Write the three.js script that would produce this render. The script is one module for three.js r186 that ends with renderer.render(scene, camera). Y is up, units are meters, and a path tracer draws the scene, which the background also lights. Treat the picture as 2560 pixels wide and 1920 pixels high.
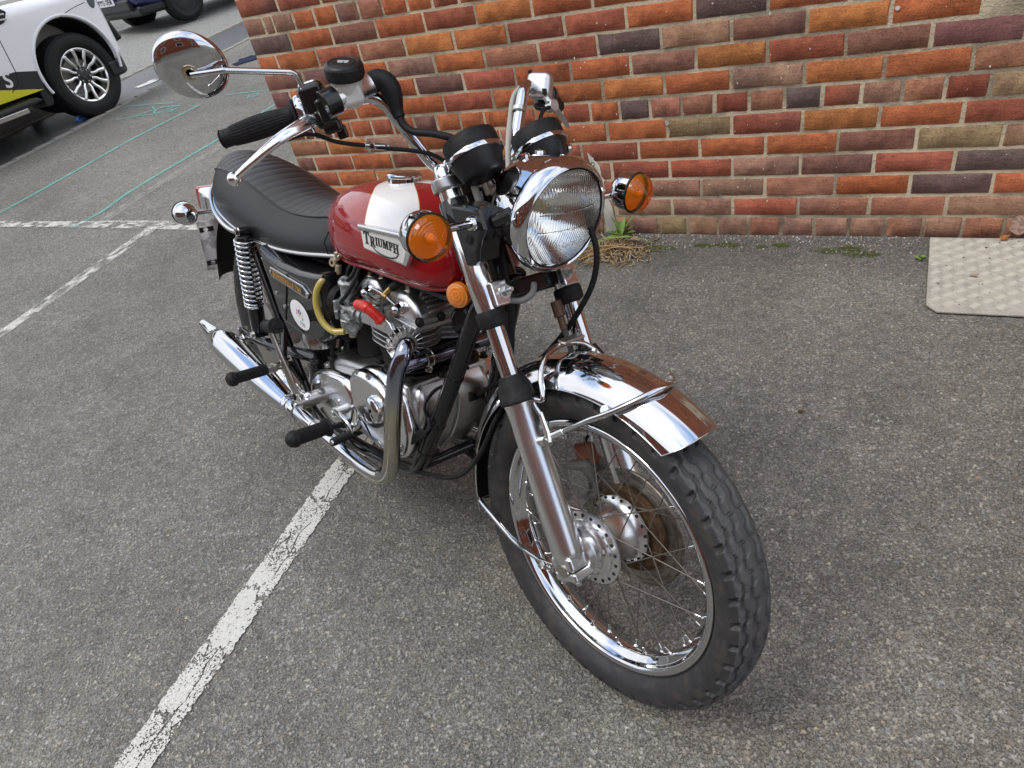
import * as THREE from 'three';
import { mergeGeometries, mergeVertices, toCreasedNormals } from 'three/addons/utils/BufferGeometryUtils.js';
import { RoundedBoxGeometry } from 'three/addons/geometries/RoundedBoxGeometry.js';
import { TextGeometry } from 'three/addons/geometries/TextGeometry.js';
import { FontLoader } from 'three/addons/loaders/FontLoader.js';
import { Brush, Evaluator, SUBTRACTION } from 'three-bvh-csg';

// ---------------------------------------------------------------- camera, sky, sun, exposure
const K = 1.0744, W0 = K / 1.082; // metres per wall unit; the survey below was made at 1.082
const scene = new THREE.Scene();
const camera = new THREE.PerspectiveCamera(58.162, 4 / 3, 0.05, 400);
camera.position.set(0.87387 * K, 1.25136 * K, 2.45964 * K);
camera.lookAt(-0.73852 * K, -0.875 * K, 0);
camera.rotateZ(-0.24444);

const renderer = new THREE.WebGLRenderer({ antialias: true });
renderer.toneMapping = THREE.LinearToneMapping;
renderer.toneMappingExposure = 1.42;
renderer.shadowMap.enabled = true;

const SUN_DIR = new THREE.Vector3(-0.30, 0.88, 0.36).normalize();
const sun = new THREE.DirectionalLight(new THREE.Color(1.0, 0.96, 0.90), 0.95);
sun.position.copy(SUN_DIR).multiplyScalar(20);
sun.castShadow = true; sun.shadow.radius = 40;
sun.shadow.camera.left = sun.shadow.camera.bottom = -6; sun.shadow.camera.right = sun.shadow.camera.top = 6; sun.shadow.camera.far = 60;
sun.shadow.mapSize.set(2048, 2048);
scene.add(sun, sun.target);

// seeded random numbers and value noise
function rng(seed) { let a = seed >>> 0; return () => { a = (a + 0x6d2b79f5) | 0; let t = Math.imul(a ^ (a >>> 15), 1 | a); t = (t + Math.imul(t ^ (t >>> 7), 61 | t)) ^ t; return ((t ^ (t >>> 14)) >>> 0) / 4294967296; }; }
const { sin, cos, PI, abs, min, max, pow, sqrt, floor, hypot, atan2, sign, round, exp } = Math;
const lerp = (a, b, t) => a + (b - a) * t, clamp = (x, a = 0, b = 1) => min(b, max(a, x)), sstep = (a, b, x) => { const t = clamp((x - a) / (b - a)); return t * t * (3 - 2 * t); };
const hash3 = (x, y, z) => { let h = Math.imul(x, 374761393) + Math.imul(y, 668265263) + Math.imul(z, 2147483647 ^ 0x5bd1e995) | 0; h = Math.imul(h ^ (h >>> 13), 1274126177); h ^= h >>> 16; return (h >>> 0) / 4294967296; };
function vnoise(x, y, z = 0) {
  const X = floor(x), Y = floor(y), Z = floor(z); let fx = x - X, fy = y - Y, fz = z - Z; fx *= fx * (3 - 2 * fx); fy *= fy * (3 - 2 * fy); fz *= fz * (3 - 2 * fz);
  const c = (i, j, k) => hash3(X + i, Y + j, Z + k);
  return lerp(lerp(lerp(c(0, 0, 0), c(1, 0, 0), fx), lerp(c(0, 1, 0), c(1, 1, 0), fx), fy), lerp(lerp(c(0, 0, 1), c(1, 0, 1), fx), lerp(c(0, 1, 1), c(1, 1, 1), fx), fy), fz);
}
const fbm = (x, y, z = 0, o = 4) => { let s = 0, a = 0.5, n = 0; for (let i = 0; i < o; i++) { s += a * vnoise(x, y, z); n += a; x *= 2.03; y *= 2.03; z *= 2.03; a *= 0.5; } return s / n; };
function pnoise(x, y, p) { // tiles with period p
  const X = floor(x), Y = floor(y); let fx = x - X, fy = y - Y; fx *= fx * (3 - 2 * fx); fy *= fy * (3 - 2 * fy); const m = (a) => ((a % p) + p) % p, c = (i, j) => hash3(m(X + i), m(Y + j), p);
  return lerp(lerp(c(0, 0), c(1, 0), fx), lerp(c(0, 1), c(1, 1), fx), fy);
}
const pfbm = (x, y, p, o = 4) => { let s = 0, a = 0.5, n = 0; for (let i = 0; i < o; i++) { s += a * pnoise(x, y, p); n += a; x *= 2; y *= 2; p *= 2; a *= 0.5; } return s / n; };

{ // bright broken cloud over blue, the same all round, brighter about the hidden sun
  const W = 1024, H = 512, d = new Float32Array(W * H * 4), v = new THREE.Vector3();
  for (let j = 0; j < H; j++) for (let i = 0; i < W; i++) {
    const el = ((j + 0.5) / H - 0.5) * PI, az = ((i + 0.5) / W - 0.5) * 2 * PI; v.set(cos(az) * cos(el), sin(el), sin(az) * cos(el));
    const up = max(v.y, 0), k = 1.5 / (up + 0.22), n = fbm(v.x * k + 7.3, v.z * k + 2.1, 1.7, 6), n2 = fbm(v.x * k * 2.3 + 1.3, v.z * k * 2.3 + 5.1, 4.4, 5);
    const cloud = sstep(0.36, 0.56, n + 0.06 * (1 - up)), s = max(0, v.dot(SUN_DIR)), thick = 0.72 + 0.42 * n2, glow = 0.22 * pow(s, 4) + 0.35 * pow(s, 24);
    const b = [lerp(0.62, 0.22, pow(up, 0.5)), lerp(0.74, 0.40, pow(up, 0.5)), lerp(0.92, 0.80, pow(up, 0.5))], w = [1.0 * thick, 1.015 * thick, 1.05 * thick];
    const o = (j * W + i) * 4; for (let c = 0; c < 3; c++) d[o + c] = (lerp(b[c], w[c], cloud) + glow) * (v.y < 0 ? 0.5 : 1); d[o + 3] = 1;
  }
  const t = new THREE.DataTexture(d, W, H, THREE.RGBAFormat, THREE.FloatType); t.mapping = THREE.EquirectangularReflectionMapping; t.magFilter = t.minFilter = THREE.LinearFilter; t.needsUpdate = true;
  scene.background = t; scene.environment = t; scene.backgroundIntensity = scene.environmentIntensity = 1.0;
}

// ---------------------------------------------------------------- helpers
const V = (x, y, z) => new THREE.Vector3(x, y, z);
const names = {};
function numbered(n) { const k = names[n] = (names[n] ?? -1) + 1; return k ? n + '_' + String(k).padStart(3, '0') : n; }
function fin(o) { o.castShadow = o.receiveShadow = true; return o; }
function thing(name, label, category, p = [0, 0, 0], group) { const o = new THREE.Group(); o.name = numbered(name); o.position.set(...p); o.userData = { label, category }; if (group) o.userData.group = group; scene.add(o); return o; }
function clean(list) { return [].concat(list).map((g) => { let h = g.index ? g.toNonIndexed() : g.clone(); for (const a of Object.keys(h.attributes)) if (!['position', 'normal', 'uv'].includes(a)) h.deleteAttribute(a); h.morphAttributes = {}; if (!h.attributes.uv) h.setAttribute('uv', new THREE.BufferAttribute(new Float32Array(h.attributes.position.count * 2), 2)); if (!h.attributes.normal) h.computeVertexNormals(); return h; }); }
function merge(list) { const l = clean(list); return l.length === 1 ? l[0] : mergeGeometries(l); }
function part(parent, name, geos, mat, extra) { const m = fin(new THREE.Mesh(Array.isArray(geos) ? merge(geos) : geos, mat)); m.name = name; if (extra) Object.assign(m.userData, extra); parent.add(m); return m; }
function grp(parent, name) { const g = new THREE.Group(); g.name = name; parent.add(g); return g; }
function struct(name, geos, mat) { const m = fin(new THREE.Mesh(Array.isArray(geos) ? merge(geos) : geos, mat)); m.name = numbered(name); m.userData.kind = 'structure'; scene.add(m); return m; }
const yTo = (axis) => new THREE.Quaternion().setFromUnitVectors(V(0, 1, 0), axis.clone().normalize());
function orient(g, pos, axis, roll = 0) { if (roll) g.rotateY(roll); g.applyQuaternion(yTo(axis)); g.translate(pos.x, pos.y, pos.z); return g; }
const A3 = (p) => (Array.isArray(p) ? V(...p) : p);
// corner normals averaged (weighted by area) over the faces that meet within the crease angle
function creased(geo, crease = 0.6) {
  const g = geo.index ? geo.toNonIndexed() : geo, p = g.attributes.position, n = p.count, fn = [], fa = new Float32Array(n), map = new Map(), out = new Float32Array(n * 3), a = V(), b = V(), c = V(), cc = cos(crease);
  for (let i = 0; i < n; i += 3) { a.fromBufferAttribute(p, i); b.fromBufferAttribute(p, i + 1); c.fromBufferAttribute(p, i + 2); const q = b.clone().sub(a).cross(c.clone().sub(a)), l = q.length(); fn.push(l > 1e-14 ? q.clone().divideScalar(l) : null); fa[i / 3] = l; for (let k = 0; k < 3; k++) { const key = round(p.getX(i + k) * 2e5) + ',' + round(p.getY(i + k) * 2e5) + ',' + round(p.getZ(i + k) * 2e5); const e = map.get(key); e ? e.push(i + k) : map.set(key, [i + k]); } }
  for (const e of map.values()) for (const i of e) { const f = fn[floor(i / 3)]; if (!f) continue; let x = 0, y = 0, z = 0; for (const j of e) { const h = fn[floor(j / 3)]; if (h && h.dot(f) > cc) { const w = fa[floor(j / 3)]; x += h.x * w; y += h.y * w; z += h.z * w; } } const l = hypot(x, y, z) || 1; out[i * 3] = x / l; out[i * 3 + 1] = y / l; out[i * 3 + 2] = z / l; }
  g.setAttribute('normal', new THREE.BufferAttribute(out, 3)); return g;
}
// sweep a (round, or flattened by `flat`) section along points
function sweep(pts, r, n = 12, { cap = true, closed = false, flat = 1, up } = {}) {
  pts = pts.map(A3).filter((p, i, a) => !i || p.distanceTo(a[i - 1]) > 1e-6); const N = pts.length, rf = typeof r === 'function' ? r : () => r, pos = [], nor = [], uv = [], idx = [], T = []; let L = 0; const at = [0]; for (let i = 1; i < N; i++) at.push(L += pts[i].distanceTo(pts[i - 1]));
  for (let i = 0; i < N; i++) { const a = pts[closed ? (i - 1 + N) % N : max(0, i - 1)], b = pts[closed ? (i + 1) % N : min(N - 1, i + 1)], q = b.clone().sub(a); T.push(q.lengthSq() > 0 ? q.normalize() : T[i - 1].clone()); }
  let nrm = up ? A3(up).clone() : (abs(T[0].y) < 0.9 ? V(0, 1, 0) : V(1, 0, 0)); const rows = [];
  const put = (c, rad, Tn, u, slope) => { const s = pos.length / 3, bin = V().crossVectors(Tn, nrm).normalize(); for (let k = 0; k <= n; k++) { const a = k / n * 2 * PI, x = cos(a), y = sin(a), q = bin.clone().multiplyScalar(x * flat).addScaledVector(nrm, y).normalize().addScaledVector(Tn, slope).normalize(); pos.push(c.x + (nrm.x * y * flat + bin.x * x) * rad, c.y + (nrm.y * y * flat + bin.y * x) * rad, c.z + (nrm.z * y * flat + bin.z * x) * rad); nor.push(q.x, q.y, q.z); uv.push(u, k / n); } rows.push(s); };
  for (let i = 0; i < N; i++) { nrm.addScaledVector(T[i], -nrm.dot(T[i])).normalize(); const R = rf(at[i] / L), i0 = max(0, i - 1), i1 = min(N - 1, i + 1), sl = i1 > i0 && !closed ? -(rf(at[i1] / L) - rf(at[i0] / L)) / max(1e-6, at[i1] - at[i0]) : 0;
    if (!i && cap && !closed) { put(pts[0], 1e-6, T[0], 0, -50); put(pts[0], R * 0.84, T[0], 0, -4); put(pts[0].clone().addScaledVector(T[0], R * 0.16), R, T[0], 0, sl - 0.25); }
    put(i === 0 && cap ? pts[0].clone().addScaledVector(T[0], R * 0.17) : i === N - 1 && cap ? pts[i].clone().addScaledVector(T[i], -R * 0.17) : pts[i], R, T[i], at[i], sl);
    if (i === N - 1 && cap && !closed) { put(pts[i].clone().addScaledVector(T[i], -R * 0.16), R, T[i], L, sl + 0.25); put(pts[i], R * 0.84, T[i], L, 4); put(pts[i], 1e-6, T[i], L, 50); } }
  for (let i = 0; i < rows.length - 1 + (closed ? 1 : 0); i++) { const a = rows[i], b = rows[(i + 1) % rows.length]; for (let k = 0; k < n; k++) idx.push(a + k, b + k, a + k + 1, a + k + 1, b + k, b + k + 1); }
  const g = new THREE.BufferGeometry(); g.setAttribute('position', new THREE.Float32BufferAttribute(pos, 3)); g.setAttribute('normal', new THREE.Float32BufferAttribute(nor, 3)); g.setAttribute('uv', new THREE.Float32BufferAttribute(uv, 2)); g.setIndex(idx); return wind(g);
}
// turns faces whose winding disagrees with their normals
function wind(g) { const p = g.attributes.position, m = g.attributes.normal, ix = g.index.array; let s = 0; const a = V(), b = V(), c = V(), q = V(); for (let i = 0; i < ix.length; i += 3) { a.fromBufferAttribute(p, ix[i]); b.fromBufferAttribute(p, ix[i + 1]); c.fromBufferAttribute(p, ix[i + 2]); s += b.sub(a).cross(c.sub(a)).dot(q.fromBufferAttribute(m, ix[i])); } if (s < 0) for (let i = 0; i < ix.length; i += 3) { const t = ix[i]; ix[i] = ix[i + 1]; ix[i + 1] = t; } return g; }
const spl = (pts, n = 40, closed = false, t = 'centripetal') => new THREE.CatmullRomCurve3(pts.map(A3), closed, t, 0.5).getPoints(n);
// straight runs joined by arcs of radius R
function fillet(pts, R, seg = 8) {
  pts = pts.map(A3); const out = [pts[0].clone()];
  for (let i = 1; i < pts.length - 1; i++) { const p = pts[i], a = pts[i - 1].clone().sub(p), b = pts[i + 1].clone().sub(p), r = Array.isArray(R) ? R[i - 1] : R, la = a.length(), lb = b.length(); a.normalize(); b.normalize(); const th = a.angleTo(b); if (th > 3.1) { out.push(p); continue; } const d = min(r / Math.tan(th / 2), la * 0.49, lb * 0.49);
    const p0 = p.clone().addScaledVector(a, d), p1 = p.clone().addScaledVector(b, d); for (let k = 0; k <= seg; k++) { const t = k / seg; out.push(p0.clone().multiplyScalar((1 - t) * (1 - t)).addScaledVector(p, 2 * t * (1 - t)).addScaledVector(p1, t * t)); } }
  out.push(pts[pts.length - 1].clone()); return out;
}
function dense(pts, step = 0.02) { pts = pts.map(A3); const o = [pts[0]]; for (let i = 1; i < pts.length; i++) { const d = pts[i].distanceTo(pts[i - 1]), n = max(1, round(d / step)); for (let k = 1; k <= n; k++) o.push(pts[i - 1].clone().lerp(pts[i], k / n)); } return o; }
// lathe profile [[radius, height]...] about an axis
function lathe(prof, origin, axis = [0, 1, 0], n = 32, crease = 0.6) {
  const P2 = prof.map(([r, h]) => [max(r, 1e-6), h]).filter((p, i, a) => !i || hypot(p[0] - a[i - 1][0], p[1] - a[i - 1][1]) > 1e-8), rows = [], N = P2.length, d = []; for (let i = 0; i < N - 1; i++) { const x = P2[i + 1][0] - P2[i][0], y = P2[i + 1][1] - P2[i][1], l = hypot(x, y); d.push([x / l, y / l, l]); }
  for (let i = 0; i < N; i++) { const a = d[i - 1], b = d[i]; if (!a || !b) { const q = a ?? b; rows.push([P2[i], q]); continue; } const dot = a[0] * b[0] + a[1] * b[1]; if (dot < cos(crease)) rows.push([P2[i], a, 1], [P2[i], b]); else { const w = [a[0] / a[2] + b[0] / b[2], a[1] / a[2] + b[1] / b[2]], l = hypot(...w) || 1; rows.push([P2[i], [w[0] / l, w[1] / l]]); } }
  const pos = [], nor = [], uv = [], idx = []; let len = 0; rows.forEach(([p, t, brk], i) => { if (i) len += hypot(p[0] - rows[i - 1][0][0], p[1] - rows[i - 1][0][1]); for (let k = 0; k <= n; k++) { const a = k / n * 2 * PI, c = cos(a), s = sin(a); pos.push(p[0] * c, p[1], p[0] * s); nor.push(t[1] * c, -t[0], t[1] * s); uv.push(k / n, len * 8); } });
  for (let i = 0; i < rows.length - 1; i++) { if (rows[i][2]) continue; const a = i * (n + 1), b = a + n + 1; for (let k = 0; k < n; k++) idx.push(a + k, b + k, a + k + 1, a + k + 1, b + k, b + k + 1); }
  const g = new THREE.BufferGeometry(); g.setAttribute('position', new THREE.Float32BufferAttribute(pos, 3)); g.setAttribute('normal', new THREE.Float32BufferAttribute(nor, 3)); g.setAttribute('uv', new THREE.Float32BufferAttribute(uv, 2)); g.setIndex(idx); wind(g); return orient(g, A3(origin), A3(axis));
}
function rod(a, b, r, { r2 = r, ch, n = 20 } = {}) { a = A3(a); b = A3(b); const L = a.distanceTo(b), c = ch ?? min(0.0012, r * 0.25, L * 0.2); return lathe([[0, 0], [r - c, 0], [r, c], [r2, L - c], [r2 - c, L], [0, L]], a, b.clone().sub(a), n); }
function bolt(pos, axis, r = 0.006, h = 0.005, washer = true) { const ax = A3(axis).clone().normalize(), p = A3(pos); const hex = new THREE.CylinderGeometry(r * 0.88, r, h, 6); hex.translate(0, h / 2 + (washer ? 0.0012 : 0), 0); orient(hex, p, ax); const l = [creased(hex, 0.4)]; if (washer) l.push(lathe([[0, 0], [r * 1.3, 0], [r * 1.35, 0.0007], [r * 1.3, 0.0014], [0, 0.0014]], p, ax, 16)); return merge(l); }
function screw(pos, axis, r = 0.006) { return lathe([[0, r * 0.45], [r * 0.35, r * 0.45], [r * 0.4, r * 0.2], [r * 0.62, r * 0.2], [r * 0.7, r * 0.5], [r, r * 0.4], [r * 1.05, -0.002], [0, -0.002]], pos, axis, 12); }
function rbox(w, h, d, pos, r = 0.003, rot) { const g = new RoundedBoxGeometry(w, h, d, 2, min(r, w / 2.1, h / 2.1, d / 2.1)); if (rot) g.applyQuaternion(rot.isQuaternion ? rot : new THREE.Quaternion().setFromEuler(new THREE.Euler(...rot))); const p = A3(pos); g.translate(p.x, p.y, p.z); return g; }
function shapeOf(pts, smooth = 0) { if (smooth) { const c = spl(pts.map(([x, y]) => [x, y, 0]), smooth, true); return new THREE.Shape(c.map((p) => new THREE.Vector2(p.x, p.y))); } return new THREE.Shape(pts.map(([x, y]) => new THREE.Vector2(x, y))); }
// shape in the x-y plane pushed out along +z from z0 to z1 with a rounded outer edge
function extr(shape, z0, z1, bevel = 0.004, seg = 3, crease = 0.5) { const s = Array.isArray(shape) ? shapeOf(shape) : shape, b = min(bevel, abs(z1 - z0) * 0.45); const g = new THREE.ExtrudeGeometry(s, { depth: z1 - z0 - 2 * b, bevelEnabled: b > 0, bevelThickness: b, bevelSize: b, bevelOffset: -b, bevelSegments: seg, curveSegments: 16 }); g.translate(0, 0, z0 + b); return creased(g, crease); }
function ngon(cx, cy, r, n, a0 = 0) { return Array.from({ length: n }, (_, i) => [cx + r * cos(a0 + i / n * 2 * PI), cy + r * sin(a0 + i / n * 2 * PI)]); }
// grid surface f(u, v) -> [x, y, z]
function surf(nu, nv, f, { uvf, wrapV = false } = {}) {
  const pos = [], uv = [], idx = []; for (let i = 0; i <= nu; i++) for (let j = 0; j <= nv; j++) { const p = f(i / nu, j / nv); pos.push(...p); uv.push(...(uvf ? uvf(i / nu, j / nv) : [i / nu, j / nv])); }
  for (let i = 0; i < nu; i++) for (let j = 0; j < nv; j++) { const a = i * (nv + 1) + j, b = a + nv + 1; idx.push(a, b, a + 1, b, b + 1, a + 1); }
  const g = new THREE.BufferGeometry(); g.setAttribute('position', new THREE.Float32BufferAttribute(pos, 3)); g.setAttribute('uv', new THREE.Float32BufferAttribute(uv, 2)); g.setIndex(idx);
  if (wrapV) { const w = new THREE.BufferGeometry(); w.setAttribute('position', g.attributes.position.clone()); w.setIndex(idx); const m = mergeVertices(w, 1e-5); m.computeVertexNormals(); const q = toCreasedNormals(m, 3.2); const h = g.toNonIndexed(); h.setAttribute('normal', q.attributes.normal.clone()); if (q.attributes.position.count === h.attributes.position.count) return h; }
  g.computeVertexNormals(); return g;
}
const mirrorZ = (g) => { const h = g.index ? g.toNonIndexed() : g.clone(); h.scale(1, 1, -1); for (const k of Object.keys(h.attributes)) { const a = h.attributes[k], s = a.itemSize; for (let i = 0; i < a.count; i += 3) for (let c = 0; c < s; c++) { const t = a.array[(i + 1) * s + c]; a.array[(i + 1) * s + c] = a.array[(i + 2) * s + c]; a.array[(i + 2) * s + c] = t; } } return h; };

// ---------------------------------------------------------------- textures and materials
function dtex(N, M, f, srgb = false) { const d = new Uint8Array(N * M * 4); for (let j = 0; j < M; j++) for (let i = 0; i < N; i++) { const c = f(i, j), o = (j * N + i) * 4; if (typeof c === 'number') d[o] = d[o + 1] = d[o + 2] = clamp(c) * 255; else { d[o] = clamp(c[0]) * 255; d[o + 1] = clamp(c[1]) * 255; d[o + 2] = clamp(c[2]) * 255; } d[o + 3] = 255; } return tset(new THREE.DataTexture(d, N, M), srgb); }
function tset(t, srgb) { t.wrapS = t.wrapT = THREE.RepeatWrapping; t.magFilter = THREE.LinearFilter; t.minFilter = THREE.LinearMipmapLinearFilter; if (srgb) t.colorSpace = THREE.SRGBColorSpace; t.needsUpdate = true; return t; }
function ctex(w, h, draw, srgb = true) { const c = document.createElement('canvas'); c.width = w; c.height = h; draw(c.getContext('2d'), w, h); return tset(new THREE.CanvasTexture(c), srgb); }
const rep = (t, a, b = a) => { const c = t.clone(); c.repeat.set(a, b); c.needsUpdate = true; return c; };
const lin = (r, g, b) => new THREE.Color().setRGB(r, g, b);
const Std = (o) => new THREE.MeshStandardMaterial(o), Phy = (o) => new THREE.MeshPhysicalMaterial({ ...o });
const T_grain = dtex(256, 256, (i, j) => 0.5 + 0.5 * (pfbm(i / 8, j / 8, 32, 3) - 0.5) + 0.25 * (hash3(i, j, 5) - 0.5));
const T_smudge = dtex(512, 512, (i, j) => { const a = pfbm(i / 64, j / 64, 8, 5), b = pfbm(i / 6, j / 90, 5, 2); return 0.72 + 0.34 * (a - 0.45) + 0.10 * (b - 0.5) + 0.05 * hash3(i, j, 9); });
const T_cast = dtex(512, 512, (i, j) => 0.5 + 0.7 * (pfbm(i / 6, j / 6, 85, 3) - 0.5) + 0.2 * (hash3(i, j, 3) - 0.5));
const T_grime = dtex(512, 512, (i, j) => { const a = sstep(0.45, 0.7, pfbm(i / 60, j / 60, 8, 5)), b = pfbm(i / 9, j / 9, 56, 3); const v = 1 - 0.42 * a - 0.22 * (b - 0.4); return [v, v * 0.985, v * 0.95]; });
const M = {
  chrome: Std({ color: lin(0.62, 0.63, 0.645), metalness: 1, roughness: 0.07, roughnessMap: rep(T_smudge, 2) }),
  chromeOld: Std({ color: lin(0.55, 0.54, 0.52), metalness: 1, roughness: 0.26, roughnessMap: rep(T_smudge, 4) }),
  nickel: Std({ color: lin(0.50, 0.48, 0.44), metalness: 1, roughness: 0.42, roughnessMap: rep(T_smudge, 5) }),
  zinc: Std({ color: lin(0.58, 0.58, 0.56), metalness: 1, roughness: 0.42, roughnessMap: rep(T_smudge, 3) }),
  polished: Std({ color: lin(0.84, 0.845, 0.85), metalness: 1, roughness: 0.21, roughnessMap: rep(T_smudge, 6) }),
  satin: Std({ color: lin(0.78, 0.785, 0.79), metalness: 1, roughness: 0.27 }),
  alloy: Std({ color: lin(0.70, 0.705, 0.71), metalness: 1, roughness: 0.44, roughnessMap: rep(T_smudge, 9), bumpMap: rep(T_cast, 9), bumpScale: 0.0001 }),
  castAlloy: Std({ color: lin(0.36, 0.355, 0.34), map: rep(T_grime, 8), metalness: 0.9, roughness: 0.66, bumpMap: rep(T_cast, 18), bumpScale: 0.0005 }),
  black: Phy({ color: lin(0.008, 0.008, 0.009), roughness: 0.5, specularIntensity: 0.15, clearcoat: 1, clearcoatRoughness: 0.06 }),
  blackMatt: Phy({ color: lin(0.016, 0.016, 0.017), roughness: 0.6, specularIntensity: 0.6, bumpMap: rep(T_grain, 4), bumpScale: 0.0002 }),
  blackIron: Phy({ color: lin(0.017, 0.016, 0.015), roughness: 0.55, specularIntensity: 0.7, map: rep(T_grime, 6), bumpMap: rep(T_cast, 12), bumpScale: 0.0004 }),
  rubber: Phy({ color: lin(0.014, 0.014, 0.0145), roughness: 0.62, specularIntensity: 0.6, map: rep(T_grime, 3) }),
  plastic: Phy({ color: lin(0.012, 0.012, 0.013), roughness: 0.40, specularIntensity: 0.75, bumpMap: rep(T_grain, 6), bumpScale: 0.0001 }),
  redPaint: Phy({ color: lin(0.28, 0.008, 0.013), roughness: 0.5, specularIntensity: 0.15, clearcoat: 1, clearcoatRoughness: 0.05 }),
};
const darkHole = Std({ color: lin(0.008, 0.008, 0.008), roughness: 0.9 });
// ---------------------------------------------------------------- ground, road, markings
const hgt = (x, z) => 0.05 * clamp(-(x * 0.85 + z * 0.53) - 2, 0, 12);
function stones(N, mm, seed, count, rmin, rmax) { // colour and height of rolled asphalt, tiling; mm per pixel
  const R = rng(seed), h = new Float32Array(N * N), c = new Float32Array(N * N * 3);
  for (let j = 0; j < N; j++) for (let i = 0; i < N; i++) { const o = j * N + i, a = pfbm(i / 32, j / 32, N / 32, 4), s = hash3(i, j, seed), b = pfbm(i / 3, j / 3, floor(N / 3), 2); h[o] = 0.16 + 0.34 * (b - 0.5) + 0.16 * (s - 0.5); const m = 0.60 + 0.16 * (a - 0.5) + 0.26 * (s - 0.5) + 0.34 * (b - 0.5); c[o * 3] = m * 1.0; c[o * 3 + 1] = m * 0.968; c[o * 3 + 2] = m * 0.895; }
  for (let k = 0; k < count; k++) {
    const x = R() * N, y = R() * N, r = (rmin + (rmax - rmin) * pow(R(), 2.6)) / mm, e = 0.55 + R() * 0.45, t = R() * PI, ct = cos(t), st = sin(t), q = R(), top = 0.4 + 0.6 * R(), v = 0.44 + 0.18 * R(), f1 = R() * 6.3, f2 = R() * 6.3;
    const col = q < 0.55 ? [v, v * 0.995, v * 0.965] : q < 0.76 ? [v * 0.78, v * 0.81, v * 0.84] : q < 0.84 ? [v * 0.55, v * 0.58, v * 0.63] : q < 0.94 ? [v * 1.15, v * 1.06, v * 0.9] : q < 0.986 ? [v * 1.3, v * 1.26, v * 1.15] : q < 0.990 ? [v * 1.15, v * 0.85, v * 0.7] : [0.72, 0.7, 0.65], cover = 0.2 + 0.55 * R();
    for (let j = floor(y - r); j <= y + r; j++) for (let i = floor(x - r); i <= x + r; i++) {
      const dx = i - x, dy = j - y, u = (dx * ct + dy * st) / r, w = (-dx * st + dy * ct) / (r * e), an = atan2(w, u), d = hypot(u, w) * (1 + 0.2 * sin(3 * an + f1) + 0.12 * sin(5 * an + f2)); if (d > 1) continue;
      const o = (((j % N) + N) % N) * N + (((i % N) + N) % N), hh = top * (1 - pow(d, 3) * 0.6); if (hh < h[o] && d > 0.5) continue; h[o] = hh; const g = cover * (1 - 0.4 * d * d); for (let ch = 0; ch < 3; ch++) c[o * 3 + ch] = lerp(c[o * 3 + ch], col[ch] * (0.9 + 0.2 * hash3(i, j, k)), g);
    }
  }
  return [dtex(N, N, (i, j) => { const o = (j * N + i) * 3, s = 0.66 + 0.50 * h[j * N + i]; return [c[o] * s, c[o + 1] * s, c[o + 2] * s]; }, true), dtex(N, N, (i, j) => h[j * N + i])];
}
const [T_asph, T_asphH] = stones(2048, 0.85, 11, 90000, 1.3, 5.6);
const M_asph = Std({ map: T_asph, bumpMap: T_asphH, bumpScale: 0.0042, roughness: 0.93, vertexColors: true });
const M_road = Std({ map: T_asph, bumpMap: T_asphH, bumpScale: 0.002, roughness: 0.9, color: lin(1.15, 1.2, 1.27) });
const M_wet = Phy({ map: T_asph, bumpMap: T_asphH, bumpScale: 0.0015, roughness: 0.55, color: lin(0.45, 0.48, 0.54), clearcoat: 0.35, clearcoatRoughness: 0.25 });
function sheet(xs, zs, y, tile = 1.74, col) { // ground sheet on given x and z lines
  const pos = [], uv = [], idx = [], cl = [], n = zs.length; for (const x of xs) for (const z of zs) { const X = typeof x === 'function' ? x(z) : x; pos.push(X, hgt(X, z) + y, z); uv.push(X / tile, z / tile); if (col) cl.push(...col(X, z)); }
  for (let i = 0; i < xs.length - 1; i++) for (let j = 0; j < n - 1; j++) { const a = i * n + j, b = a + n; idx.push(a, a + 1, b, a + 1, b + 1, b); }
  const g = new THREE.BufferGeometry(); g.setAttribute('position', new THREE.Float32BufferAttribute(pos, 3)); g.setAttribute('uv', new THREE.Float32BufferAttribute(uv, 2)); if (col) g.setAttribute('color', new THREE.Float32BufferAttribute(cl, 3)); g.setIndex(idx); g.computeVertexNormals(); return g;
}
function lines(parts) { const o = []; for (const [a, b, s] of parts) for (let x = a; x < b - s * 0.3; x += s) o.push(x); o.push(parts[parts.length - 1][1]); return o; }
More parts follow.
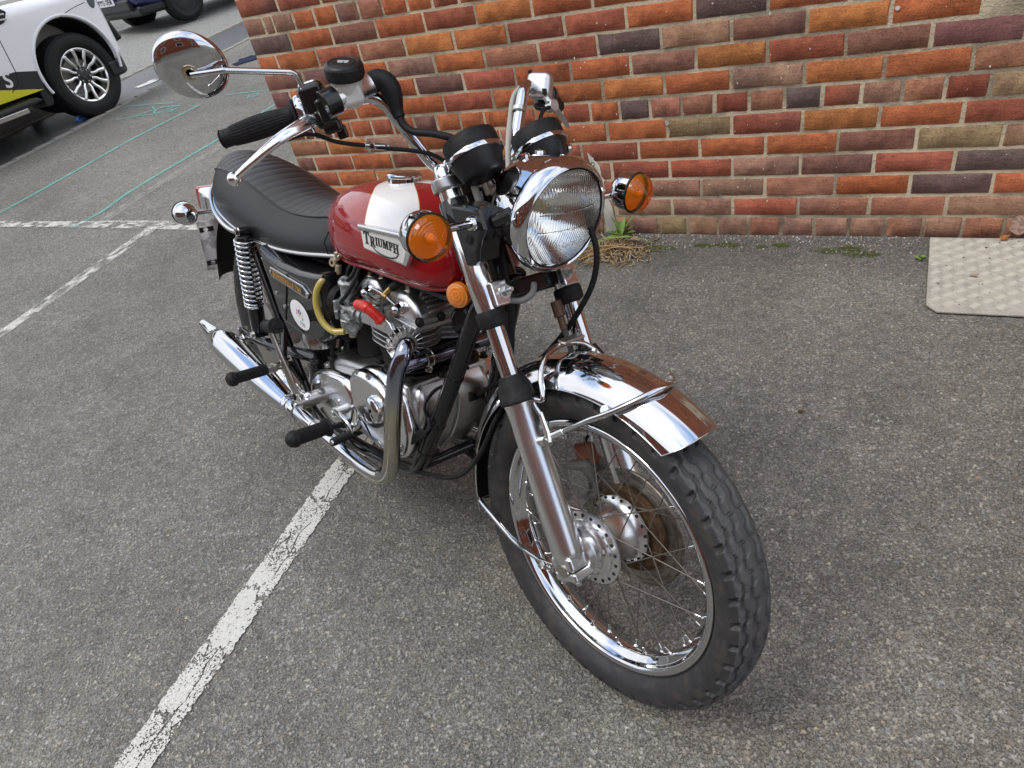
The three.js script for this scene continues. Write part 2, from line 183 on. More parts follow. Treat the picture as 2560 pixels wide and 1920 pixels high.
{
  const gx = lines([[-160, -20, 10], [-20, -7, 0.5], [-7, -2.5, 0.12], [-2.5, 2.6, 0.035], [2.6, 8, 0.4], [8, 160, 8]]), gz = lines([[-160, -20, 10], [-20, -4, 0.5], [-4, -0.4, 0.12], [-0.4, 3.4, 0.035], [3.4, 8, 0.4], [8, 160, 8]]);
  const tone = (x, z) => {
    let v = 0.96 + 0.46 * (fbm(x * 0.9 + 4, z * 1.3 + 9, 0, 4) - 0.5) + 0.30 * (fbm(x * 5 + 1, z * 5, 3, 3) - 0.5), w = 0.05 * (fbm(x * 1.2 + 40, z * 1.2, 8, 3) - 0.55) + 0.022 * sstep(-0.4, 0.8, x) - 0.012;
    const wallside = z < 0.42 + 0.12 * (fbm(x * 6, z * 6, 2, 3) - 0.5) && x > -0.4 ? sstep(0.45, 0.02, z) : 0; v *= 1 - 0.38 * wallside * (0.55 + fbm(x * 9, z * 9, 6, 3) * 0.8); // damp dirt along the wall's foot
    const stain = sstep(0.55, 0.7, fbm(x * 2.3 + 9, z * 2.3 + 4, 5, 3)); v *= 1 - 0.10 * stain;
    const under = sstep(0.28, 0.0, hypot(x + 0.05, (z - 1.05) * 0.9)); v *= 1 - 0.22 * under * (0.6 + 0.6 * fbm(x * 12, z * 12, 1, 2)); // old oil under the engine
    return [v * (1 + w), v, v * (1 - w)];
  };
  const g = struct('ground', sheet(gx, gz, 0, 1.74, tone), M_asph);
  const x1 = (z) => -5.83 * W0 + 0.146 * z, x2 = (z) => -6.78 * W0 + 0.146 * z, off = (f, d) => (z) => f(z) + d, zz = lines([[-60, -8, 2], [-8, 6, 0.25], [6, 40, 2]]);
  const roadX = [(z) => -60, (z) => -30, (z) => -20, ...[14, 11, 9].map((d) => (z) => x2(z) - d + 6.78 * 0.3), off(x2, -3), off(x2, -1.5), off(x2, -0.05)];
  struct('road', sheet(roadX, zz, 0.004), M_road);
  struct('gutter', sheet([off(x2, 0.03), off(x2, 0.35), off(x2, 0.7), off(x1, -0.05)], zz, 0.004), M_wet);
  const M_conc = Std({ color: lin(0.42, 0.40, 0.35), roughness: 0.9, map: rep(T_grime, 3), bumpMap: rep(T_cast, 6), bumpScale: 0.002 });
  const edging = (f) => { const l = []; for (let z = -40; z < 20; z += 0.915) { const n = 4, a = []; for (let i = 0; i < n; i++) { const t = z + (i + 0.5) * 0.91 / n; a.push(rbox(0.055, 0.04, 0.915 / n - 0.002, [f(t), hgt(f(t), t) - 0.006, t], 0.003, [0, 0.145, 0])); } l.push(...a); } return l; };
  struct('kerb_edging', edging(off(x1, 0)), M_conc); struct('kerb_edging', edging(off(x2, 0)), M_conc);
  const M_water = Phy({ color: lin(0.012, 0.014, 0.018), roughness: 0.03, clearcoat: 1, clearcoatRoughness: 0.02 });
  const puddle = (cx, cz, a, b, rot, seed) => { const pts = []; for (let i = 0; i < 60; i++) { const t = i / 60 * 2 * PI, r = 1 + 1.5 * (fbm(cos(t) * 1.6 + seed, sin(t) * 1.6, seed, 4) - 0.5), x = cos(t) * a * r, z = sin(t) * b * r; pts.push([cx + x * cos(rot) + z * sin(rot), cz - x * sin(rot) + z * cos(rot)]); }
    const pos = [cx, hgt(cx, cz) + 0.0085, cz], idx = []; pts.forEach(([x, z], i) => { pos.push(x, hgt(x, z) + 0.0085, z); idx.push(0, 1 + (i + 1) % 60, 1 + i); }); const q = new THREE.BufferGeometry(); q.setAttribute('position', new THREE.Float32BufferAttribute(pos, 3)); q.setIndex(idx); q.computeVertexNormals(); return struct('water', q, M_water); };
  puddle(-5.60, -3.66, 0.26, 0.16, 1.35, 3); puddle(-5.72, -4.3, 0.3, 0.08, 1.42, 12); puddle(-6.5, -3.1, 0.3, 0.07, 1.42, 7);

  // painted markings: worn thermoplastic, sprayed survey lines
  const wornMap = (N, H, seed, keep, soft) => dtex(N, H, (i, j) => { const v = j / H - 0.5, e = 0.5 - abs(v) - 0.06 * vnoise(i / 9, seed + floor(v + 1) * 7, 3) - 0.03 * vnoise(i / 3, j / 5, 9), a = 0.5 * vnoise(i / 3.6, j / 4.8, seed) + 0.5 * vnoise(i / 1.8, j / 2.3, seed + 2), b = fbm(i / 90, j / 60, seed + 3, 3), w = i / 176 + 0.5 * fbm(i / 70, j / 22, seed + 9, 4) + 0.16 * v, crack = abs((w % 1) - 0.5) < 0.035 + 0.06 * (vnoise(i / 12, j / 12, 4) - 0.5) ? 1 : 0, cl = abs(v - 0.12 + 0.3 * (fbm(i / 60, 3, seed, 3) - 0.5)) < 0.018 && vnoise(i / 150, 1, 7) > 0.5 ? 1 : 0;
    const k = keep + 0.5 * (b - 0.5) - 0.4 * crack - 0.35 * cl; return sstep(-soft, soft, k - a) * sstep(0, 0.03, e); });
  const strip = (name, pts, w, y, mat, len) => { const P = pts.map(([x, z]) => V(x * W0, 0, z * W0)), c = P.length > 2 ? spl(P, P.length * 12) : dense(P, 0.08), pos = [], uv = [], idx = []; let L = 0; c.forEach((p, i) => { const t = c[min(i + 1, c.length - 1)].clone().sub(c[max(0, i - 1)]).normalize(), n = V(-t.z, 0, t.x); if (i) L += p.distanceTo(c[i - 1]); for (const s of [-1, 1]) { const q = p.clone().addScaledVector(n, s * w / 2); pos.push(q.x, hgt(q.x, q.z) + y, q.z); uv.push(L / len, s / 2 + 0.5); } if (i) { const a = i * 2; idx.push(a - 2, a - 1, a, a - 1, a + 1, a); } }); const g = new THREE.BufferGeometry(); g.setAttribute('position', new THREE.Float32BufferAttribute(pos, 3)); g.setAttribute('uv', new THREE.Float32BufferAttribute(uv, 2)); g.setIndex(idx); g.computeVertexNormals(); if (g.attributes.normal.getY(0) < 0) { for (let i = 0; i < idx.length; i += 3) { const t = idx[i]; idx[i] = idx[i + 1]; idx[i + 1] = t; } g.setIndex(idx); g.computeVertexNormals(); } return struct(name, g, mat); };
  const white = lin(0.78, 0.765, 0.70);
  const M_line = Std({ color: white, roughness: 0.85, alphaMap: wornMap(2048, 128, 5, 0.64, 0.03), alphaTest: 0.5, bumpMap: T_asphH, bumpScale: 0.001 });
  const M_faint = Std({ color: lin(0.5, 0.49, 0.45), roughness: 0.9, transparent: true, alphaMap: dtex(1024, 64, (i, j) => { const v = abs(j / 63 - 0.5) * 2, b = fbm(i / 40, j / 20, 4, 4), a = hash3(i, j, 8); return sstep(1, 0.7, v) * clamp(0.1 + 1.2 * (b - 0.3)) * (0.35 + 0.65 * a); }) });
  const M_old = Std({ color: white, roughness: 0.9, transparent: true, alphaMap: dtex(1024, 64, (i, j) => { const v = abs(j / 63 - 0.5) * 2, b = fbm(i / 30, j / 16, 14, 4), a = vnoise(i / 2, j / 2, 8); return sstep(1, 0.8, v) * clamp(0.12 + 1.75 * (b - 0.40)) * sstep(0.15, 0.6, a + 0.3 * b); }) });
  const M_fresh = Std({ color: lin(0.72, 0.71, 0.66), roughness: 0.8 });
  strip('parking_line', [[-0.325, 2.75], [-0.345, 2.495], [-0.44, 1.567], [-0.505, 0.93]], 0.102, 0.004, M_line, 1.9);
  strip('parking_line', [[-2.86, 2.6], [-2.96, 1.3], [-3.03, 0.66], [-3.08, 0.05]], 0.105, 0.004, M_old, 1.6);
  strip('parking_line', [[-5.4, 0.225], [-4.56, 0.165], [-3.57, 0.08], [-2.7, 0.025], [-1.9, -0.03]], 0.095, 0.008, M_old, 1.5);
  strip('parking_line', [[-3.6, 0.1], [-3.66, -0.4], [-3.70, -1.08], [-3.78, -2.2]], 0.10, 0.004, M_faint, 1.2);
  strip('parking_line', [[-3.6, 0.045], [-3.35, 0.022], [-2.98, -0.008]], 0.024, 0.012, M_old, 0.4);
  strip('parking_line', [[-3.0, 0.0], [-3.055, 0.12], [-3.06, 0.3]], 0.05, 0.012, M_old, 0.5);
  const M_spray = Std({ color: lin(0.16, 0.52, 0.47), roughness: 0.8, transparent: true, alphaMap: dtex(1024, 32, (i, j) => { const v = abs(j / 31 - 0.5) * 2, b = fbm(i / 30, j / 9, 2, 3); return sstep(1, 0.05, v + 0.35 * (b - 0.5)) * (0.45 + 0.9 * (b - 0.25)) * (0.55 + 0.45 * hash3(i, j, 2)); }) });
  const spray = (pts, w = 0.05) => (w *= 1.3) && strip('sprayed_line', pts, w, 0.005, M_spray, 2);
  spray([[-4.76, 0.6], [-4.80, 0.01], [-4.84, -0.5], [-4.88, -0.87], [-4.93, -1.29], [-4.94, -1.66], [-4.93, -2.2]]);
  spray([[-3.79, 0.14], [-3.77, -0.09], [-3.83, -0.37], [-3.85, -0.66], [-3.87, -1.35], [-3.93, -2.3]]);
  spray([[-6.08, -2.21], [-5.7, -2.27], [-5.38, -2.28]], 0.04); spray([[-5.75, -1.86], [-5.59, -1.91], [-5.5, -2.05], [-5.38, -2.18], [-5.2, -2.2]], 0.045); spray([[-5.59, -1.93], [-5.35, -1.98], [-5.2, -2.1], [-5.16, -2.02], [-5.18, -2.16]], 0.035); spray([[-5.6, -2.2], [-5.45, -2.1], [-5.35, -2.02], [-5.25, -2.17]], 0.03);
  spray([[-4.83, -2.45], [-4.6, -2.5], [-4.2, -2.58]], 0.035); spray([[-4.44, -2.34], [-4.48, -2.44], [-4.42, -2.47], [-4.38, -2.4], [-4.44, -2.36]], 0.025); spray([[-2.3, -0.05], [-2.27, -0.15], [-2.3, -0.3]], 0.03);
  // green dashes of the same spray along the kerb
  spray([[-5.93, -0.75], [-5.97, -1.1], [-6.0, -1.4]], 0.03);
}

// ---------------------------------------------------------------- brick wall
const G = 0.075 * K, S = 0.225 * K; // course and stretcher gauge
{
  const wall = thing('brick_wall', 'red and brown brick wall with pale mortar behind the motorcycle', 'wall', [0, 0, 0]);
  const X0 = -1.631 * K, X1 = 6.5, TOP = G * 66, D = 3;
  const T_br = dtex(1024, 1024, (i, j) => { const a = pfbm(i / 40, j / 40, 25, 4), b = pfbm(i / 4, j / 4, 256, 2), s = hash3(i, j, 4), drag = pfbm(i / 60, j / 6, 17, 3); const pit = sstep(0.72, 0.8, pfbm(i / 5 + 31, j / 5, 204, 2)), lite = s > 0.988 ? 0.25 : 0; const v = 0.88 + 0.26 * (a - 0.5) + 0.26 * (b - 0.5) + 0.16 * (s - 0.5) + 0.18 * (drag - 0.5) - 0.16 * pit + lite * 0.7; return [v, v * (0.985 + 0.05 * (a - 0.5)), v * 0.97]; }, true);
  const T_brH = dtex(1024, 1024, (i, j) => 0.5 + 0.8 * (pfbm(i / 5, j / 5, 204, 3) - 0.5) + 0.35 * (pfbm(i / 40, j / 9, 25, 3) - 0.5) - 0.4 * sstep(0.72, 0.8, pfbm(i / 5 + 31, j / 5, 204, 2)));
  const M_brick = Std({ map: T_br, bumpMap: T_brH, bumpScale: 0.0016, roughness: 0.88, vertexColors: true });
  const M_mortar = Std({ color: lin(0.72, 0.61, 0.44), map: rep(T_grime, 1), bumpMap: rep(T_cast, 2.2), bumpScale: 0.004, roughness: 0.95, vertexColors: true });
  // mortar body, its face 5 mm behind the bricks'
  { const l = []; const w = X1 - X0 - 0.012; const body = new THREE.BoxGeometry(w, TOP, D - 0.012); body.translate(X0 + 0.006 + w / 2, TOP / 2, -D / 2 - 0.0062); l.push(body);
    const face = surf(220, 60, (u, v) => { const x = lerp(X0 + 0.006, 2.3, u), y = lerp(0.0, G * 16, v); return [x, y, -0.0036 + 0.0024 * (fbm(x * 40, y * 40, 0, 3) - 0.5)]; }, { uvf: (u, v) => [lerp(X0, 2.3, u), v * G * 16] }); l.push(face);
    const g = merge(l), p = g.attributes.position, c = new Float32Array(p.count * 3); for (let i = 0; i < p.count; i++) { const y = p.getY(i), x = p.getX(i); const dirt = sstep(G * 1.9, G * 0.3, y) * (0.45 + 0.5 * fbm(x * 7, y * 20, 1, 3)); const m = (0.9 + 0.3 * (fbm(x * 6, y * 6, 3, 3) - 0.5)) * (1 - 0.62 * dirt); c.set([m, m, m * (1 - 0.05 * dirt)], i * 3); } g.setAttribute('color', new THREE.BufferAttribute(c, 3)); part(wall, 'mortar', g, M_mortar); }
  const PAL = { o: [0.60, 0.18, 0.066], O: [0.63, 0.225, 0.072], r: [0.50, 0.145, 0.082], R: [0.38, 0.108, 0.064], b: [0.46, 0.255, 0.172], k: [0.50, 0.215, 0.132], m: [0.37, 0.172, 0.115], d: [0.20, 0.128, 0.118], p: [0.26, 0.118, 0.105], g: [0.40, 0.275, 0.155] };
  // brick kinds read along each course, from a joint position u on
  const ROWS = { 1: [-0.281, 'rbprkkoo'], 2: [-0.1685, 'rbbkodo'], 3: [-0.281, 'krrbprd'], 4: [-0.3935, 'rRooomgb'], 5: [-0.281, 'oogROorb'], 7: [-0.956, 'orooOobOok'], 8: [-1.0685, 'oproomOrmp'], 9: [-0.956, 'bokrdbmOor'], 10: [-1.5185, 'orkOORrodo'], 11: [-1.631, 'domorOooo'] };
  const HEAD = { 0: [-0.1125, 'kbgbbkbbbkbkbRm'], 6: [-1.4625, 'mooropooororodkkRkdRbkRgb'], 12: [-1.4625, 'boomkooroko'] };
  const R = rng(77), pick = () => 'oooooOOrrrkkbmRp'[floor(R() * 16)];
  const tint = (code) => { const c = PAL[code] ?? PAL.o, f = 0.88 + 0.24 * R(); return [c[0] * f * (0.97 + 0.06 * R()), c[1] * f * (0.95 + 0.10 * R()), c[2] * f * (0.94 + 0.12 * R())]; };
  function brick(w, h, code, dir) { // chamfered box with a soft irregular arris, 5 x 3 front
    const j = () => (R() - 0.5) * 0.0022, base = tint(code), dk = tint(R() < 0.5 ? 'd' : 'm'), mixed = 'mpkbR'.includes(code) && R() < 0.45 ? 0.45 : 0.06, side = R() < 0.5 ? 0 : 1, pos = [], col = [], uv = [], nx = 6, ny = 3, ch = 0.0045, us = R() * 3, vs = R() * 3;
    const xs = [0, ch, ...[0.25, 0.5, 0.75].map((t) => w * t), w - ch, w], ys = [0, ch, h - ch, h], P = [];
    for (let b = 0; b < ys.length; b++) for (let a = 0; a < xs.length; a++) { const edge = (a === 0 || a === xs.length - 1 || b === 0 || b === ys.length - 1), e2 = a <= 1 || a >= xs.length - 2 || b <= 1 || b >= ys.length - 2; P.push([xs[a] + (edge ? j() * 1.3 : j()), ys[b] + (edge ? j() * 1.3 : j()), edge ? -0.0042 + j() * 0.6 : (e2 ? -0.0004 : 0) + j() * 0.5, edge]); }
    const n = xs.length, C = P.map(([x, y]) => { const t = sstep(0.25, 0.85, side ? x / w : 1 - x / w) * mixed * (0.7 + 0.5 * R()), q = 0.94 + 0.12 * R(); return base.map((c, i) => lerp(c, dk[i], min(1, t)) * q); });
    const tri = (a, b, c) => { for (const k of [a, b, c]) { pos.push(P[k][0], P[k][1], P[k][2]); col.push(...C[k]); uv.push(P[k][0] / 0.62 + us, P[k][1] / 0.62 + vs); } };
    for (let b = 0; b < 3; b++) for (let a = 0; a < n - 1; a++) { const q = b * n + a; tri(q, q + 1, q + n + 1); tri(q, q + n + 1, q + n); }
    const back = (a, b) => { const A = P[a], B = P[b], z = -0.05; for (const [x, y, zz, k] of [[A[0], A[1], z, a], [B[0], B[1], z, b], [B[0], B[1], B[2], b], [A[0], A[1], z, a], [B[0], B[1], B[2], b], [A[0], A[1], A[2], a]]) { pos.push(x, y, zz); col.push(...C[k]); uv.push(x / 0.62 + us, (y + zz) / 0.62 + vs); } };
    back(0, n - 1); back(n - 1, 4 * n - 1); back(4 * n - 1, 3 * n); back(3 * n, 0);
    const g = new THREE.BufferGeometry(); g.setAttribute('position', new THREE.Float32BufferAttribute(pos, 3)); g.setAttribute('color', new THREE.Float32BufferAttribute(col, 3)); g.setAttribute('uv', new THREE.Float32BufferAttribute(uv, 2)); return toCreasedNormals(g, 0.9);
  }
  const J = 0.0104; let nb = 0;
  const lay = (x0, x1, c, code) => { const y = c * G + (c ? J / 2 : 0.0), h = G - (c ? J : J / 2); const g = brick(x1 - x0 - J, h, code); const m = part(wall, 'brick' + (nb ? '_' + String(nb).padStart(3, '0') : ''), g, M_brick); nb++; m.position.set(x0 + J / 2 + (R() - 0.5) * 0.002, y + (R() - 0.5) * 0.0015, (R() - 0.5) * 0.0016); m.rotation.z = (R() - 0.5) * 0.004; };
  for (let c = 0; c < 14; c++) {
    const head = c % 6 === 0, right = c < 3 ? 1.5 * K : c < 9 ? 1.42 * K : 1.12 * K, joints = [];
    if (head) { joints.push(-1.631, -1.5175, -1.4625); for (let u = -1.35; u * K < right; u += 0.1125) joints.push(u); } else { const ph = c % 2 ? 0.169 - 0.225 * 8 : 0.0565 - 0.225 * 7; joints.push(-1.631); if (c % 2 === 0) joints.push(-1.5185); for (let u = c % 2 ? ph + 0.225 : ph + 0.225; u * K < right; u += 0.225) if (u > joints[joints.length - 1] + 0.04) joints.push(u); }
    const row = head ? HEAD[c] : ROWS[c];
    for (let i = 0; i < joints.length - 1; i++) { const a = joints[i], b = joints[i + 1]; let code = pick(); if (row) { const k = round((a - row[0]) / (head ? 0.1125 : 0.225)); if (k >= 0 && k < row[1].length && a >= row[0] - 0.06) code = row[1][k]; } if (c < 2 && R() < 0.4) code = 'b'; lay(a * K, b * K, c, code); }
  }
  { // the bricks above and beside the frame, seen only in reflections
    const g = brick(S - J, G - J, 'o'); const cc = g.attributes.color; for (let i = 0; i < cc.count * 3; i++) cc.array[i] = 0.9; const mats = []; const cols = [];
    for (let c = 0; c < 65; c++) { const x0 = c < 14 ? (c < 3 ? 1.5 * K : c < 9 ? 1.42 * K : 1.12 * K) + S : X0; for (let x = x0 + (c % 2 ? S / 2 : 0); x < X1 - S; x += S) { mats.push(new THREE.Matrix4().makeTranslation(x + J / 2, c * G + J / 2, 0)); const t = tint(pick()); cols.push(new THREE.Color().setRGB(t[0], t[1], t[2])); } }
    const im = new THREE.InstancedMesh(g, M_brick, mats.length); mats.forEach((m, i) => { im.setMatrixAt(i, m); im.setColorAt(i, cols[i]); }); im.name = 'bricks'; im.userData.kind = 'stuff'; wall.add(fin(im));
  }
  // white paint run down the wall and flecks of paint
  { const W_ = [[-0.145, 0.342], [-0.139, 0.336], [-0.131, 0.322], [-0.122, 0.318], [-0.123, 0.309], [-0.112, 0.302], [-0.103, 0.288], [-0.099, 0.262], [-0.1, 0.245], [-0.087, 0.228], [-0.093, 0.215], [-0.09, 0.17], [-0.082, 0.152], [-0.072, 0.12], [-0.067, 0.085], [-0.062, 0.04], [-0.066, 0.004], [-0.105, 0.004], [-0.108, 0.06], [-0.112, 0.11], [-0.116, 0.16], [-0.128, 0.2], [-0.135, 0.225], [-0.147, 0.232], [-0.15, 0.262], [-0.148, 0.285], [-0.14, 0.3], [-0.143, 0.318]].map(([u, v]) => [u * K, v * K]);
    const sh = shapeOf(W_), g = new THREE.ShapeGeometry(shapeOf(dense([...W_, W_[0]].map(([x, y]) => [x, y, 0]), 0.004).map((p, i) => [p.x + 0.003 * (hash3(i, 1, 1) - 0.5), p.y + 0.002 * (hash3(i, 2, 1) - 0.5)]))); g.translate(0, 0, 0.0022); part(wall, 'paint_run', g, Std({ color: lin(0.74, 0.71, 0.65), roughness: 0.8, map: rep(T_grime, 0.7), bumpMap: rep(T_cast, 8), bumpScale: 0.0008 }), { label: 'narrow run of white paint down the bricks' });
    const l = [], Q = rng(5); for (let i = 0; i < 190; i++) { const near = Q() < 0.7, x = near ? lerp(-0.25, 0.62, Q()) : lerp(-0.3, 1.3, Q()), y = lerp(0.1, 0.86, Q()), r = 0.0008 + 0.0022 * pow(Q(), 3), s = 1 + 2.5 * Q() * Q(), gg = new THREE.CircleGeometry(r, 7); gg.scale(1, s, 1); gg.rotateZ((Q() - 0.5) * 0.5); gg.translate(x, y, 0.0026); l.push(gg); }
    for (const [x, y] of [[0.86, 0.775], [1.02, 0.785], [0.17, 0.47], [0.172, 0.466]]) { const gg = new THREE.CircleGeometry(0.007, 9); gg.scale(1, 0.8 + 0.3 * Q(), 1); gg.translate(x * K, y, 0.003); l.push(gg); }
    const p2 = part(wall, 'paint_flecks', l, Std({ color: lin(0.72, 0.69, 0.66), roughness: 0.8 }), { kind: 'stuff' }); }
}
// ---------------------------------------------------------------- small things by the wall
const font = await new FontLoader().loadAsync('fonts/droid/droid_sans_bold.typeface.json');
const fontSerif = await new FontLoader().loadAsync('fonts/droid/droid_serif_bold.typeface.json');
function leafGeo(L, W, curl, seed, teeth = 0, n = 8) { return surf(n, 4, (u, v) => { const s = v * 2 - 1, w = W * pow(sin(PI * pow(u, 0.75)), 0.8) * (1 + teeth * (hash3(floor(u * 9), s > 0 ? 1 : 0, seed) - 0.5)); return [u * L, curl * L * u * u * -1 + L * 0.35 * u + abs(s) * w * 0.28, s * w]; }); }
{
  const R = rng(31);
  // metal tread plate
  const pl = thing('tread_plate', 'dirty pale metal tread plate with raised bar pattern lying by the wall', 'metal plate', [0, 0, 0]);
  const pts = [[1.185, -0.022], [1.85, -0.022], [1.85, -0.53], [1.205, -0.538], [1.18, -0.50]];
  const pts2 = [[1.115, -0.022], [1.85, -0.022], [1.85, -0.505], [1.135, -0.515], [1.105, -0.478]];
  const g = extr(pts2, 0, 0.006, 0.0012); g.rotateX(-PI / 2); g.translate(0, 0.006, 0);
  const T_pl = dtex(512, 512, (i, j) => { const a = pfbm(i / 60, j / 60, 8, 5), b = pfbm(i / 5, j / 5, 102, 3), s = hash3(i, j, 2); const v = 0.86 + 0.2 * (a - 0.5) + 0.14 * (b - 0.5) - (s > 0.9965 ? 0.5 : 0); return [v, v * 0.98, v * 0.93]; }, true);
  const M_pl = Std({ color: lin(0.70, 0.69, 0.665), map: rep(T_pl, 2.2), roughness: 0.62, metalness: 0.25, bumpMap: rep(T_cast, 6), bumpScale: 0.0008 });
  part(pl, 'plate', g, M_pl);
  const bars = [], base = new THREE.SphereGeometry(1, 8, 5, 0, 2 * PI, 0, PI / 2); base.scale(0.0138, 0.0027, 0.0024);
  for (let a = 0; a < 22; a++) for (let b = 0; b < 17; b++) for (let k = -2; k <= 2; k++) { const alt = (a + b) % 2, x = 1.13 + a * 0.0345, z = 0.046 + b * 0.0282, dx = alt ? 0 : 0, ang = alt ? 0.62 : -0.62; const ox = k * 0.0066 * sin(ang), oz = k * 0.0066 * cos(ang); if (x > 1.84 || z > 0.495) continue; const q = base.clone(); q.rotateY(ang); q.translate(x + ox, 0.012, z + oz); bars.push(q); }
  part(pl, 'raised_bar', bars, Std({ color: lin(0.78, 0.77, 0.74), map: rep(T_pl, 3), roughness: 0.5, metalness: 0.3 }), { kind: 'stuff' });
  // crumbs of dirt on it
  const crumbs = []; for (let i = 0; i < 80; i++) { const q = new THREE.IcosahedronGeometry(0.0014 + 0.003 * pow(R(), 3), 0); q.scale(1 + R(), 0.6, 1); q.rotateY(R() * 6); q.translate(1.13 + R() * 0.65, 0.0135, 0.04 + R() * 0.45); crumbs.push(q); }
  const cr = part(scene, 'dirt_crumbs', crumbs, Std({ color: lin(0.035, 0.03, 0.022), roughness: 0.95 })); cr.userData = { label: 'dark dirt crumbs scattered over the pale tread plate', category: 'dirt', kind: 'stuff' };
  const M_leaf = (c) => Std({ color: lin(...c), roughness: 0.7, map: rep(T_grime, 1), side: THREE.DoubleSide });
  const pink = thing('fallen_leaf', 'large pale pinkish dry leaf leaning on the wall at the tread plate', 'leaf', [1.375, 0.024, 0.022]);
  const lf = leafGeo(0.066, 0.034, 0.1, 3, 0.2, 12); lf.rotateZ(0.9); lf.rotateY(2.0); part(pink, 'leaf_blade', lf, M_leaf([0.42, 0.27, 0.2])); part(pink, 'leaf_stalk', sweep([[0, 0, 0], [-0.012, -0.004, 0.008], [-0.02, -0.008, 0.018]], 0.001, 6), M_leaf([0.2, 0.1, 0.06]));
  const orange = thing('fallen_leaf', 'small orange brown dry leaf lying on the tread plate corner', 'leaf', [1.32, 0.0165, 0.045]); const lf2 = leafGeo(0.03, 0.012, -0.2, 9, 0.6); lf2.rotateY(0.3); part(orange, 'leaf_blade', lf2, M_leaf([0.42, 0.15, 0.03]));
  const dark = thing('fallen_leaf', 'dark brown curled leaf standing where plate meets wall', 'leaf', [1.268, 0.016, 0.02]); const lf4 = leafGeo(0.03, 0.012, -0.4, 4, 0.2); lf4.rotateZ(1.1); part(dark, 'leaf_blade', lf4, M_leaf([0.10, 0.045, 0.025]));
  const tan = thing('fallen_leaf', 'small pale tan leaf lying in the middle of the tread plate', 'leaf', [1.225, 0.0155, 0.29]); const lf3 = leafGeo(0.026, 0.009, 0.3, 5, 0.3); lf3.rotateY(-0.5); part(tan, 'leaf_blade', lf3, M_leaf([0.42, 0.33, 0.24]));

  // gravel and grit along the foot of the wall
  const g0 = new THREE.IcosahedronGeometry(1, 0), cols = [[0.22, 0.21, 0.19], [0.16, 0.15, 0.14], [0.24, 0.15, 0.11], [0.5, 0.48, 0.45], [0.2, 0.2, 0.21], [0.30, 0.24, 0.17]], mats = [], cs = [];
  for (let i = 0; i < 5200; i++) { const wall = R() < 0.8, x = wall ? lerp(-0.1, 1.15, pow(R(), 0.85)) : lerp(-0.3, 1.6, R()), z = wall ? 0.006 + 0.13 * pow(R(), 1.7) : 0.02 + 1.2 * pow(R(), 1.4), r = (wall ? 0.0011 : 0.001) + 0.0034 * pow(R(), 4); if (x > 1.09 && z < 0.53 && z > 0.0) continue; mats.push(new THREE.Matrix4().compose(V(x, r * 0.3, z), new THREE.Quaternion().setFromEuler(new THREE.Euler(R() * 6, R() * 6, R() * 6)), V(r * (0.8 + R() * 0.7), r * (0.5 + 0.5 * R()), r))); cs.push(cols[floor(pow(R(), 1.25) * 6)]); }
  for (let i = 0; i < 1700; i++) { const x = lerp(-2.6, 1.9, R()), z = lerp(0.1, 2.9, R()), r = 0.0009 + 0.0028 * pow(R(), 3); mats.push(new THREE.Matrix4().compose(V(x, r * 0.15 + hgt(x, z), z), new THREE.Quaternion().setFromEuler(new THREE.Euler(R() * 6, R() * 6, R() * 6)), V(r * (0.8 + R() * 0.7), r * 0.6, r))); const c = cols[floor(R() * 6)]; cs.push(c.map((q) => q * 0.7)); }
  const gm = new THREE.InstancedMesh(g0, Std({ roughness: 0.9 }), mats.length); mats.forEach((m, i) => { gm.setMatrixAt(i, m); gm.setColorAt(i, lin(...cs[i])); }); gm.name = 'gravel'; gm.userData = { label: 'loose grit and small stones along the foot of the wall', category: 'gravel', kind: 'stuff' }; scene.add(fin(gm));
  // moss
  const ms = [], mc = []; const spots = [[0.33, 0.1, 0.025], [0.42, 0.09, 0.03], [0.62, 0.085, 0.02], [0.79, 0.12, 0.03], [0.9, 0.14, 0.04], [0.86, 0.10, 0.025], [0.16, 0.13, 0.04], [0.55, 0.1, 0.015]];
  for (let i = 0; i < 1500; i++) { const s = spots[floor(R() * spots.length)], a = R() * 6.3, q = s[2] * sqrt(R()), r = 0.0012 + 0.0016 * R(); ms.push(new THREE.Matrix4().compose(V(s[0] + 1.6 * q * cos(a), r * 0.6, s[1] + 0.7 * q * sin(a)), new THREE.Quaternion(), V(r, r * 1.3, r))); mc.push([0.05 + 0.05 * R(), 0.065 + 0.05 * R(), 0.015]); }
  const mm = new THREE.InstancedMesh(g0, Std({ roughness: 1 }), ms.length); ms.forEach((m, i) => { mm.setMatrixAt(i, m); mm.setColorAt(i, lin(...mc[i])); }); mm.name = 'moss'; mm.userData = { label: 'dark green moss cushions in the grit by the wall', category: 'moss', kind: 'stuff' }; scene.add(fin(mm));

  // weeds
  const M_green = Phy({ color: lin(0.12, 0.22, 0.035), roughness: 0.55, side: THREE.DoubleSide, map: rep(T_grime, 1) }), M_green2 = Phy({ color: lin(0.17, 0.27, 0.05), roughness: 0.55, side: THREE.DoubleSide });
  const dn = thing('dandelion', 'green dandelion growing at the wall behind the headlamp', 'weed', [-0.035, 0.004, 0.03]);
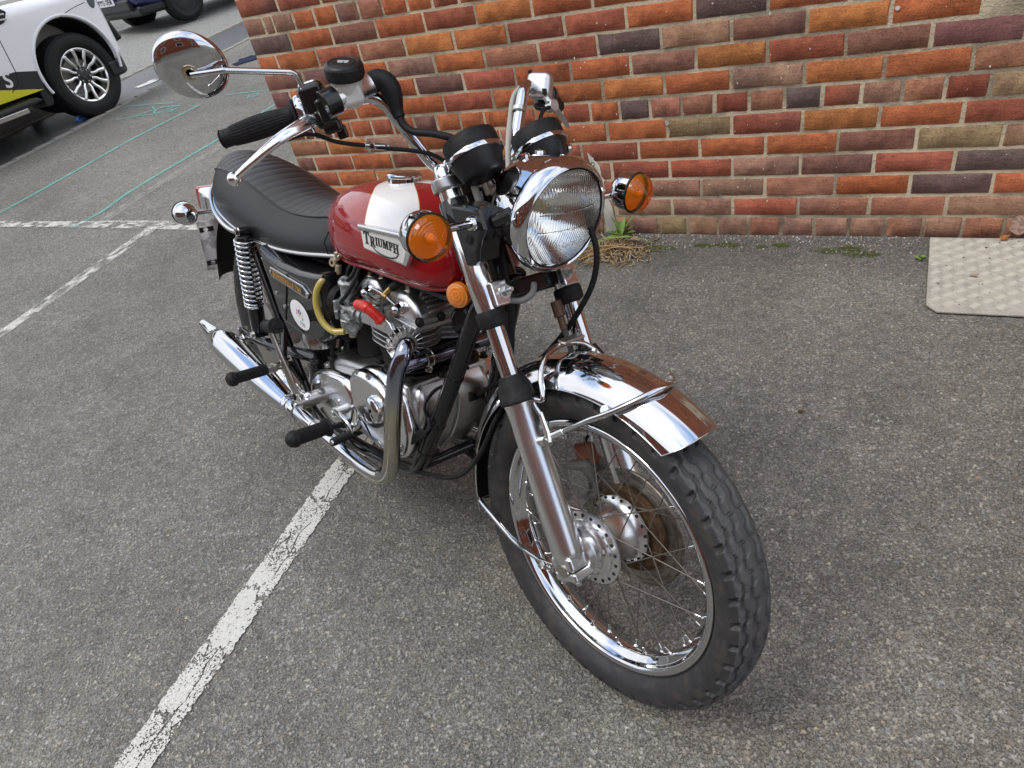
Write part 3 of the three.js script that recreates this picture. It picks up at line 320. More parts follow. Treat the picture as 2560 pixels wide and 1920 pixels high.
  [[0.3, 1.15, 0.105, 0.011], [2.5, 1.05, 0.115, 0.012], [1.2, 1.3, 0.085, 0.012], [-0.3, 0.6, 0.08, 0.014], [0.05, 0.9, 0.07, 0.012], [3.3, 0.5, 0.075, 0.014], [-0.8, 0.4, 0.07, 0.013], [-1.6, 0.35, 0.08, 0.013], [-2.4, 0.3, 0.09, 0.014], [1.9, 1.2, 0.07, 0.012]].forEach(([yaw, pitch, L, W], i) => { const q = leafGeo(L, W, 0.25, i + 3, 0.9, 14); q.rotateZ(pitch - 0.3); q.rotateY(yaw); part(dn, 'leaf', q, i % 2 ? M_green : M_green2); });
  const sw = thing('seedling', 'tiny bright green seedling beside the tread plate edge', 'weed', [1.085, 0.002, 0.165]); for (let i = 0; i < 9; i++) { const q = leafGeo(0.018, 0.006, 0.3, i, 0.2, 5); q.rotateZ(0.3 + 0.6 * R()); q.rotateY(i * 0.75); q.translate((R() - 0.5) * 0.02, 0, (R() - 0.5) * 0.03); part(sw, 'leaf', q, M_green2); }
  const strands = [], greens = [], palette = [[], [], []];
  for (let i = 0; i < 620; i++) { const cx = -0.045 + (R() + R() - 1) * 0.19, cz = 0.175 + (R() + R() - 1) * 0.13; const a = R() * 6.3, L = 0.02 + 0.05 * R(), y0 = 0.004 + 0.03 * R() * max(0, 1 - hypot((cx + 0.03) / 0.17, (cz - 0.16) / 0.12)), p = [[cx, y0, cz]]; let an = a; for (let k = 1; k < 4; k++) { an += (R() - 0.5) * 1.6; const q = p[k - 1]; p.push([q[0] + cos(an) * L / 3, max(0.002, q[1] + (R() - 0.45) * 0.014), q[2] + sin(an) * L / 3]); } palette[floor(R() * 3)].push(sweep(spl(p, 5), (t) => 0.0009 + 0.0021 * sin(PI * min(1, t * 1.1 + 0.05)), 4, { cap: false, flat: 0.3 })); }
  const clump = thing('dead_weed_clump', 'dry brown heap of dead weeds at the foot of the wall', 'dead weeds', [0, 0, 0]); clump.userData.kind = 'stuff';
  [[0.30, 0.2, 0.1], [0.20, 0.115, 0.05], [0.4, 0.32, 0.2]].forEach((c, i) => part(clump, 'dry_stems', palette[i], Std({ color: lin(...c), roughness: 0.9 }), { kind: 'stuff' }));
  for (const [p, c] of [[[[-0.19, 0.012, 0.23], [-0.08, 0.045, 0.16], [0.05, 0.05, 0.13], [0.13, 0.02, 0.12]], 0], [[[-0.2, 0.01, 0.2], [-0.1, 0.035, 0.13], [0.02, 0.045, 0.11]], 0], [[[-0.15, 0.012, 0.27], [-0.03, 0.035, 0.2], [0.1, 0.025, 0.17]], 1], [[[-0.17, 0.02, 0.24], [-0.05, 0.04, 0.19], [0.06, 0.03, 0.19]], 1]]) { part(clump, c ? 'dry_stalk' : 'green_stalk', sweep(spl(p, 14), 0.0022, 5), c ? Std({ color: lin(0.45, 0.27, 0.09), roughness: 0.8 }) : Std({ color: lin(0.22, 0.3, 0.08), roughness: 0.7 })); }
  const dl = thing('fallen_leaf', 'greyish pink curled leaf on the dead weeds beside the dandelion', 'leaf', [0.02, 0.02, 0.09]); const q5 = leafGeo(0.05, 0.018, 0.3, 8, 0.3); q5.rotateY(-0.3); part(dl, 'leaf_blade', q5, M_leaf([0.36, 0.24, 0.2]));
  // stray leaf right of the wheel, pebbles
  const bl = thing('fallen_leaf', 'tiny dark brown leaf on the asphalt right of the front mudguard', 'leaf', [0.80, 0.004, 1.06]); const q6 = leafGeo(0.019, 0.006, 0.2, 2, 0.5); part(bl, 'leaf_blade', q6, M_leaf([0.12, 0.05, 0.02]));
  // blue wrapper by the pickup tyre
  const wr = thing('crumpled_wrapper', 'crumpled blue wrapper on the ground beside the pickup tyre', 'litter', [-6.2, hgt(-6.2, -1.83) + 0.010, -1.83]);
  { const q = surf(9, 7, (u, v) => [(u - 0.5) * 0.08 + 0.012 * (hash3(floor(u * 9.1), floor(v * 7.1), 1) - 0.5), 0.055 * hash3(floor(u * 9.1), floor(v * 7.1), 2) * sin(PI * u) * sin(PI * v) + 0.004, (v - 0.5) * 0.13 + 0.012 * (hash3(floor(u * 9.1), floor(v * 7.1), 3) - 0.5)]); const qq = q.toNonIndexed(); qq.computeVertexNormals(); part(wr, 'foil', qq, Phy({ color: lin(0.05, 0.16, 0.5), roughness: 0.25, metalness: 0.4, side: THREE.DoubleSide })); }
}

// ---------------------------------------------------------------- white pickup at the kerb
function carTyre(R, w, rr) { return lathe([[rr, -w * 0.42], [rr + 0.02, -w * 0.49], [R - 0.07, -w * 0.52], [R - 0.02, -w * 0.45], [R, -w * 0.36], [R, -w * 0.2], [R - 0.008, -w * 0.19], [R - 0.008, -w * 0.15], [R, -w * 0.14], [R, -w * 0.02], [R - 0.008, -w * 0.01], [R - 0.008, w * 0.03], [R, w * 0.04], [R, w * 0.14], [R - 0.008, w * 0.15], [R - 0.008, w * 0.19], [R, w * 0.2], [R, w * 0.36], [R - 0.02, w * 0.45], [R - 0.07, w * 0.52], [rr + 0.03, w * 0.50], [rr + 0.008, w * 0.46], [rr, w * 0.42], [rr - 0.02, w * 0.3], [rr - 0.02, -w * 0.42], [rr, -w * 0.42]], [0, 0, 0], [0, 0, 1], 72, 0.5); }
{
  const gy = hgt(-6.15, -2.05) - 0.008, R = 0.375;
  const t = thing('pickup_truck', 'white pickup with black and yellow side stripes parked at the kerb', 'pickup', [-6.15 * W0, gy, -2.057 * W0]); t.rotation.y = PI / 2;
  const M_white = Phy({ color: lin(0.86, 0.87, 0.90), roughness: 0.4, clearcoat: 1, clearcoatRoughness: 0.06 });
  const ev = new Evaluator(); ev.attributes = ['position', 'normal']; ev.useGroups = false;
  const plan = spl([[-3.2, 0.055], [-0.6, 0.055], [0.0, 0.06], [0.3, 0.052], [0.5, -0.01], [0.64, -0.18], [0.76, -0.36], [0.84, -0.6], [0.87, -0.92], [0.84, -1.24], [0.76, -1.48], [0.64, -1.66], [0.5, -1.83], [0.3, -1.892], [0, -1.9], [-3.2, -1.895]], 120, false, 'centripetal').map((p) => [p.x, p.y]);
  const up = (pts, y0, y1, b) => { const g = new THREE.ExtrudeGeometry(shapeOf(pts.map(([x, z]) => [x, -z])), { depth: y1 - y0 - 2 * b, bevelEnabled: true, bevelThickness: b, bevelSize: b, bevelOffset: -b, bevelSegments: 5 }); g.rotateX(-PI / 2); g.translate(0, y0 + b, 0); return creased(g, 0.6); };
  let body = new Brush(clean(up(plan, 0.40, 1.06, 0.09))[0]); body.updateMatrixWorld();
  for (const wx of [0, -3.1]) for (const wz of [0, -1.84]) { const c = new THREE.CylinderGeometry(0.41, 0.41, 0.8, 64); c.rotateX(PI / 2); c.translate(wx - 0.02, R + 0.10, wz); const b = new Brush(clean(c)[0]); b.updateMatrixWorld(); body = ev.evaluate(body, b, SUBTRACTION); }
  body.geometry.deleteAttribute('uv'); const bg = creased(body.geometry, 0.5); bg.setAttribute('uv', new THREE.BufferAttribute(new Float32Array(bg.attributes.position.count * 2), 2)); part(t, 'body', bg, M_white);
  const cab = up([[-2.6, -0.03], [-0.75, -0.03], [-0.4, -0.2], [-0.4, -1.64], [-0.75, -1.81], [-2.6, -1.81]], 1.0, 1.75, 0.16); part(t, 'cab', cab, M_white);
  part(t, 'side_window', extr([[-2.4, 1.12], [-0.85, 1.12], [-1.1, 1.55], [-2.3, 1.55]], -0.03, -0.022, 0.002), Phy({ color: lin(0.02, 0.025, 0.03), roughness: 0.04 }));
  part(t, 'chassis', [rbox(4.2, 0.2, 1.3, [-1.5, 0.36, -0.92], 0.02)], M.blackIron);
  // the arches: dark liner, moulded flare, mudflap
  part(t, 'arch_liner', lathe([[0.405, -0.5], [0.405, 0.028]], [-0.02, R + 0.1, 0], [0, 0, 1], 48), Std({ color: lin(0.01, 0.01, 0.011), roughness: 0.8, side: THREE.DoubleSide }));
  { const l = []; const arc = []; for (let i = 0; i <= 40; i++) { const a = lerp(-0.32, PI + 0.35, i / 40); arc.push([-0.02 + 0.425 * cos(a), R + 0.1 + 0.425 * sin(a), 0.054]); } l.push(sweep(arc, 0.014, 12)); part(t, 'wheel_arch_flare', l, M_white); }
  part(t, 'mudflap', extr([[-0.43, R + 0.16], [-0.40, R + 0.10], [-0.44, R - 0.11], [-0.47, R - 0.14], [-0.535, R - 0.13], [-0.525, R]], -0.2, 0.04, 0.012), M.plastic);
  // stripes and letter
  const zf = 0.0562; const flat = (pts, z) => { const g = new THREE.ShapeGeometry(shapeOf(pts)); g.translate(0, 0, z); return g; };
  part(t, 'black_stripe', flat([[-3.0, R + 0.70], [-0.643, R + 0.21], [-0.455, R + 0.165], [-0.47, R + 0.02], [-0.727, R + 0.082], [-0.873, R + 0.121], [-3.0, R + 0.58]].map(([x, y]) => [x, x < -1 ? R + 0.3 + (x === -3 && y > R + 0.6 ? 0 : -0.14) : y]), zf), Std({ color: lin(0.012, 0.012, 0.013), roughness: 0.3 }));
  part(t, 'yellow_stripe', flat([[-3.0, R + 0.155], [-0.873, R + 0.118], [-0.727, R + 0.079], [-0.48, R + 0.014], [-0.545, R + 0.012], [-3.0, R + 0.03]], zf), Std({ color: lin(0.62, 0.60, 0.01), roughness: 0.35 }));
  { const g = new TextGeometry('S', { font, size: 0.125, depth: 0.002, curveSegments: 8 }); g.scale(0.9, 1, 1); g.rotateZ(-0.2); g.translate(-0.80, R + 0.118, zf + 0.001); part(t, 'lettering', g, Std({ color: lin(0.75, 0.75, 0.75), roughness: 0.4 })); }
  part(t, 'door_gap', sweep([[-0.615, R + 0.72, zf - 0.002], [-0.62, R + 0.49, zf - 0.002], [-0.64, R + 0.215, zf - 0.002], [-0.672, R + 0.12, zf - 0.002], [-0.77, R + 0.07, zf - 0.002]], 0.004, 6), darkHole);
  part(t, 'panel_gap', sweep(spl([[0.0, R + 0.5, 0.058], [0.15, R + 0.54, 0.06], [0.3, R + 0.56, 0.052], [0.42, R + 0.57, 0.02]], 10), 0.0032, 6), darkHole);
  part(t, 'wing_vent', extr([[-0.434, R + 0.652], [-0.495, R + 0.58], [-0.57, R + 0.565], [-0.60, R + 0.69], [-0.48, R + 0.692]], 0.045, 0.062, 0.006), M.plastic); for (let i = 0; i < 2; i++) part(t, 'vent_bar', rbox(0.11, 0.014, 0.006, [-0.52, R + 0.605 + i * 0.04, 0.063], 0.003, [0, 0, -0.1]), M.chromeOld);
  part(t, 'side_step', [extr([[-2.6, R - 0.06], [-0.66, R - 0.015], [-0.62, R - 0.05], [-0.78, R - 0.075], [-2.6, R - 0.1]], -0.05, 0.2, 0.02)], M.plastic); part(t, 'step_trim', rbox(1.8, 0.04, 0.012, [-1.7, R - 0.085, 0.2], 0.005), M.chromeOld);
  part(t, 'headlight', rbox(0.30, 0.15, 0.16, [0.36, R + 0.60, -0.07], 0.05, [0, -0.6, -0.35]), Phy({ color: lin(0.12, 0.14, 0.17), roughness: 0.06, clearcoat: 1 }));
  part(t, 'fog_light_recess', rbox(0.10, 0.2, 0.05, [0.60, R + 0.27, -0.13], 0.03, [0, -0.95, 0.25]), M.plastic);
  part(t, 'lower_bumper', up(plan.filter(([x]) => x > 0.28).map(([x, z]) => [x - 0.03, z]), 0.27, 0.42, 0.03), M.plastic);
  // wheel
  const w = grp(t, 'wheel'); w.position.set(0, R, -0.09);
  part(w, 'tyre', carTyre(R, 0.25, 0.24), M.rubber);
  part(w, 'rim', [lathe([[0.238, -0.1], [0.225, -0.08], [0.222, 0.06], [0.228, 0.09], [0.242, 0.098], [0.244, 0.105], [0.236, 0.107], [0.222, 0.098], [0.215, 0.08], [0.214, -0.08]], [0, 0, 0], [0, 0, 1], 64)], M.polished);
  part(w, 'brake_disc', lathe([[0, -0.02], [0.16, -0.02], [0.16, 0.0], [0.1, 0.005], [0, 0.005]], [0, 0, 0], [0, 0, 1], 40), M.castAlloy);
  part(w, 'hub', [lathe([[0, 0.094], [0.03, 0.094], [0.036, 0.088], [0.05, 0.085], [0.078, 0.076], [0.085, 0.06], [0.085, 0.03], [0, 0.03]], [0, 0, 0], [0, 0, 1], 40)], Std({ color: lin(0.05, 0.05, 0.053), roughness: 0.4, metalness: 0.5 }));
  for (let i = 0; i < 6; i++) { const a0 = i * PI / 3 + 0.26; for (const s of [-1, 1]) { const p = (r, a, z) => [r * cos(a0 + a), r * sin(a0 + a), z]; part(w, 'spoke', sweep(spl([p(0.075, s * 0.24, 0.082), p(0.115, s * 0.31, 0.09), p(0.16, s * 0.25, 0.095), p(0.225, s * 0.27, 0.096)], 10), (q) => 0.013 + 0.008 * q, 6, { flat: 0.7, up: [0, 0, 1] }), M.polished); } part(w, 'wheel_nut', bolt(p6(0.058, a0 + 0.5), [0, 0, 1], 0.011, 0.012, false), M.chrome); }
  function p6(r, a) { return [r * cos(a), r * sin(a), 0.08]; }
  const w2 = w.clone(); w2.position.set(-3.1, R, -0.09); t.add(w2); for (const x of [0, -3.1]) { const w3 = w.clone(); w3.rotation.y = PI; w3.position.set(x, R, -1.75); t.add(w3); }
}
// ---------------------------------------------------------------- dark blue car across the road
{
  const cx = -10.0 * W0, cz = -5.6 * W0, gy = hgt(cx, cz), t = thing('parked_car', 'dark blue car with a white front number plate across the road', 'car', [cx, gy, cz]); t.rotation.y = -1.783;
  const M_blue = Phy({ color: lin(0.012, 0.02, 0.11), roughness: 0.4, clearcoat: 1, clearcoatRoughness: 0.05 });
  const side = spl([[0.0, 0.42], [0.02, 0.62], [-0.1, 0.72], [-0.9, 0.9], [-1.5, 1.36], [-2.6, 1.42], [-3.6, 1.2], [-4.0, 0.95], [-4.05, 0.5], [-3.9, 0.36], [-0.1, 0.36]], 90, true).map((p) => [p.x, p.y]);
  const g = extr(side, -0.86, 0.86, 0.14, 4, 0.7); part(t, 'body', g, M_blue);
  part(t, 'lower_grille', rbox(0.1, 0.16, 1.3, [0.0, 0.40, 0], 0.03), M.plastic); part(t, 'bumper_valance', rbox(0.5, 0.14, 1.6, [-0.26, 0.30, 0], 0.05), M.plastic);
  part(t, 'number_plate', rbox(0.012, 0.115, 0.54, [0.058, 0.49, 0.0], 0.004), Std({ color: lin(0.72, 0.73, 0.75), roughness: 0.35 }));
  { const q = new TextGeometry('YY15 OEW', { font, size: 0.074, depth: 0.002, curveSegments: 3 }); q.computeBoundingBox(); const wd = q.boundingBox.max.x; q.translate(-wd / 2, -0.037, 0); q.scale(0.46 / wd, 1, 1); q.rotateY(PI / 2); q.translate(0.065, 0.49, 0); part(t, 'plate_lettering', q, Std({ color: lin(0.01, 0.01, 0.01), roughness: 0.4 })); }
  for (const z of [-0.66, 0.66]) part(t, 'headlight', rbox(0.2, 0.14, 0.34, [-0.05, 0.66, z], 0.05), Phy({ color: lin(0.2, 0.22, 0.25), roughness: 0.05, clearcoat: 1 }));
  part(t, 'windscreen', surf(2, 2, (u, v) => [lerp(-0.98, -1.5, u), lerp(0.96, 1.35, u) + 0.006, lerp(-0.68, 0.68, v)]), Phy({ color: lin(0.015, 0.018, 0.02), roughness: 0.03, side: THREE.DoubleSide }));
  for (const [x, z] of [[-0.75, 0.76], [-0.75, -0.76], [-3.3, 0.76], [-3.3, -0.76]]) { const w = grp(t, 'wheel'); w.position.set(x, 0.315, z); w.rotation.y = z > 0 ? 0 : PI; part(w, 'tyre', carTyre(0.315, 0.2, 0.2), M.rubber); part(w, 'rim', lathe([[0, 0.05], [0.06, 0.06], [0.17, 0.05], [0.2, 0.08], [0.204, 0.07], [0.2, -0.05]], [0, 0, 0], [0, 0, 1], 32), M.plastic); }
}
// ---------------------------------------------------------------- brick building across the yard, which the chrome mirrors
{
  const b = thing('opposite_building', 'red brick building across the yard, mirrored in the chrome and headlamp', 'building', [-4, 0, 8.6]);
  const M_b2 = Std({ color: lin(0.30, 0.095, 0.05), roughness: 0.9, map: ctex(512, 512, (c, w, h) => { c.fillStyle = '#b9a58c'; c.fillRect(0, 0, w, h); const R = rng(3); for (let y = 0; y < 32; y++) for (let x = -1; x < 12; x++) { const v = 170 + 85 * R(); c.fillStyle = `rgb(${v},${v * 0.95},${v * 0.92})`; c.fillRect(x * 46.5 + (y % 2 ? 23 : 0), y * 16, 44, 14); } }) });
  const wall = new THREE.BoxGeometry(26, 5.4, 6); const uv = wall.attributes.uv; for (let i = 0; i < uv.count; i++) uv.setXY(i, uv.getX(i) * 10, uv.getY(i) * 2.1); wall.translate(0, 2.7, 3); part(b, 'wall', wall, M_b2);
  part(b, 'roof', extr([[-0.4, 5.4], [6.4, 5.4], [3, 7.6]], -13.3, 13.3, 0.02).rotateY(-PI / 2), Std({ color: lin(0.09, 0.085, 0.085), roughness: 0.85 }));
  for (let i = 0; i < 6; i++) for (const y of [1.6, 4.1]) { const w = part(b, 'window', rbox(1.5, 1.3, 0.08, [-10.5 + i * 4.2, y, -0.02], 0.01), Std({ color: lin(0.7, 0.7, 0.68), roughness: 0.5 })); part(w, 'pane', rbox(1.34, 1.14, 0.02, [-10.5 + i * 4.2, y, -0.06], 0.003), Phy({ color: lin(0.02, 0.022, 0.025), roughness: 0.03 })); }
}
// ---------------------------------------------------------------- the motorcycle: x forward, y up, z to its right; leaning on its stand
const bike = thing('motorcycle', 'vintage red and white motorcycle with chrome mudguard parked in front of the brick wall', 'motorcycle', [-0.7761 - 0.87387 * (1.082 - K), -0.0095, 1.3885 - 2.45964 * (1.082 - K)]);
bike.rotation.order = 'YXZ'; bike.rotation.set(-0.25071, -0.41372, -0.00197);
const RAKE = 28 * PI / 180, AXL = V(1.422, 0.335, 0), UPF = V(-sin(RAKE), cos(RAKE), 0), FWF = V(cos(RAKE), sin(RAKE), 0);
const F = (s, f = 0, z = 0) => AXL.clone().addScaledVector(UPF, s).addScaledVector(FWF, f).add(V(0, 0, z)); // fork frame
const P = (name, geos, mat, parent = bike, extra) => part(parent, name, geos, mat, extra);
const both = (g) => [g, mirrorZ(g)];
const ZL = 0.094;
// --- wheels
const M_spoke = Std({ color: lin(0.22, 0.205, 0.185), metalness: 1, roughness: 0.5 });
function tyreGeo(R, r0, hw, { periods = 44, sub = 20, prof = 76, deep = 0.0052 }) {
  const nT = periods * sub, c = (R + r0 - 0.004) / 2 + 0.004, hh = R - c, pos = [], uv = [], idx = [], tri = (x) => { const q = ((x % 1) + 1) % 1; return q < 0.18 ? q / 0.18 : q < 0.5 ? 1 : q < 0.68 ? 1 - (q - 0.5) / 0.18 : 0; };
  for (let i = 0; i <= nT; i++) { const th = (i % nT) / nT * 2 * PI, ph = (i % nT) / sub;
    for (let j = 0; j <= prof; j++) { const t = j / prof * 2 - 1, a = t * 2.72, ca = cos(a), sa = sin(a); let z = hw * sign(sa) * pow(abs(sa), 0.86), rr = c + (ca > 0 ? hh * pow(ca, 0.82) : -(c - r0 + 0.004) * pow(-ca, 0.95));
      const s = a / 1.57 * 0.064, as = abs(s), sh = s > 0 ? 0 : 0.5, edge = (d, w) => 1 - sstep(w * 0.5, w * 0.5 + 0.0016, abs(d)); let dep = 0;
      if (as < 0.061) { const zz = tri(ph + sh) - 0.5; dep = max(dep, edge(as - 0.0108 - zz * 0.0062, 0.0046)); dep = max(dep, edge(as - 0.0315 - (tri(ph + sh + 0.3) - 0.5) * 0.0062, 0.0048)); if (as > 0.041) { const q = (((ph + sh + 0.12 + as * 4) % 1) + 1) % 1; dep = max(dep, (1 - sstep(0.10, 0.13, abs(q - 0.5))) * sstep(0.042, 0.044, as) * (1 - sstep(0.056, 0.060, as))); } }
      const k = dep * deep; const nr = ca > 0 ? ca : ca * 0.4, nl = hypot(nr, sa); rr -= k * nr / nl; z -= k * sa / nl; if (ca < 0 && abs(a) > 2.0) rr = rr;
      pos.push(rr * cos(th), rr * sin(th), z); uv.push(i / nT, j / prof); } }
  const m = prof + 1; for (let i = 0; i < nT; i++) for (let j = 0; j < prof; j++) { const q = i * m + j; idx.push(q, q + m, q + 1, q + m, q + m + 1, q + 1); }
  const g = new THREE.BufferGeometry(); g.setAttribute('position', new THREE.Float32BufferAttribute(pos, 3)); g.setAttribute('uv', new THREE.Float32BufferAttribute(uv, 2)); g.setIndex(idx); g.computeVertexNormals(); return g;
}
// sidewall print and fine sipes as relief; v = 0.5 is the tread's centre
const T_tyreH = ctex(2048, 512, (c, w, h) => { c.fillStyle = '#808080'; c.fillRect(0, 0, w, h); const R = rng(8);
  c.strokeStyle = '#202020'; c.lineWidth = 2; for (let k = 0; k < 88; k++) for (const [y, s] of [[h * 0.5, 1], [h * 0.405, -1], [h * 0.595, 1], [h * 0.32, 1], [h * 0.68, -1]]) { const x = k * w / 88 + (y > 256 ? 8 : 0); c.beginPath(); c.moveTo(x, y - 13); c.lineTo(x + 4 * s, y - 4); c.lineTo(x - 3 * s, y + 4); c.lineTo(x + 3 * s, y + 13); c.stroke(); }
  for (const y of [0.055, 0.075, 0.095, 0.235]) for (const q of [y, 1 - y]) { c.fillStyle = '#a8a8a8'; c.fillRect(0, q * h - 1.5, w, 3); }
  c.strokeStyle = '#e8e8e8'; c.lineWidth = 1.6; c.font = 'bold 34px sans-serif'; for (const k of [0, 0.5]) { for (const [x, y, flip] of [[k * w + 120, h * 0.90, 1], [k * w + 120, h * 0.10, -1]]) { c.save(); c.translate(x, y); c.scale(-flip, -flip); c.scale(flip < 0 ? 1 : 1, 1); c.strokeText('ROAD RUNNER', flip < 0 ? 0 : -300, flip < 0 ? 10 : 10); c.restore(); } } }, false);
const M_tyre = Std({ color: lin(0.085, 0.085, 0.088), roughness: 0.8, roughnessMap: rep(T_smudge, 30, 3), bumpMap: T_tyreH, bumpScale: 0.0012, map: dtex(1024, 256, (i, j) => { const v = abs(j / 255 - 0.5) * 2, a = pfbm(i / 12, j / 12, 85, 4), mud = sstep(0.52, 0.75, a) * (v > 0.5 ? 0.32 : 0.10), s = hash3(i, j, 3); const d = 0.62 + 0.2 * (a - 0.5) + (v < 0.40 ? 0.26 : 0) + 0.06 * s; return [lerp(d, 0.98, mud), lerp(d, 0.86, mud), lerp(d, 0.7, mud)]; }, true) });
function rimGeo(rf, z) { const half = [[rf - 0.0012, z + 0.0008], [rf, z - 0.001], [rf - 0.003, z - 0.0028], [rf - 0.006, z - 0.0022]]; const inner = [[rf - 0.0058, z + 0.0014], [rf - 0.012, z + 0.0004], [rf - 0.0158, z - 0.004], [rf - 0.0172, z - 0.0095], [rf - 0.0205, z - 0.0135], [rf - 0.0285, z - 0.018], [rf - 0.031, z - 0.022], [rf - 0.032, 0]]; const p = [...half.slice().reverse(), ...inner, ...inner.slice(0, -1).reverse().map(([r, h]) => [r, -h]), ...half.map(([r, h]) => [r, -h])]; return lathe(p, [0, 0, 0], [0, 0, 1], 128, 0.9); }
function spokes(parent, rimR, hubR, hz, n, mat, nip, off = [0, 0]) { const nipG = [];
  for (let k = 0; k < n; k++) { const side = k % 2 ? 1 : -1, pair = floor(k / 2) % 2 ? 1 : -1, a = (k + 0.5) / n * 2 * PI, ah = a - pair * 0.62 + side * 0.03, rz = side * 0.006, h = V(hubR * cos(ah) + off[0], hubR * sin(ah) + off[1], side * hz), q = V(rimR * cos(a), rimR * sin(a), rz), d = q.clone().sub(h).normalize(); P('spoke', sweep([h.clone().add(V(0, 0, -side * 0.004)), h, h.clone().addScaledVector(d, 0.01), q], 0.00135, 6), mat, parent); const nr = q.clone(); nipG.push(rod(nr.clone().addScaledVector(d, -0.014), nr.clone().addScaledVector(d, 0.004), 0.0029, { n: 8 })); nipG.push(lathe([[0.0058, 0], [0.0048, 0.004], [0.003, 0.006], [0, 0.006]], nr.clone().addScaledVector(d, 0.003), d.clone().negate(), 10)); }
  P('spoke_nipples', nipG, nip, parent, { kind: 'stuff' }); }
{
  const w = grp(bike, 'front_wheel'); w.position.copy(AXL);
  P('tyre', tyreGeo(0.3235, 0.2535, 0.0475, { deep: 0.0062 }), M_tyre, w);
  P('rim', rimGeo(0.2553, 0.0305), M.chrome, w);
  spokes(w, 0.2225, 0.0655, 0.040, 40, M_spoke, M.chrome, [-0.003, 0.010]);
  const holes = (z, s) => Array.from({ length: 20 }, (_, i) => { const a = i / 20 * 2 * PI; return lathe([[0, 0.0004], [0.0032, 0.0004], [0.0034, 0], [0.0034, -0.001]], [0.0652 * cos(a), 0.0652 * sin(a), z], [0, 0, s], 10); });
  const HO = [-0.003, 0.010, 0]; P('hub', [lathe([[0.012, -0.052], [0.046, -0.052], [0.05, -0.044], [0.066, -0.043], [0.068, -0.041], [0.068, -0.036], [0.064, -0.034], [0.058, -0.03], [0.054, -0.022], [0.053, 0], [0.054, 0.022], [0.058, 0.032], [0.067, 0.037], [0.072, 0.040], [0.0735, 0.043], [0.0725, 0.0465], [0.058, 0.048], [0.0575, 0.052], [0.05, 0.053], [0.046, 0.056], [0.045, 0.062], [0.0355, 0.0635], [0.0345, 0.080], [0.026, 0.082], [0, 0.082]], [0, 0, 0], [0, 0, 1], 64)], M.satin, w).position.set(...HO);
  P('spoke_holes', [...holes(0.0478, 1), ...holes(-0.0335, 1)], darkHole, w, { kind: 'stuff' }).position.set(...HO);
  for (let i = 0; i < 5; i++) { const a = i / 5 * 2 * PI + 0.4; P('hub_bolt', bolt([0.041 * cos(a), 0.041 * sin(a), 0.0545], [0, 0, 1], 0.0068, 0.006), M.nickel, w).position.set(...HO); }
  P('brake_carrier', lathe([[0.04, -0.05], [0.085, -0.052], [0.088, -0.058], [0.088, -0.066], [0.084, -0.071], [0.05, -0.071], [0.04, -0.066]], [0, 0, 0], [0, 0, 1], 48), Std({ color: lin(0.16, 0.095, 0.05), roughness: 0.7, metalness: 0.4, map: rep(T_grime, 5), bumpMap: rep(T_cast, 10), bumpScale: 0.001 }), w);
  P('brake_disc', [lathe([[0.078, -0.066], [0.122, -0.066], [0.124, -0.068], [0.124, -0.071], [0.122, -0.0725], [0.078, -0.0725], [0.078, -0.066]], [0, 0, 0], [0, 0, 1], 80)], Std({ color: lin(0.30, 0.28, 0.25), metalness: 1, roughness: 0.45, map: rep(T_grime, 6) }), w);
  P('axle', rod([0, 0, -0.12], [0, 0, 0.12], 0.0085), M.nickel, w);
  const r = grp(bike, 'rear_wheel'); r.position.set(0, 0.325, 0);
  P('tyre', tyreGeo(0.3175, 0.2405, 0.054, { periods: 40, sub: 10, prof: 56 }), M_tyre, r);
  P('rim', rimGeo(0.2425, 0.036), M.chrome, r);
  spokes(r, 0.209, 0.09, 0.04, 40, M.nickel, M.chrome);
  P('hub', lathe([[0.01, -0.06], [0.06, -0.06], [0.09, -0.05], [0.095, -0.035], [0.06, -0.02], [0.055, 0.02], [0.095, 0.035], [0.095, 0.045], [0.07, 0.06], [0.03, 0.075], [0.01, 0.08]], [0, 0, 0], [0, 0, 1], 48), M.alloy, r);
  P('brake_disc', lathe([[0.06, 0.068], [0.125, 0.068], [0.125, 0.074], [0.06, 0.074]], [0, 0, 0], [0, 0, 1], 60), M.nickel, r);
  P('rear_axle', [rod([0, 0, -0.16], [0, 0, 0.155], 0.0085), bolt([0, 0, 0.145], [0, 0, 1], 0.014, 0.012)], M.zinc, r);
}
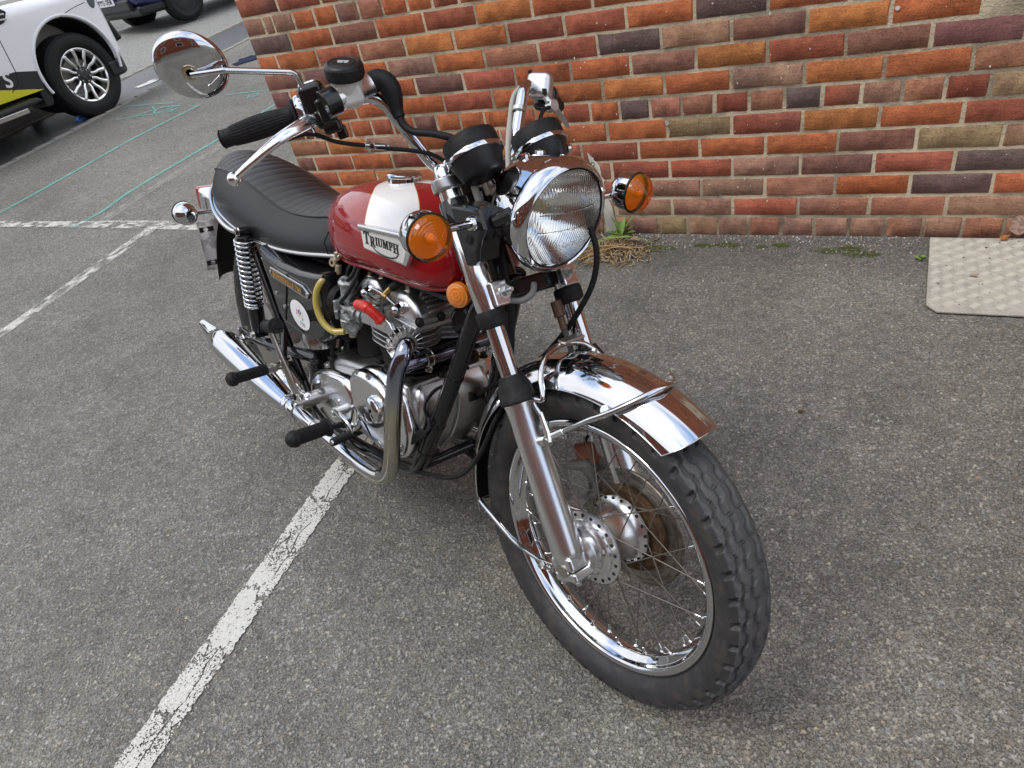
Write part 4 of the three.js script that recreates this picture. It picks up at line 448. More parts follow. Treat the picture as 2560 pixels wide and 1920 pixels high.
// --- front fork
{
  for (const s of [1, -1]) {
    const z = s * ZL, leg = P('fork_slider', [lathe([[0, 0.0], [0.016, 0.0], [0.0235, 0.004], [0.0285, 0.012], [0.0298, 0.03], [0.029, 0.12], [0.0272, 0.24], [0.0266, 0.285], [0.0285, 0.305], [0.0305, 0.316], [0.0305, 0.322], [0.02, 0.322]], F(0, 0, z), UPF, 40),
      rbox(0.056, 0.03, 0.05, F(0.009, 0.0, z), 0.008, [0, 0, RAKE - PI / 2 + PI / 2])], M.satin);
    const capQ = [0, 0, RAKE]; P('axle_clamp', rbox(0.058, 0.018, 0.048, F(-0.0155, 0.0, z), 0.005, capQ), M.satin);
    for (const [f, dz] of [[0.02, 0.014], [-0.02, 0.014], [0.02, -0.014], [-0.02, -0.014]]) P('clamp_nut', bolt(F(-0.0245, f, z + dz), UPF.clone().negate(), 0.006, 0.006), M.zinc);
    P('axle_end', lathe([[0, 0.001], [0.0125, 0.001], [0.0145, -0.0005], [0.0145, -0.004]], F(0.0, 0, z + s * 0.0268), [0, 0, s], 24), M.nickel);
    P('stanchion', rod(F(0.3, 0, z), F(0.72, 0, z), 0.0172, { n: 32 }), M.chrome);
    P('dust_seal', lathe([[0.0172, 0.361], [0.0215, 0.360], [0.0225, 0.356], [0.0305, 0.340], [0.0325, 0.322], [0.0342, 0.318], [0.0342, 0.314], [0.0312, 0.311], [0.0275, 0.311]], F(0, 0, z), UPF, 32), M.rubber);
    P('fork_shroud', lathe([[0.0225, 0.475], [0.0232, 0.478], [0.0232, 0.672], [0.0222, 0.674]], F(0, 0, z), UPF, 36), M.polished);
    P('rubber_ring', lathe([[0.0175, 0.448], [0.0255, 0.452], [0.0272, 0.458], [0.0272, 0.474], [0.0255, 0.479], [0.0232, 0.479]], F(0, 0, z), UPF, 32), M.rubber);
    P('shroud_collar', lathe([[0.0236, 0.634], [0.0268, 0.636], [0.0268, 0.672], [0.0250, 0.678], [0.019, 0.678]], F(0, 0, z), UPF, 32), M.black);
    P('fork_cap', [lathe([[0.019, 0.674], [0.0205, 0.676], [0.0205, 0.70], [0.019, 0.702]], F(0, 0, z), UPF, 32), lathe([[0, 0.741], [0.012, 0.741], [0.0165, 0.737], [0.018, 0.731], [0.018, 0.714]], F(0, 0, z), UPF, 24)], M.polished);
    // lamp bracket with its ears
    const ear = (g) => { g.rotateZ(-RAKE); return g; };
    const b = extr(shapeOf([[-0.022, 0.660], [0.02, 0.668], [0.055, 0.655], [0.088, 0.638], [0.088, 0.602], [0.068, 0.590], [0.052, 0.576], [0.042, 0.560], [-0.02, 0.556]].map(([f, q]) => [f, q])), 0, 0.05, 0.008, 3); b.translate(0, 0, -0.029); if (s < 0) { b.scale(1, 1, -1); b.deleteAttribute('normal'); const i = b.attributes.position; for (let k = 0; k < i.count; k += 3) for (let c = 0; c < 3; c++) { const t = i.array[(k + 1) * 3 + c]; i.array[(k + 1) * 3 + c] = i.array[(k + 2) * 3 + c]; i.array[(k + 2) * 3 + c] = t; } b.computeVertexNormals(); }
    b.applyMatrix4(new THREE.Matrix4().makeBasis(FWF, UPF, V(0, 0, 1)).setPosition(AXL.x, AXL.y, z)); P('lamp_bracket', b, M.black);
    P('bracket_boss', [lathe([[0.004, 0.0], [0.009, 0], [0.010, -0.002], [0.010, -0.008]], F(0.600, 0.040, z + s * 0.022), [0, 0, s], 20), lathe([[0, -0.003], [0.006, -0.003]], F(0.600, 0.040, z + s * 0.029), [0, 0, s], 20)], M.rubber);
    P('lamp_mount', [rod(F(0.62, 0.072, z - s * 0.045), F(0.62, 0.072, z + s * 0.018), 0.0125), rod(F(0.612, 0.09, z - s * 0.005), F(0.612, 0.13, z - s * 0.012), 0.012), lathe([[0, 0.027], [0.006, 0.027], [0.011, 0.023], [0.0135, 0.016], [0.0135, 0.008]], F(0.62, 0.072, z + s * 0.002), [0, 0, s], 20)], M.black);
    P('pinch_bolt', [bolt(F(0.502, 0.034, z - s * 0.02), FWF, 0.0095, 0.009), rod(F(0.502, 0.044, z - s * 0.02), F(0.502, 0.056, z - s * 0.02), 0.0045)], M.zinc);
    P('yoke_lug', rbox(0.016, 0.045, 0.036, F(0.502, 0.026, z - s * 0.012), 0.004, [0, 0, RAKE]), M.polished);
    P('stay_boss', [rod(F(0.235, 0.018, z), F(0.235, 0.046, z - s * 0.004), 0.0095), lathe([[0, 0.004], [0.007, 0.002], [0.0095, -0.004]], F(0.235, 0.046, z - s * 0.004), FWF, 20)], M.satin);
    P('boss_bolt', bolt(F(0.235, 0.05, z + s * 0.004), V(0.3, 0.1, s), 0.0075, 0.006), M.zinc);
  }
  P('bottom_yoke', [rbox(0.05, 0.034, 0.142, F(0.503, -0.016, 0), 0.008, [0, 0, RAKE]), rod(F(0.478, -0.061, 0), F(0.525, -0.061, 0), 0.038)], M.black);
  const ty = extr(spl([[0.028, 0.10], [0.02, 0.118], [0, 0.124], [-0.024, 0.112], [-0.06, 0.06], [-0.092, 0.03], [-0.092, -0.03], [-0.06, -0.06], [-0.024, -0.112], [0, -0.124], [0.02, -0.118], [0.028, -0.10], [0.018, -0.06], [-0.012, -0.03], [-0.012, 0.03], [0.018, 0.06]].map(([a, b]) => [a, b, 0]), 120, true).map((p) => [p.x, p.y]), 0, 0.021, 0.004);
  ty.applyMatrix4(new THREE.Matrix4().makeBasis(FWF, V(0, 0, 1), UPF.clone().negate())); const tyo = F(0.716, 0, 0); ty.translate(tyo.x, tyo.y, tyo.z); P('top_yoke', ty.index ? ty : mirrorZ(mirrorZ(ty)), Std({ ...{}, color: lin(0.5, 0.5, 0.5), metalness: 1, roughness: 0.35, side: THREE.DoubleSide }));
  P('steering_nut', [rod(F(0.70, -0.061, 0), F(0.735, -0.061, 0), 0.017), lathe([[0, 0.748], [0.01, 0.747], [0.0145, 0.742], [0.0155, 0.73]], F(0, -0.061, 0), UPF, 24)], M.chrome);
  P('headstock', rod(F(0.53, -0.061, 0), F(0.695, -0.061, 0), 0.03), M.black);
}
// --- front mudguard and its stays
{
  const a0 = 61 * PI / 180, a1 = 194 * PI / 180, R0 = 0.369, hw = 0.0625;
  const sec = (v, off) => { const s = v * 2 - 1, q = abs(s), z = hw * sign(s) * pow(q, 0.93) + sign(s) * off, r = R0 - 0.043 * pow(q, 2.7) + 0.0016 * exp(-pow(s / 0.10, 2)) + off * (1 - q * q) - (q > 0.985 ? 0.002 : 0); return [r, z]; };
  const gu = (off) => surf(120, 44, (u, v) => { const [r, z] = sec(v, off), s = abs(v * 2 - 1), end = u < 0.04 ? 0.05 * pow(s, 5) * (1 - u / 0.04) : 0; const a = lerp(a0 + 0.0, a1, u) + end * 0.9; return [AXL.x + r * cos(a), AXL.y + r * sin(a), z]; });
  const outer = gu(0), inner = gu(-0.0016), lip = []; for (const u of [0, 1]) { const l = []; for (let k = 0; k <= 30; k++) { const v = k / 30, [r, z] = sec(v, -0.0006), s = abs(v * 2 - 1), a = (u ? a1 : a0) + (u ? 0 : 0.05 * pow(s, 5) * 0.9); l.push([AXL.x + r * cos(a), AXL.y + r * sin(a), z]); } lip.push(sweep(l, 0.0014, 6)); }
  for (const v of [0, 1]) { const l = []; for (let k = 0; k <= 70; k++) { const [r, z] = sec(v, 0), a = lerp(a0 + 0.045, a1, k / 70); l.push([AXL.x + r * cos(a), AXL.y + r * sin(a), z]); } lip.push(sweep(l, 0.0015, 6)); }
  const mg = P('front_mudguard', [outer, ...lip], Std({ ...{}, color: lin(0.62, 0.63, 0.645), metalness: 1, roughness: 0.09, roughnessMap: rep(T_smudge, 3), side: THREE.DoubleSide })); P('guard_underside', inner, M.blackMatt, mg);
  const tubeM = M.chromeOld, loop = (pts, r = 0.0052) => { const h = pts.map(A3), all = [...h, ...h.slice(0, -1).reverse().map((p) => V(p.x, p.y, -p.z))]; return sweep(spl(all, 80), r, 10); };
  P('mudguard_stay', [loop([F(0.262, 0.05, 0.088), F(0.31, 0.034, 0.088), [1.328, 0.632, 0.086], [1.308, 0.664, 0.072], [1.291, 0.687, 0.045], [1.283, 0.694, 0]])], M.chrome);
  P('mudguard_stay', [loop([[1.374, 0.588, 0.088], [1.43, 0.634, 0.086], [1.468, 0.662, 0.074], [1.497, 0.686, 0.05], [1.512, 0.700, 0.022], [1.516, 0.703, 0]])], M.chrome);
  P('mudguard_stay', [loop([[1.388, 0.314, 0.113], [1.352, 0.301, 0.104], [1.30, 0.285, 0.094], [1.246, 0.272, 0.083], [1.15, 0.285, 0.072], [1.105, 0.288, 0.062], [1.092, 0.272, 0.045], [1.088, 0.262, 0]])], M.chrome);
  for (const s of [1, -1]) { P('stay_end', [sweep([F(0.232, 0.052, s * 0.098), F(0.25, 0.051, s * 0.094), F(0.285, 0.042, s * 0.088)], (t) => lerp(0.0095, 0.0066, t), 10, { flat: 0.55, up: [0, 0, 1] })], M.polished); P('stay_end', sweep([[1.348, 0.566, s * 0.092], [1.362, 0.578, s * 0.09], [1.385, 0.597, s * 0.0885]], 0.0068, 10), M.polished); P('stay_bolt', bolt([1.366, 0.308, s * 0.115], [0, 0, s], 0.0068, 0.006), M.zinc); P('stay_end', rbox(0.036, 0.018, 0.004, [1.376, 0.311, s * 0.112], 0.0015, [0, 0, 0.35]), M.chrome);
    P('guard_bolt', bolt([1.452, 0.656, s * 0.064], [0.45, 0.6, s * 0.75], 0.0068, 0.005), M.zinc); P('guard_bolt', bolt([1.309, 0.671, s * 0.057], [-0.25, 0.85, s * 0.6], 0.0062, 0.006), M.zinc); }
  P('guard_bolt', bolt([1.509, 0.709, -0.02], [0.2, 0.97, 0], 0.005, 0.004), M.zinc); P('guard_clip', rbox(0.02, 0.006, 0.05, [1.288, 0.702, -0.02], 0.002, [0, 0, 0.1]), M.zinc);
}
// --- headlamp
{
  const C = V(1.268, 0.921, 0), n = V(0.984, -0.178, 0).normalize();
  const h = P('headlamp', lathe([[0, -0.128], [0.018, -0.1275], [0.045, -0.118], [0.068, -0.097], [0.083, -0.066], [0.089, -0.032], [0.0905, -0.012]], C, n, 72, 1.2), M.chrome);
  P('headlamp_rim', lathe([[0.0905, -0.016], [0.0965, -0.013], [0.0982, -0.006], [0.0975, 0.003], [0.0948, 0.011], [0.0905, 0.0165], [0.0865, 0.0185], [0.0845, 0.0165], [0.0838, 0.012]], C, n, 96, 1.2), M.chrome, h);
  P('rim_seal', lathe([[0.0842, 0.0155], [0.0836, 0.0165], [0.0822, 0.0145], [0.0822, 0.010]], C, n, 72), M.rubber, h);
  P('reflector', lathe([[0.009, -0.066], [0.03, -0.058], [0.05, -0.041], [0.066, -0.02], [0.079, 0.004], [0.0835, 0.012]], C, n, 72, 1.4), Std({ color: lin(0.86, 0.86, 0.86), metalness: 1, roughness: 0.10, side: THREE.DoubleSide }), h);
  P('bulb', [lathe([[0, -0.012], [0.007, -0.014], [0.0095, -0.022], [0.0095, -0.04], [0.012, -0.05], [0.012, -0.07]], C, n, 24)], Phy({ color: lin(0.75, 0.6, 0.36), roughness: 0.15 }), h); P('bulb_shield', lathe([[0, -0.006], [0.011, -0.008], [0.012, -0.018]], C, n, 20), M.chromeOld, h);
  // fluted glass: plain domed front, ribs on the back
  const N = 132; const gl = (front) => surf(N, N, (u, v) => { const a = u * 2 - 1, b = v * 2 - 1, d = max(abs(a), abs(b)), l = hypot(a, b) || 1, x = a / l * d * 0.0825, y = b / l * d * 0.0825, rr = hypot(x, y) / 0.0825; let z = 0.0155 + 0.0145 * (1 - rr * rr); if (!front) { const zone = y < -0.004 ? 1 : y < 0.03 ? 1 : 0.8, pitch = y < -0.036 ? 0.0040 : 0.0052, ph = (x + (y < -0.012 ? 0.18 * y : 0)) / pitch; z -= 0.0038 + 0.00055 * abs(sin(ph * PI)) * zone * (rr < 0.94 ? 1 : 0) + (abs(y + 0.013) < 0.0008 || abs(y - 0.018) < 0.0008 ? 0.001 : 0) * (abs(x) < 0.06 ? 1 : 0); } return [x, z, y]; });
  const back = gl(false), fr = gl(true); const flip = (g) => { const i = g.index.array; for (let k = 0; k < i.length; k += 3) { const t = i[k]; i[k] = i[k + 1]; i[k + 1] = t; } g.computeVertexNormals(); return g; };
  const side = V().crossVectors(n, V(0, 1, 0)).normalize(), top = V().crossVectors(side, n).normalize(), mtx = new THREE.Matrix4().makeBasis(side, n, top).setPosition(C);
  const test = fr.attributes.normal.getY(100) > 0; const lens = merge([test ? fr : flip(fr), test ? flip(back) : back, lathe([[0.0825, 0.0117], [0.0825, 0.0155]], [0, 0, 0], [0, 1, 0], 64)]); lens.applyMatrix4(mtx);
  P('headlamp_glass', lens, Phy({ color: lin(0.97, 0.98, 0.97), transmission: 1, thickness: 0.004, ior: 1.5, roughness: 0.02 }), h);
  { const q = new TextGeometry('LUCAS', { font, size: 0.0085, depth: 0.0004, curveSegments: 4 }); q.translate(-0.02, 0, 0); const m2 = new THREE.Matrix4().makeBasis(side.clone().negate(), top, n); q.applyMatrix4(m2); const o = C.clone().addScaledVector(n, 0.0255).addScaledVector(top, -0.045).addScaledVector(side, -0.012); q.translate(o.x, o.y, o.z); P('glass_lettering', q, Phy({ color: lin(0.9, 0.9, 0.9), transmission: 0.7, roughness: 0.35, ior: 1.5 }), h); }
  const rr = V(0, 1, 0); P('rim_screw', screw(C.clone().addScaledVector(n, 0.004).addScaledVector(side, -0.055).addScaledVector(top, 0.08), V(0.1, 0.8, 0.55), 0.004), M.chromeOld, h);
  for (const [a, b] of [[-0.075, 0.022], [-0.075, -0.012], [-0.045, -0.04]]) { const p = C.clone().addScaledVector(n, a).addScaledVector(top, sqrt(max(0, 0.083 * 0.083 - b * b)) - (a < -0.06 ? 0.004 : -0.004)).add(V(0, 0, b)); P('switch_bezel', lathe([[0.0, 0.004], [0.0055, 0.004], [0.0065, 0.006], [0.0085, 0.005], [0.0095, 0]], p, V(-0.15, 1, b * 6), 20), M.chrome, h); if (a < -0.06) P('warning_light', lathe([[0, 0.0075], [0.004, 0.006], [0.0055, 0.0035]], p, V(-0.15, 1, b * 6), 16), Phy({ color: b > 0 ? lin(0.25, 0.01, 0.01) : lin(0.02, 0.2, 0.06), roughness: 0.15, clearcoat: 1 }), h); else P('toggle_lever', rod(p, p.clone().add(V(-0.012, 0.028, 0.004)), 0.003, { r2: 0.0042 }), M.plastic, h); }
}
// --- instruments
for (const s of [1, -1]) {
  const a = V(-0.60, 0.80, 0).normalize(), C = V(1.146, 1.006, s * 0.0735);
  const t = P(s > 0 ? 'tachometer' : 'speedometer', lathe([[0, -0.034], [0.03, -0.034], [0.034, -0.032], [0.0375, -0.026], [0.0455, -0.004], [0.0468, 0.001], [0.0468, 0.006]], C, a, 56, 0.6), M.plastic);
  P('rubber_cup', lathe([[0.0468, 0.005], [0.0472, 0.008], [0.0474, 0.027], [0.0462, 0.0335], [0.0435, 0.0355], [0.040, 0.034], [0.039, 0.031]], C, a, 56, 0.6), M.rubber, t);
  P('clock_face', lathe([[0, 0.031], [0.0395, 0.031]], C, a, 40), M.blackMatt, t);
  P('clock_ring', lathe([[0.0465, -0.001], [0.0494, -0.0004], [0.0499, 0.0032], [0.0494, 0.0068], [0.0465, 0.0075]], C, a, 64), M.chrome, t);
  P('drive_boss', [lathe([[0, -0.002], [0.013, -0.002], [0.0135, 0.0015]], C.clone().addScaledVector(a, -0.0345).add(V(-0.006, 0, s * 0.014)), a, 24)], darkHole, t);
  // bracket under the clocks up from the yoke
  P('clock_bracket', sweep(spl([F(0.722, -0.02, s * 0.098), F(0.73, 0.012, s * 0.098), F(0.742, 0.03, s * 0.092), C.clone().addScaledVector(a, 0.001).add(V(-0.035, -0.014, s * 0.018))], 16), 0.011, 10, { flat: 0.28, up: [0, 0, s] }), M.chrome, t);
}
P('clock_nut', lathe([[0, 0.012], [0.006, 0.011], [0.0095, 0.006], [0.0095, 0], [0.004, -0.004]], [1.155, 1.002, -0.124], [0.2, 0.1, -1], 20), M.chrome);
// --- indicators
function indicator(parent, C, dir, r, name = 'indicator') {
  const g = P(name, lathe([[0, -0.044], [0.012, -0.044], [0.018, -0.042], [r * 0.66, -0.036], [r * 0.9, -0.026], [r * 0.975, -0.017], [r * 0.985, -0.008], [r * 0.985, 0.004]], C, dir, 48, 0.9), M.chrome, parent);
  P('indicator_gasket', lathe([[r * 0.98, 0.0035], [r * 1.02, 0.004], [r * 1.02, 0.0075], [r * 0.97, 0.008]], C, dir, 48), M.rubber, g);
  const prof = [[r * 0.965, 0.0075]]; prof.push([r * 0.95, 0.014], [r * 0.88, 0.019]); const M_amber = Phy({ color: lin(1.0, 0.43, 0.03), transmission: 0.88, roughness: 0.07, ior: 1.45, thickness: 0 }); const dome = []; for (let k = 0; k <= 48; k++) { const q = 1 - k / 48, rr = r * 0.86 * q; dome.push([max(rr, 1e-5), 0.0195 + 0.0125 * (1 - q * q) + 0.0032 * abs(((q * 8) % 1) - 0.5)]); }
  P('indicator_lens', lathe([...prof, ...dome], C, dir, 56, 0.35), M_amber, g);
  P('bulb_holder', [lathe([[r * 0.9, 0.002], [r * 0.4, 0.0005], [0.006, 0.001]], C, dir, 32)], Std({ color: lin(0.9, 0.82, 0.6), roughness: 0.3, metalness: 0.5 }), g); P('bulb', lathe([[0, 0.02], [0.006, 0.017], [0.008, 0.011], [0.006, 0.001]], C, dir, 16), Phy({ color: lin(0.85, 0.8, 0.6), roughness: 0.1 }), g);
  const q = A3(dir).clone().normalize(), sd = V().crossVectors(q, V(0, 1, 0)).normalize(), up = V().crossVectors(sd, q); for (const k of [-1, 1]) { const p = A3(C).clone().addScaledVector(q, 0.0225).addScaledVector(sd, -k * r * 0.52).addScaledVector(up, -k * r * 0.34); P('lens_screw', screw(p, q, 0.0026), M.zinc, g); }
  return g;
}
for (const s of [1, -1]) { P('indicator_stem', [rod(F(0.62, 0.068, s * 0.108), [1.212, 0.921, s * 0.215], 0.0065), lathe([[0.0065, 0.012], [0.0105, 0.011], [0.0125, 0.007], [0.0125, 0]], F(0.62, 0.068, s * 0.116), [0, 0, s], 24), rod([1.206, 0.921, s * 0.205], [1.206, 0.921, s * 0.232], 0.0095)], M.chrome); indicator(bike, [1.228, 0.921, s * 0.233], [0.99, -0.06, s * 0.10], 0.0372); }
for (const s of [1, -1]) { P('indicator_stem', [rod([-0.30, 0.664, s * 0.05], [-0.298, 0.667, s * 0.125], 0.006)], M.chrome); indicator(bike, [-0.322, 0.667, s * 0.15], [-0.995, 0.03, s * 0.08], 0.0372); }
// --- handlebar and controls
const BE = V(0.864, 1.037, 0.38), BB = V(0.994, 1.110, 0.168), gd = BE.clone().sub(BB).normalize(), barP = (t) => BB.clone().lerp(BE, t);
{
  const half = [[1.052, 0.962, 0], [1.052, 0.963, 0.055], [1.046, 0.985, 0.092], [0.998, 1.103, 0.162], BE.toArray()];
  const R = fillet(half, [0.05, 0.06, 0.05], 10), full = [...R.map((p) => V(p.x, p.y, -p.z)).reverse(), ...R.slice(1)];
  P('handlebar', sweep(dense(full, 0.02), 0.0112, 20), M.chrome);
  for (const s of [1, -1]) {
    const d = V(gd.x, gd.y, s * gd.z), at = (t) => { const p = barP(t); return V(p.x, p.y, s * p.z); }, L = BB.distanceTo(BE);
    const ribs = surf(40, 96, (u, v) => { const a = v * 2 * PI, body = u > 0.1 && u < 0.83, bulge = 0.0158 + 0.0034 * sin(PI * clamp((u - 0.08) / 0.8)) - (u > 0.86 ? 0.0012 : 0), groove = body ? 0.0011 * pow(abs(sin(a * 12)), 6) : 0, e = u < 0.02 || u > 0.985 ? 0.002 : u > 0.955 ? -0.0012 : 0; const r = bulge - groove - max(0, e); return [r * cos(a), u * 0.128, r * sin(a)]; });
    const gg = mergeVertices(ribs); orient(gg, at(1).addScaledVector(d, -0.124), d); P('grip', [gg, lathe([[0, 0.130], [0.012, 0.130], [0.0155, 0.127]], at(1).addScaledVector(d, -0.124), d, 28), lathe([[0.0112, -0.004], [0.0235, -0.003], [0.0245, 0], [0.0235, 0.003], [0.017, 0.004]], at(1).addScaledVector(d, -0.125), d, 40)], M.rubber);
    const sb = at(0.40); // switch cluster
    const qx = V().crossVectors(V(0, 1, 0), d).normalize().multiplyScalar(s), rotM = new THREE.Quaternion().setFromRotationMatrix(new THREE.Matrix4().makeBasis(qx.clone(), V().crossVectors(d.clone().multiplyScalar(s), qx).normalize(), d.clone().multiplyScalar(s)));
    if (s > 0) {
      P('throttle_housing', [lathe([[0.012, -0.016], [0.019, -0.016], [0.021, -0.012], [0.021, -0.002], [0.0265, 0], [0.0275, 0.003], [0.0275, 0.010], [0.026, 0.0125], [0.014, 0.0135]], at(1).addScaledVector(d, -0.144), d, 44), rbox(0.012, 0.03, 0.012, at(1).addScaledVector(d, -0.14).add(V(0.012, -0.022, 0)), 0.004, rotM)], M.chrome); P('housing_screw', screw(at(1).addScaledVector(d, -0.152).add(V(0.019, -0.006, 0.01)), V(0.9, 0.1, 0.2), 0.0045), M.zinc);
      const sp = at(0.40);
      P('switch_block', [rbox(0.054, 0.052, 0.044, sp.clone().add(V(0.012, 0.016, 0)), 0.011, rotM), rbox(0.03, 0.03, 0.03, sp.clone().add(V(0.03, -0.012, -0.004)), 0.006, rotM), rod(at(0.26), at(0.46), 0.0185), rbox(0.04, 0.022, 0.03, sp.clone().add(V(0.022, -0.026, -0.02)), 0.006, rotM), rbox(0.022, 0.022, 0.018, sp.clone().add(V(0.018, -0.038, -0.038)), 0.004, rotM)], M.black);
      P('switch_cap', [rbox(0.032, 0.012, 0.03, sp.clone().add(V(0.0, 0.036, 0.004)), 0.004, rotM)], M.polished); P('switch_screw', screw(sp.clone().add(V(0.036, 0.008, 0.006)), V(1, 0.2, 0.2), 0.005), M.zinc); P('switch_screw', screw(sp.clone().add(V(0.034, 0.006, -0.026)), V(1, 0.2, 0.2), 0.005), M.zinc);
      // master cylinder
      const m0 = V(1.003, 1.092, 0.258), m1 = V(1.008, 1.119, 0.176), md = m1.clone().sub(m0).normalize();
      const mc = P('master_cylinder', [lathe([[0, 0], [0.0175, 0], [0.0195, 0.002], [0.0195, 0.03], [0.0188, 0.034], [0.0188, 0.066], [0.0172, 0.07], [0.0172, 0.084], [0, 0.0845]], m0, md, 36), rbox(0.026, 0.03, 0.05, m0.clone().lerp(m1, 0.35).add(V(-0.012, -0.004, 0)), 0.006, rotM)], M.satin);
      const rc = m0.clone().lerp(m1, 0.47).add(V(0.0, 0.003, 0)), ua = V(0.20, 0.96, 0.20).normalize(), at2 = (k) => rc.clone().addScaledVector(ua, k);
      P('reservoir', [lathe([[0, -0.02], [0.02, -0.02], [0.0225, -0.016], [0.0245, 0.018], [0.0255, 0.024], [0.024, 0.026], [0, 0.026]], rc, ua, 40, 0.5), rbox(0.05, 0.03, 0.047, at2(-0.006), 0.007, rotM)], Phy({ color: lin(0.80, 0.79, 0.74), roughness: 0.4, transmission: 0.25, thickness: 0, clearcoat: 0.3 }), mc);
      const cap = surf(8, 144, (u, v) => { const a = v * 2 * PI, r = u < 0.15 ? 0.0288 + u * 0.01 : u > 0.9 ? 0.0303 - (u - 0.9) * 0.02 : 0.0303 + 0.0006 * (sin(a * 36) > 0 ? 1 : 0); return [r * cos(a), 0.022 + u * 0.021, r * sin(a)]; }); orient(cap, rc, ua); P('reservoir_cap', [cap, lathe([[0.0288, 0.022], [0.024, 0.021]], rc, ua, 40), lathe([[0.0296, 0.043], [0.027, 0.0455], [0.0235, 0.0462], [0.0228, 0.0454], [0.0195, 0.0454], [0.0188, 0.0464], [0, 0.0464]], rc, ua, 48)], M.plastic, mc);
      const pr = []; for (let i = 0; i < 9; i++) for (const [k, l] of [[-0.5, 0.5], [0.6, 0.45]]) { if ((i * 7) % 5 === 0 && k > 0) continue; pr.push(rbox(0.0012, 0.0004, 0.0052 * l * 2, V((i - 4) * 0.0021, 0.0467, k * 0.0048), 0.0002)); } const pm = merge(pr); pm.rotateY(0.7); orient(pm, rc, ua); P('cap_print', pm, Std({ color: lin(0.7, 0.7, 0.7), roughness: 0.5 }), mc);
      P('cylinder_clamp', [rod(m0.clone().addScaledVector(md, -0.008), m0.clone().addScaledVector(md, 0.018), 0.0225), rbox(0.03, 0.04, 0.026, m0.clone().addScaledVector(md, 0.006).add(V(-0.016, -0.012, 0)), 0.006, rotM)], M.black, mc); P('hose_boot', sweep(spl([m1.clone().addScaledVector(md, -0.004), [1.012, 1.123, 0.168], [1.022, 1.119, 0.158], [1.029, 1.100, 0.152], [1.036, 1.075, 0.150], [1.041, 1.066, 0.149]], 26), (t) => t < 0.2 ? 0.0172 : t < 0.42 ? 0.0168 : lerp(0.0172, 0.0095, sstep(0.45, 1, t)), 20), M.rubber, mc);
      P('brake_hose', sweep(spl([[1.036, 1.075, 0.150], [1.050, 1.056, 0.149], [1.070, 1.047, 0.143], [1.10, 1.045, 0.125], [1.13, 1.035, 0.10], [1.148, 0.99, 0.05], [1.15, 0.93, 0.01], [1.13, 0.85, 0.0]], 50), 0.0062, 10), M.rubber);
      // lever
      const pv = V(0.964, 1.067, 0.268); P('brake_lever', [sweep(spl([[0.955, 1.071, 0.252], pv.toArray(), [0.978, 1.060, 0.296], [0.984, 1.045, 0.336], [0.962, 1.014, 0.374], [0.932, 0.987, 0.397]], 44), (t) => lerp(0.0165, 0.0066, pow(t, 0.75)), 16, { flat: 0.66, up: [0.3, 1, 0] }), (() => { const q = new THREE.SphereGeometry(0.0112, 20, 14); q.translate(0.929, 0.984, 0.3985); return q; })()], M.polished);
      P('lever_pivot', [bolt(pv.clone().add(V(0.002, 0.008, 0)), V(0.1, 0.95, 0.15), 0.0072, 0.006), rod(pv.clone().add(V(0, -0.012, 0)), pv.clone().add(V(0, 0.006, 0)), 0.0125)], M.zinc);
      // mirror
      const mb = V(0.953, 1.098, 0.266), ms = P('mirror_stem', sweep(fillet([mb.toArray(), [0.951, 1.137, 0.279], [0.936, 1.143, 0.385], [0.908, 1.137, 0.427]], [0.016, 0.02], 8), 0.0047, 12), M.chrome); P('mirror_clamp', [rod(mb.clone().add(V(0.002, -0.018, -0.006)), mb.clone().add(V(0, 0.006, 0.002)), 0.0085, { n: 6 }), rod(mb.clone().add(V(0.01, -0.022, -0.012)), mb.clone().add(V(-0.006, -0.024, 0.006)), 0.007)], M.black, ms);
      const mc0 = V(0.9085, 1.138, 0.428), mn = V(0.79, -0.46, 0.44).normalize(); const mir = P('mirror', lathe([[0.0075, 0.0095], [0.014, 0.0089], [0.026, 0.0068], [0.038, 0.0033], [0.047, -0.0008], [0.0512, -0.0042], [0.0535, -0.008], [0.0538, -0.010], [0.052, -0.0115]], mc0.clone().addScaledVector(mn, -0.014), mn, 64, 1.2), M.chrome); P('mirror_glass', lathe([[0, -0.0105], [0.052, -0.0105]], mc0.clone().addScaledVector(mn, -0.014), mn, 48), M.chrome, mir); P('mirror_boss', lathe([[0.006, 0.0105], [0.0095, 0.0118], [0.0118, 0.0108], [0.0125, 0.0085]], mc0.clone().addScaledVector(mn, -0.014), mn, 32), Std({ color: lin(0.55, 0.47, 0.34), metalness: 1, roughness: 0.35 }), mir);
    } else {
      P('clutch_clamp', [rod(at(0.22), at(0.36), 0.0185), rbox(0.05, 0.05, 0.04, at(0.30).add(V(0.012, 0.004, 0)), 0.012, rotM)], M.alloy);
      P('clutch_perch', [sweep([at(0.30).add(V(0.01, 0.006, 0.004)), at(0.34).add(V(0.045, -0.022, 0.006))], 0.011, 10, { flat: 0.7 }), rod(at(0.34).add(V(0.04, -0.032, 0.004)), at(0.34).add(V(0.056, -0.026, 0.004)), 0.012)], M.alloy); P('perch_hole', rbox(0.02, 0.012, 0.004, at(0.31).add(V(0.035, -0.004, 0.014)), 0.002), darkHole);
      P('switch_block', [rbox(0.05, 0.05, 0.04, at(0.5).add(V(0.01, -0.01, 0)), 0.014, rotM), rod(at(0.38), at(0.6), 0.018)], M.black); P('switch_lever', rod(at(0.25).add(V(-0.004, 0.015, 0)), at(0.25).add(V(-0.01, 0.03, 0.006)), 0.004), M.plastic);
      P('clutch_lever', sweep(spl([[0.978, 1.076, -0.232], [0.955, 1.056, -0.275], [0.917, 1.024, -0.34], [0.88, 0.992, -0.40]], 30), (t) => lerp(0.011, 0.006, t), 12, { flat: 0.62, up: [0.3, 1, 0] }), M.alloy);
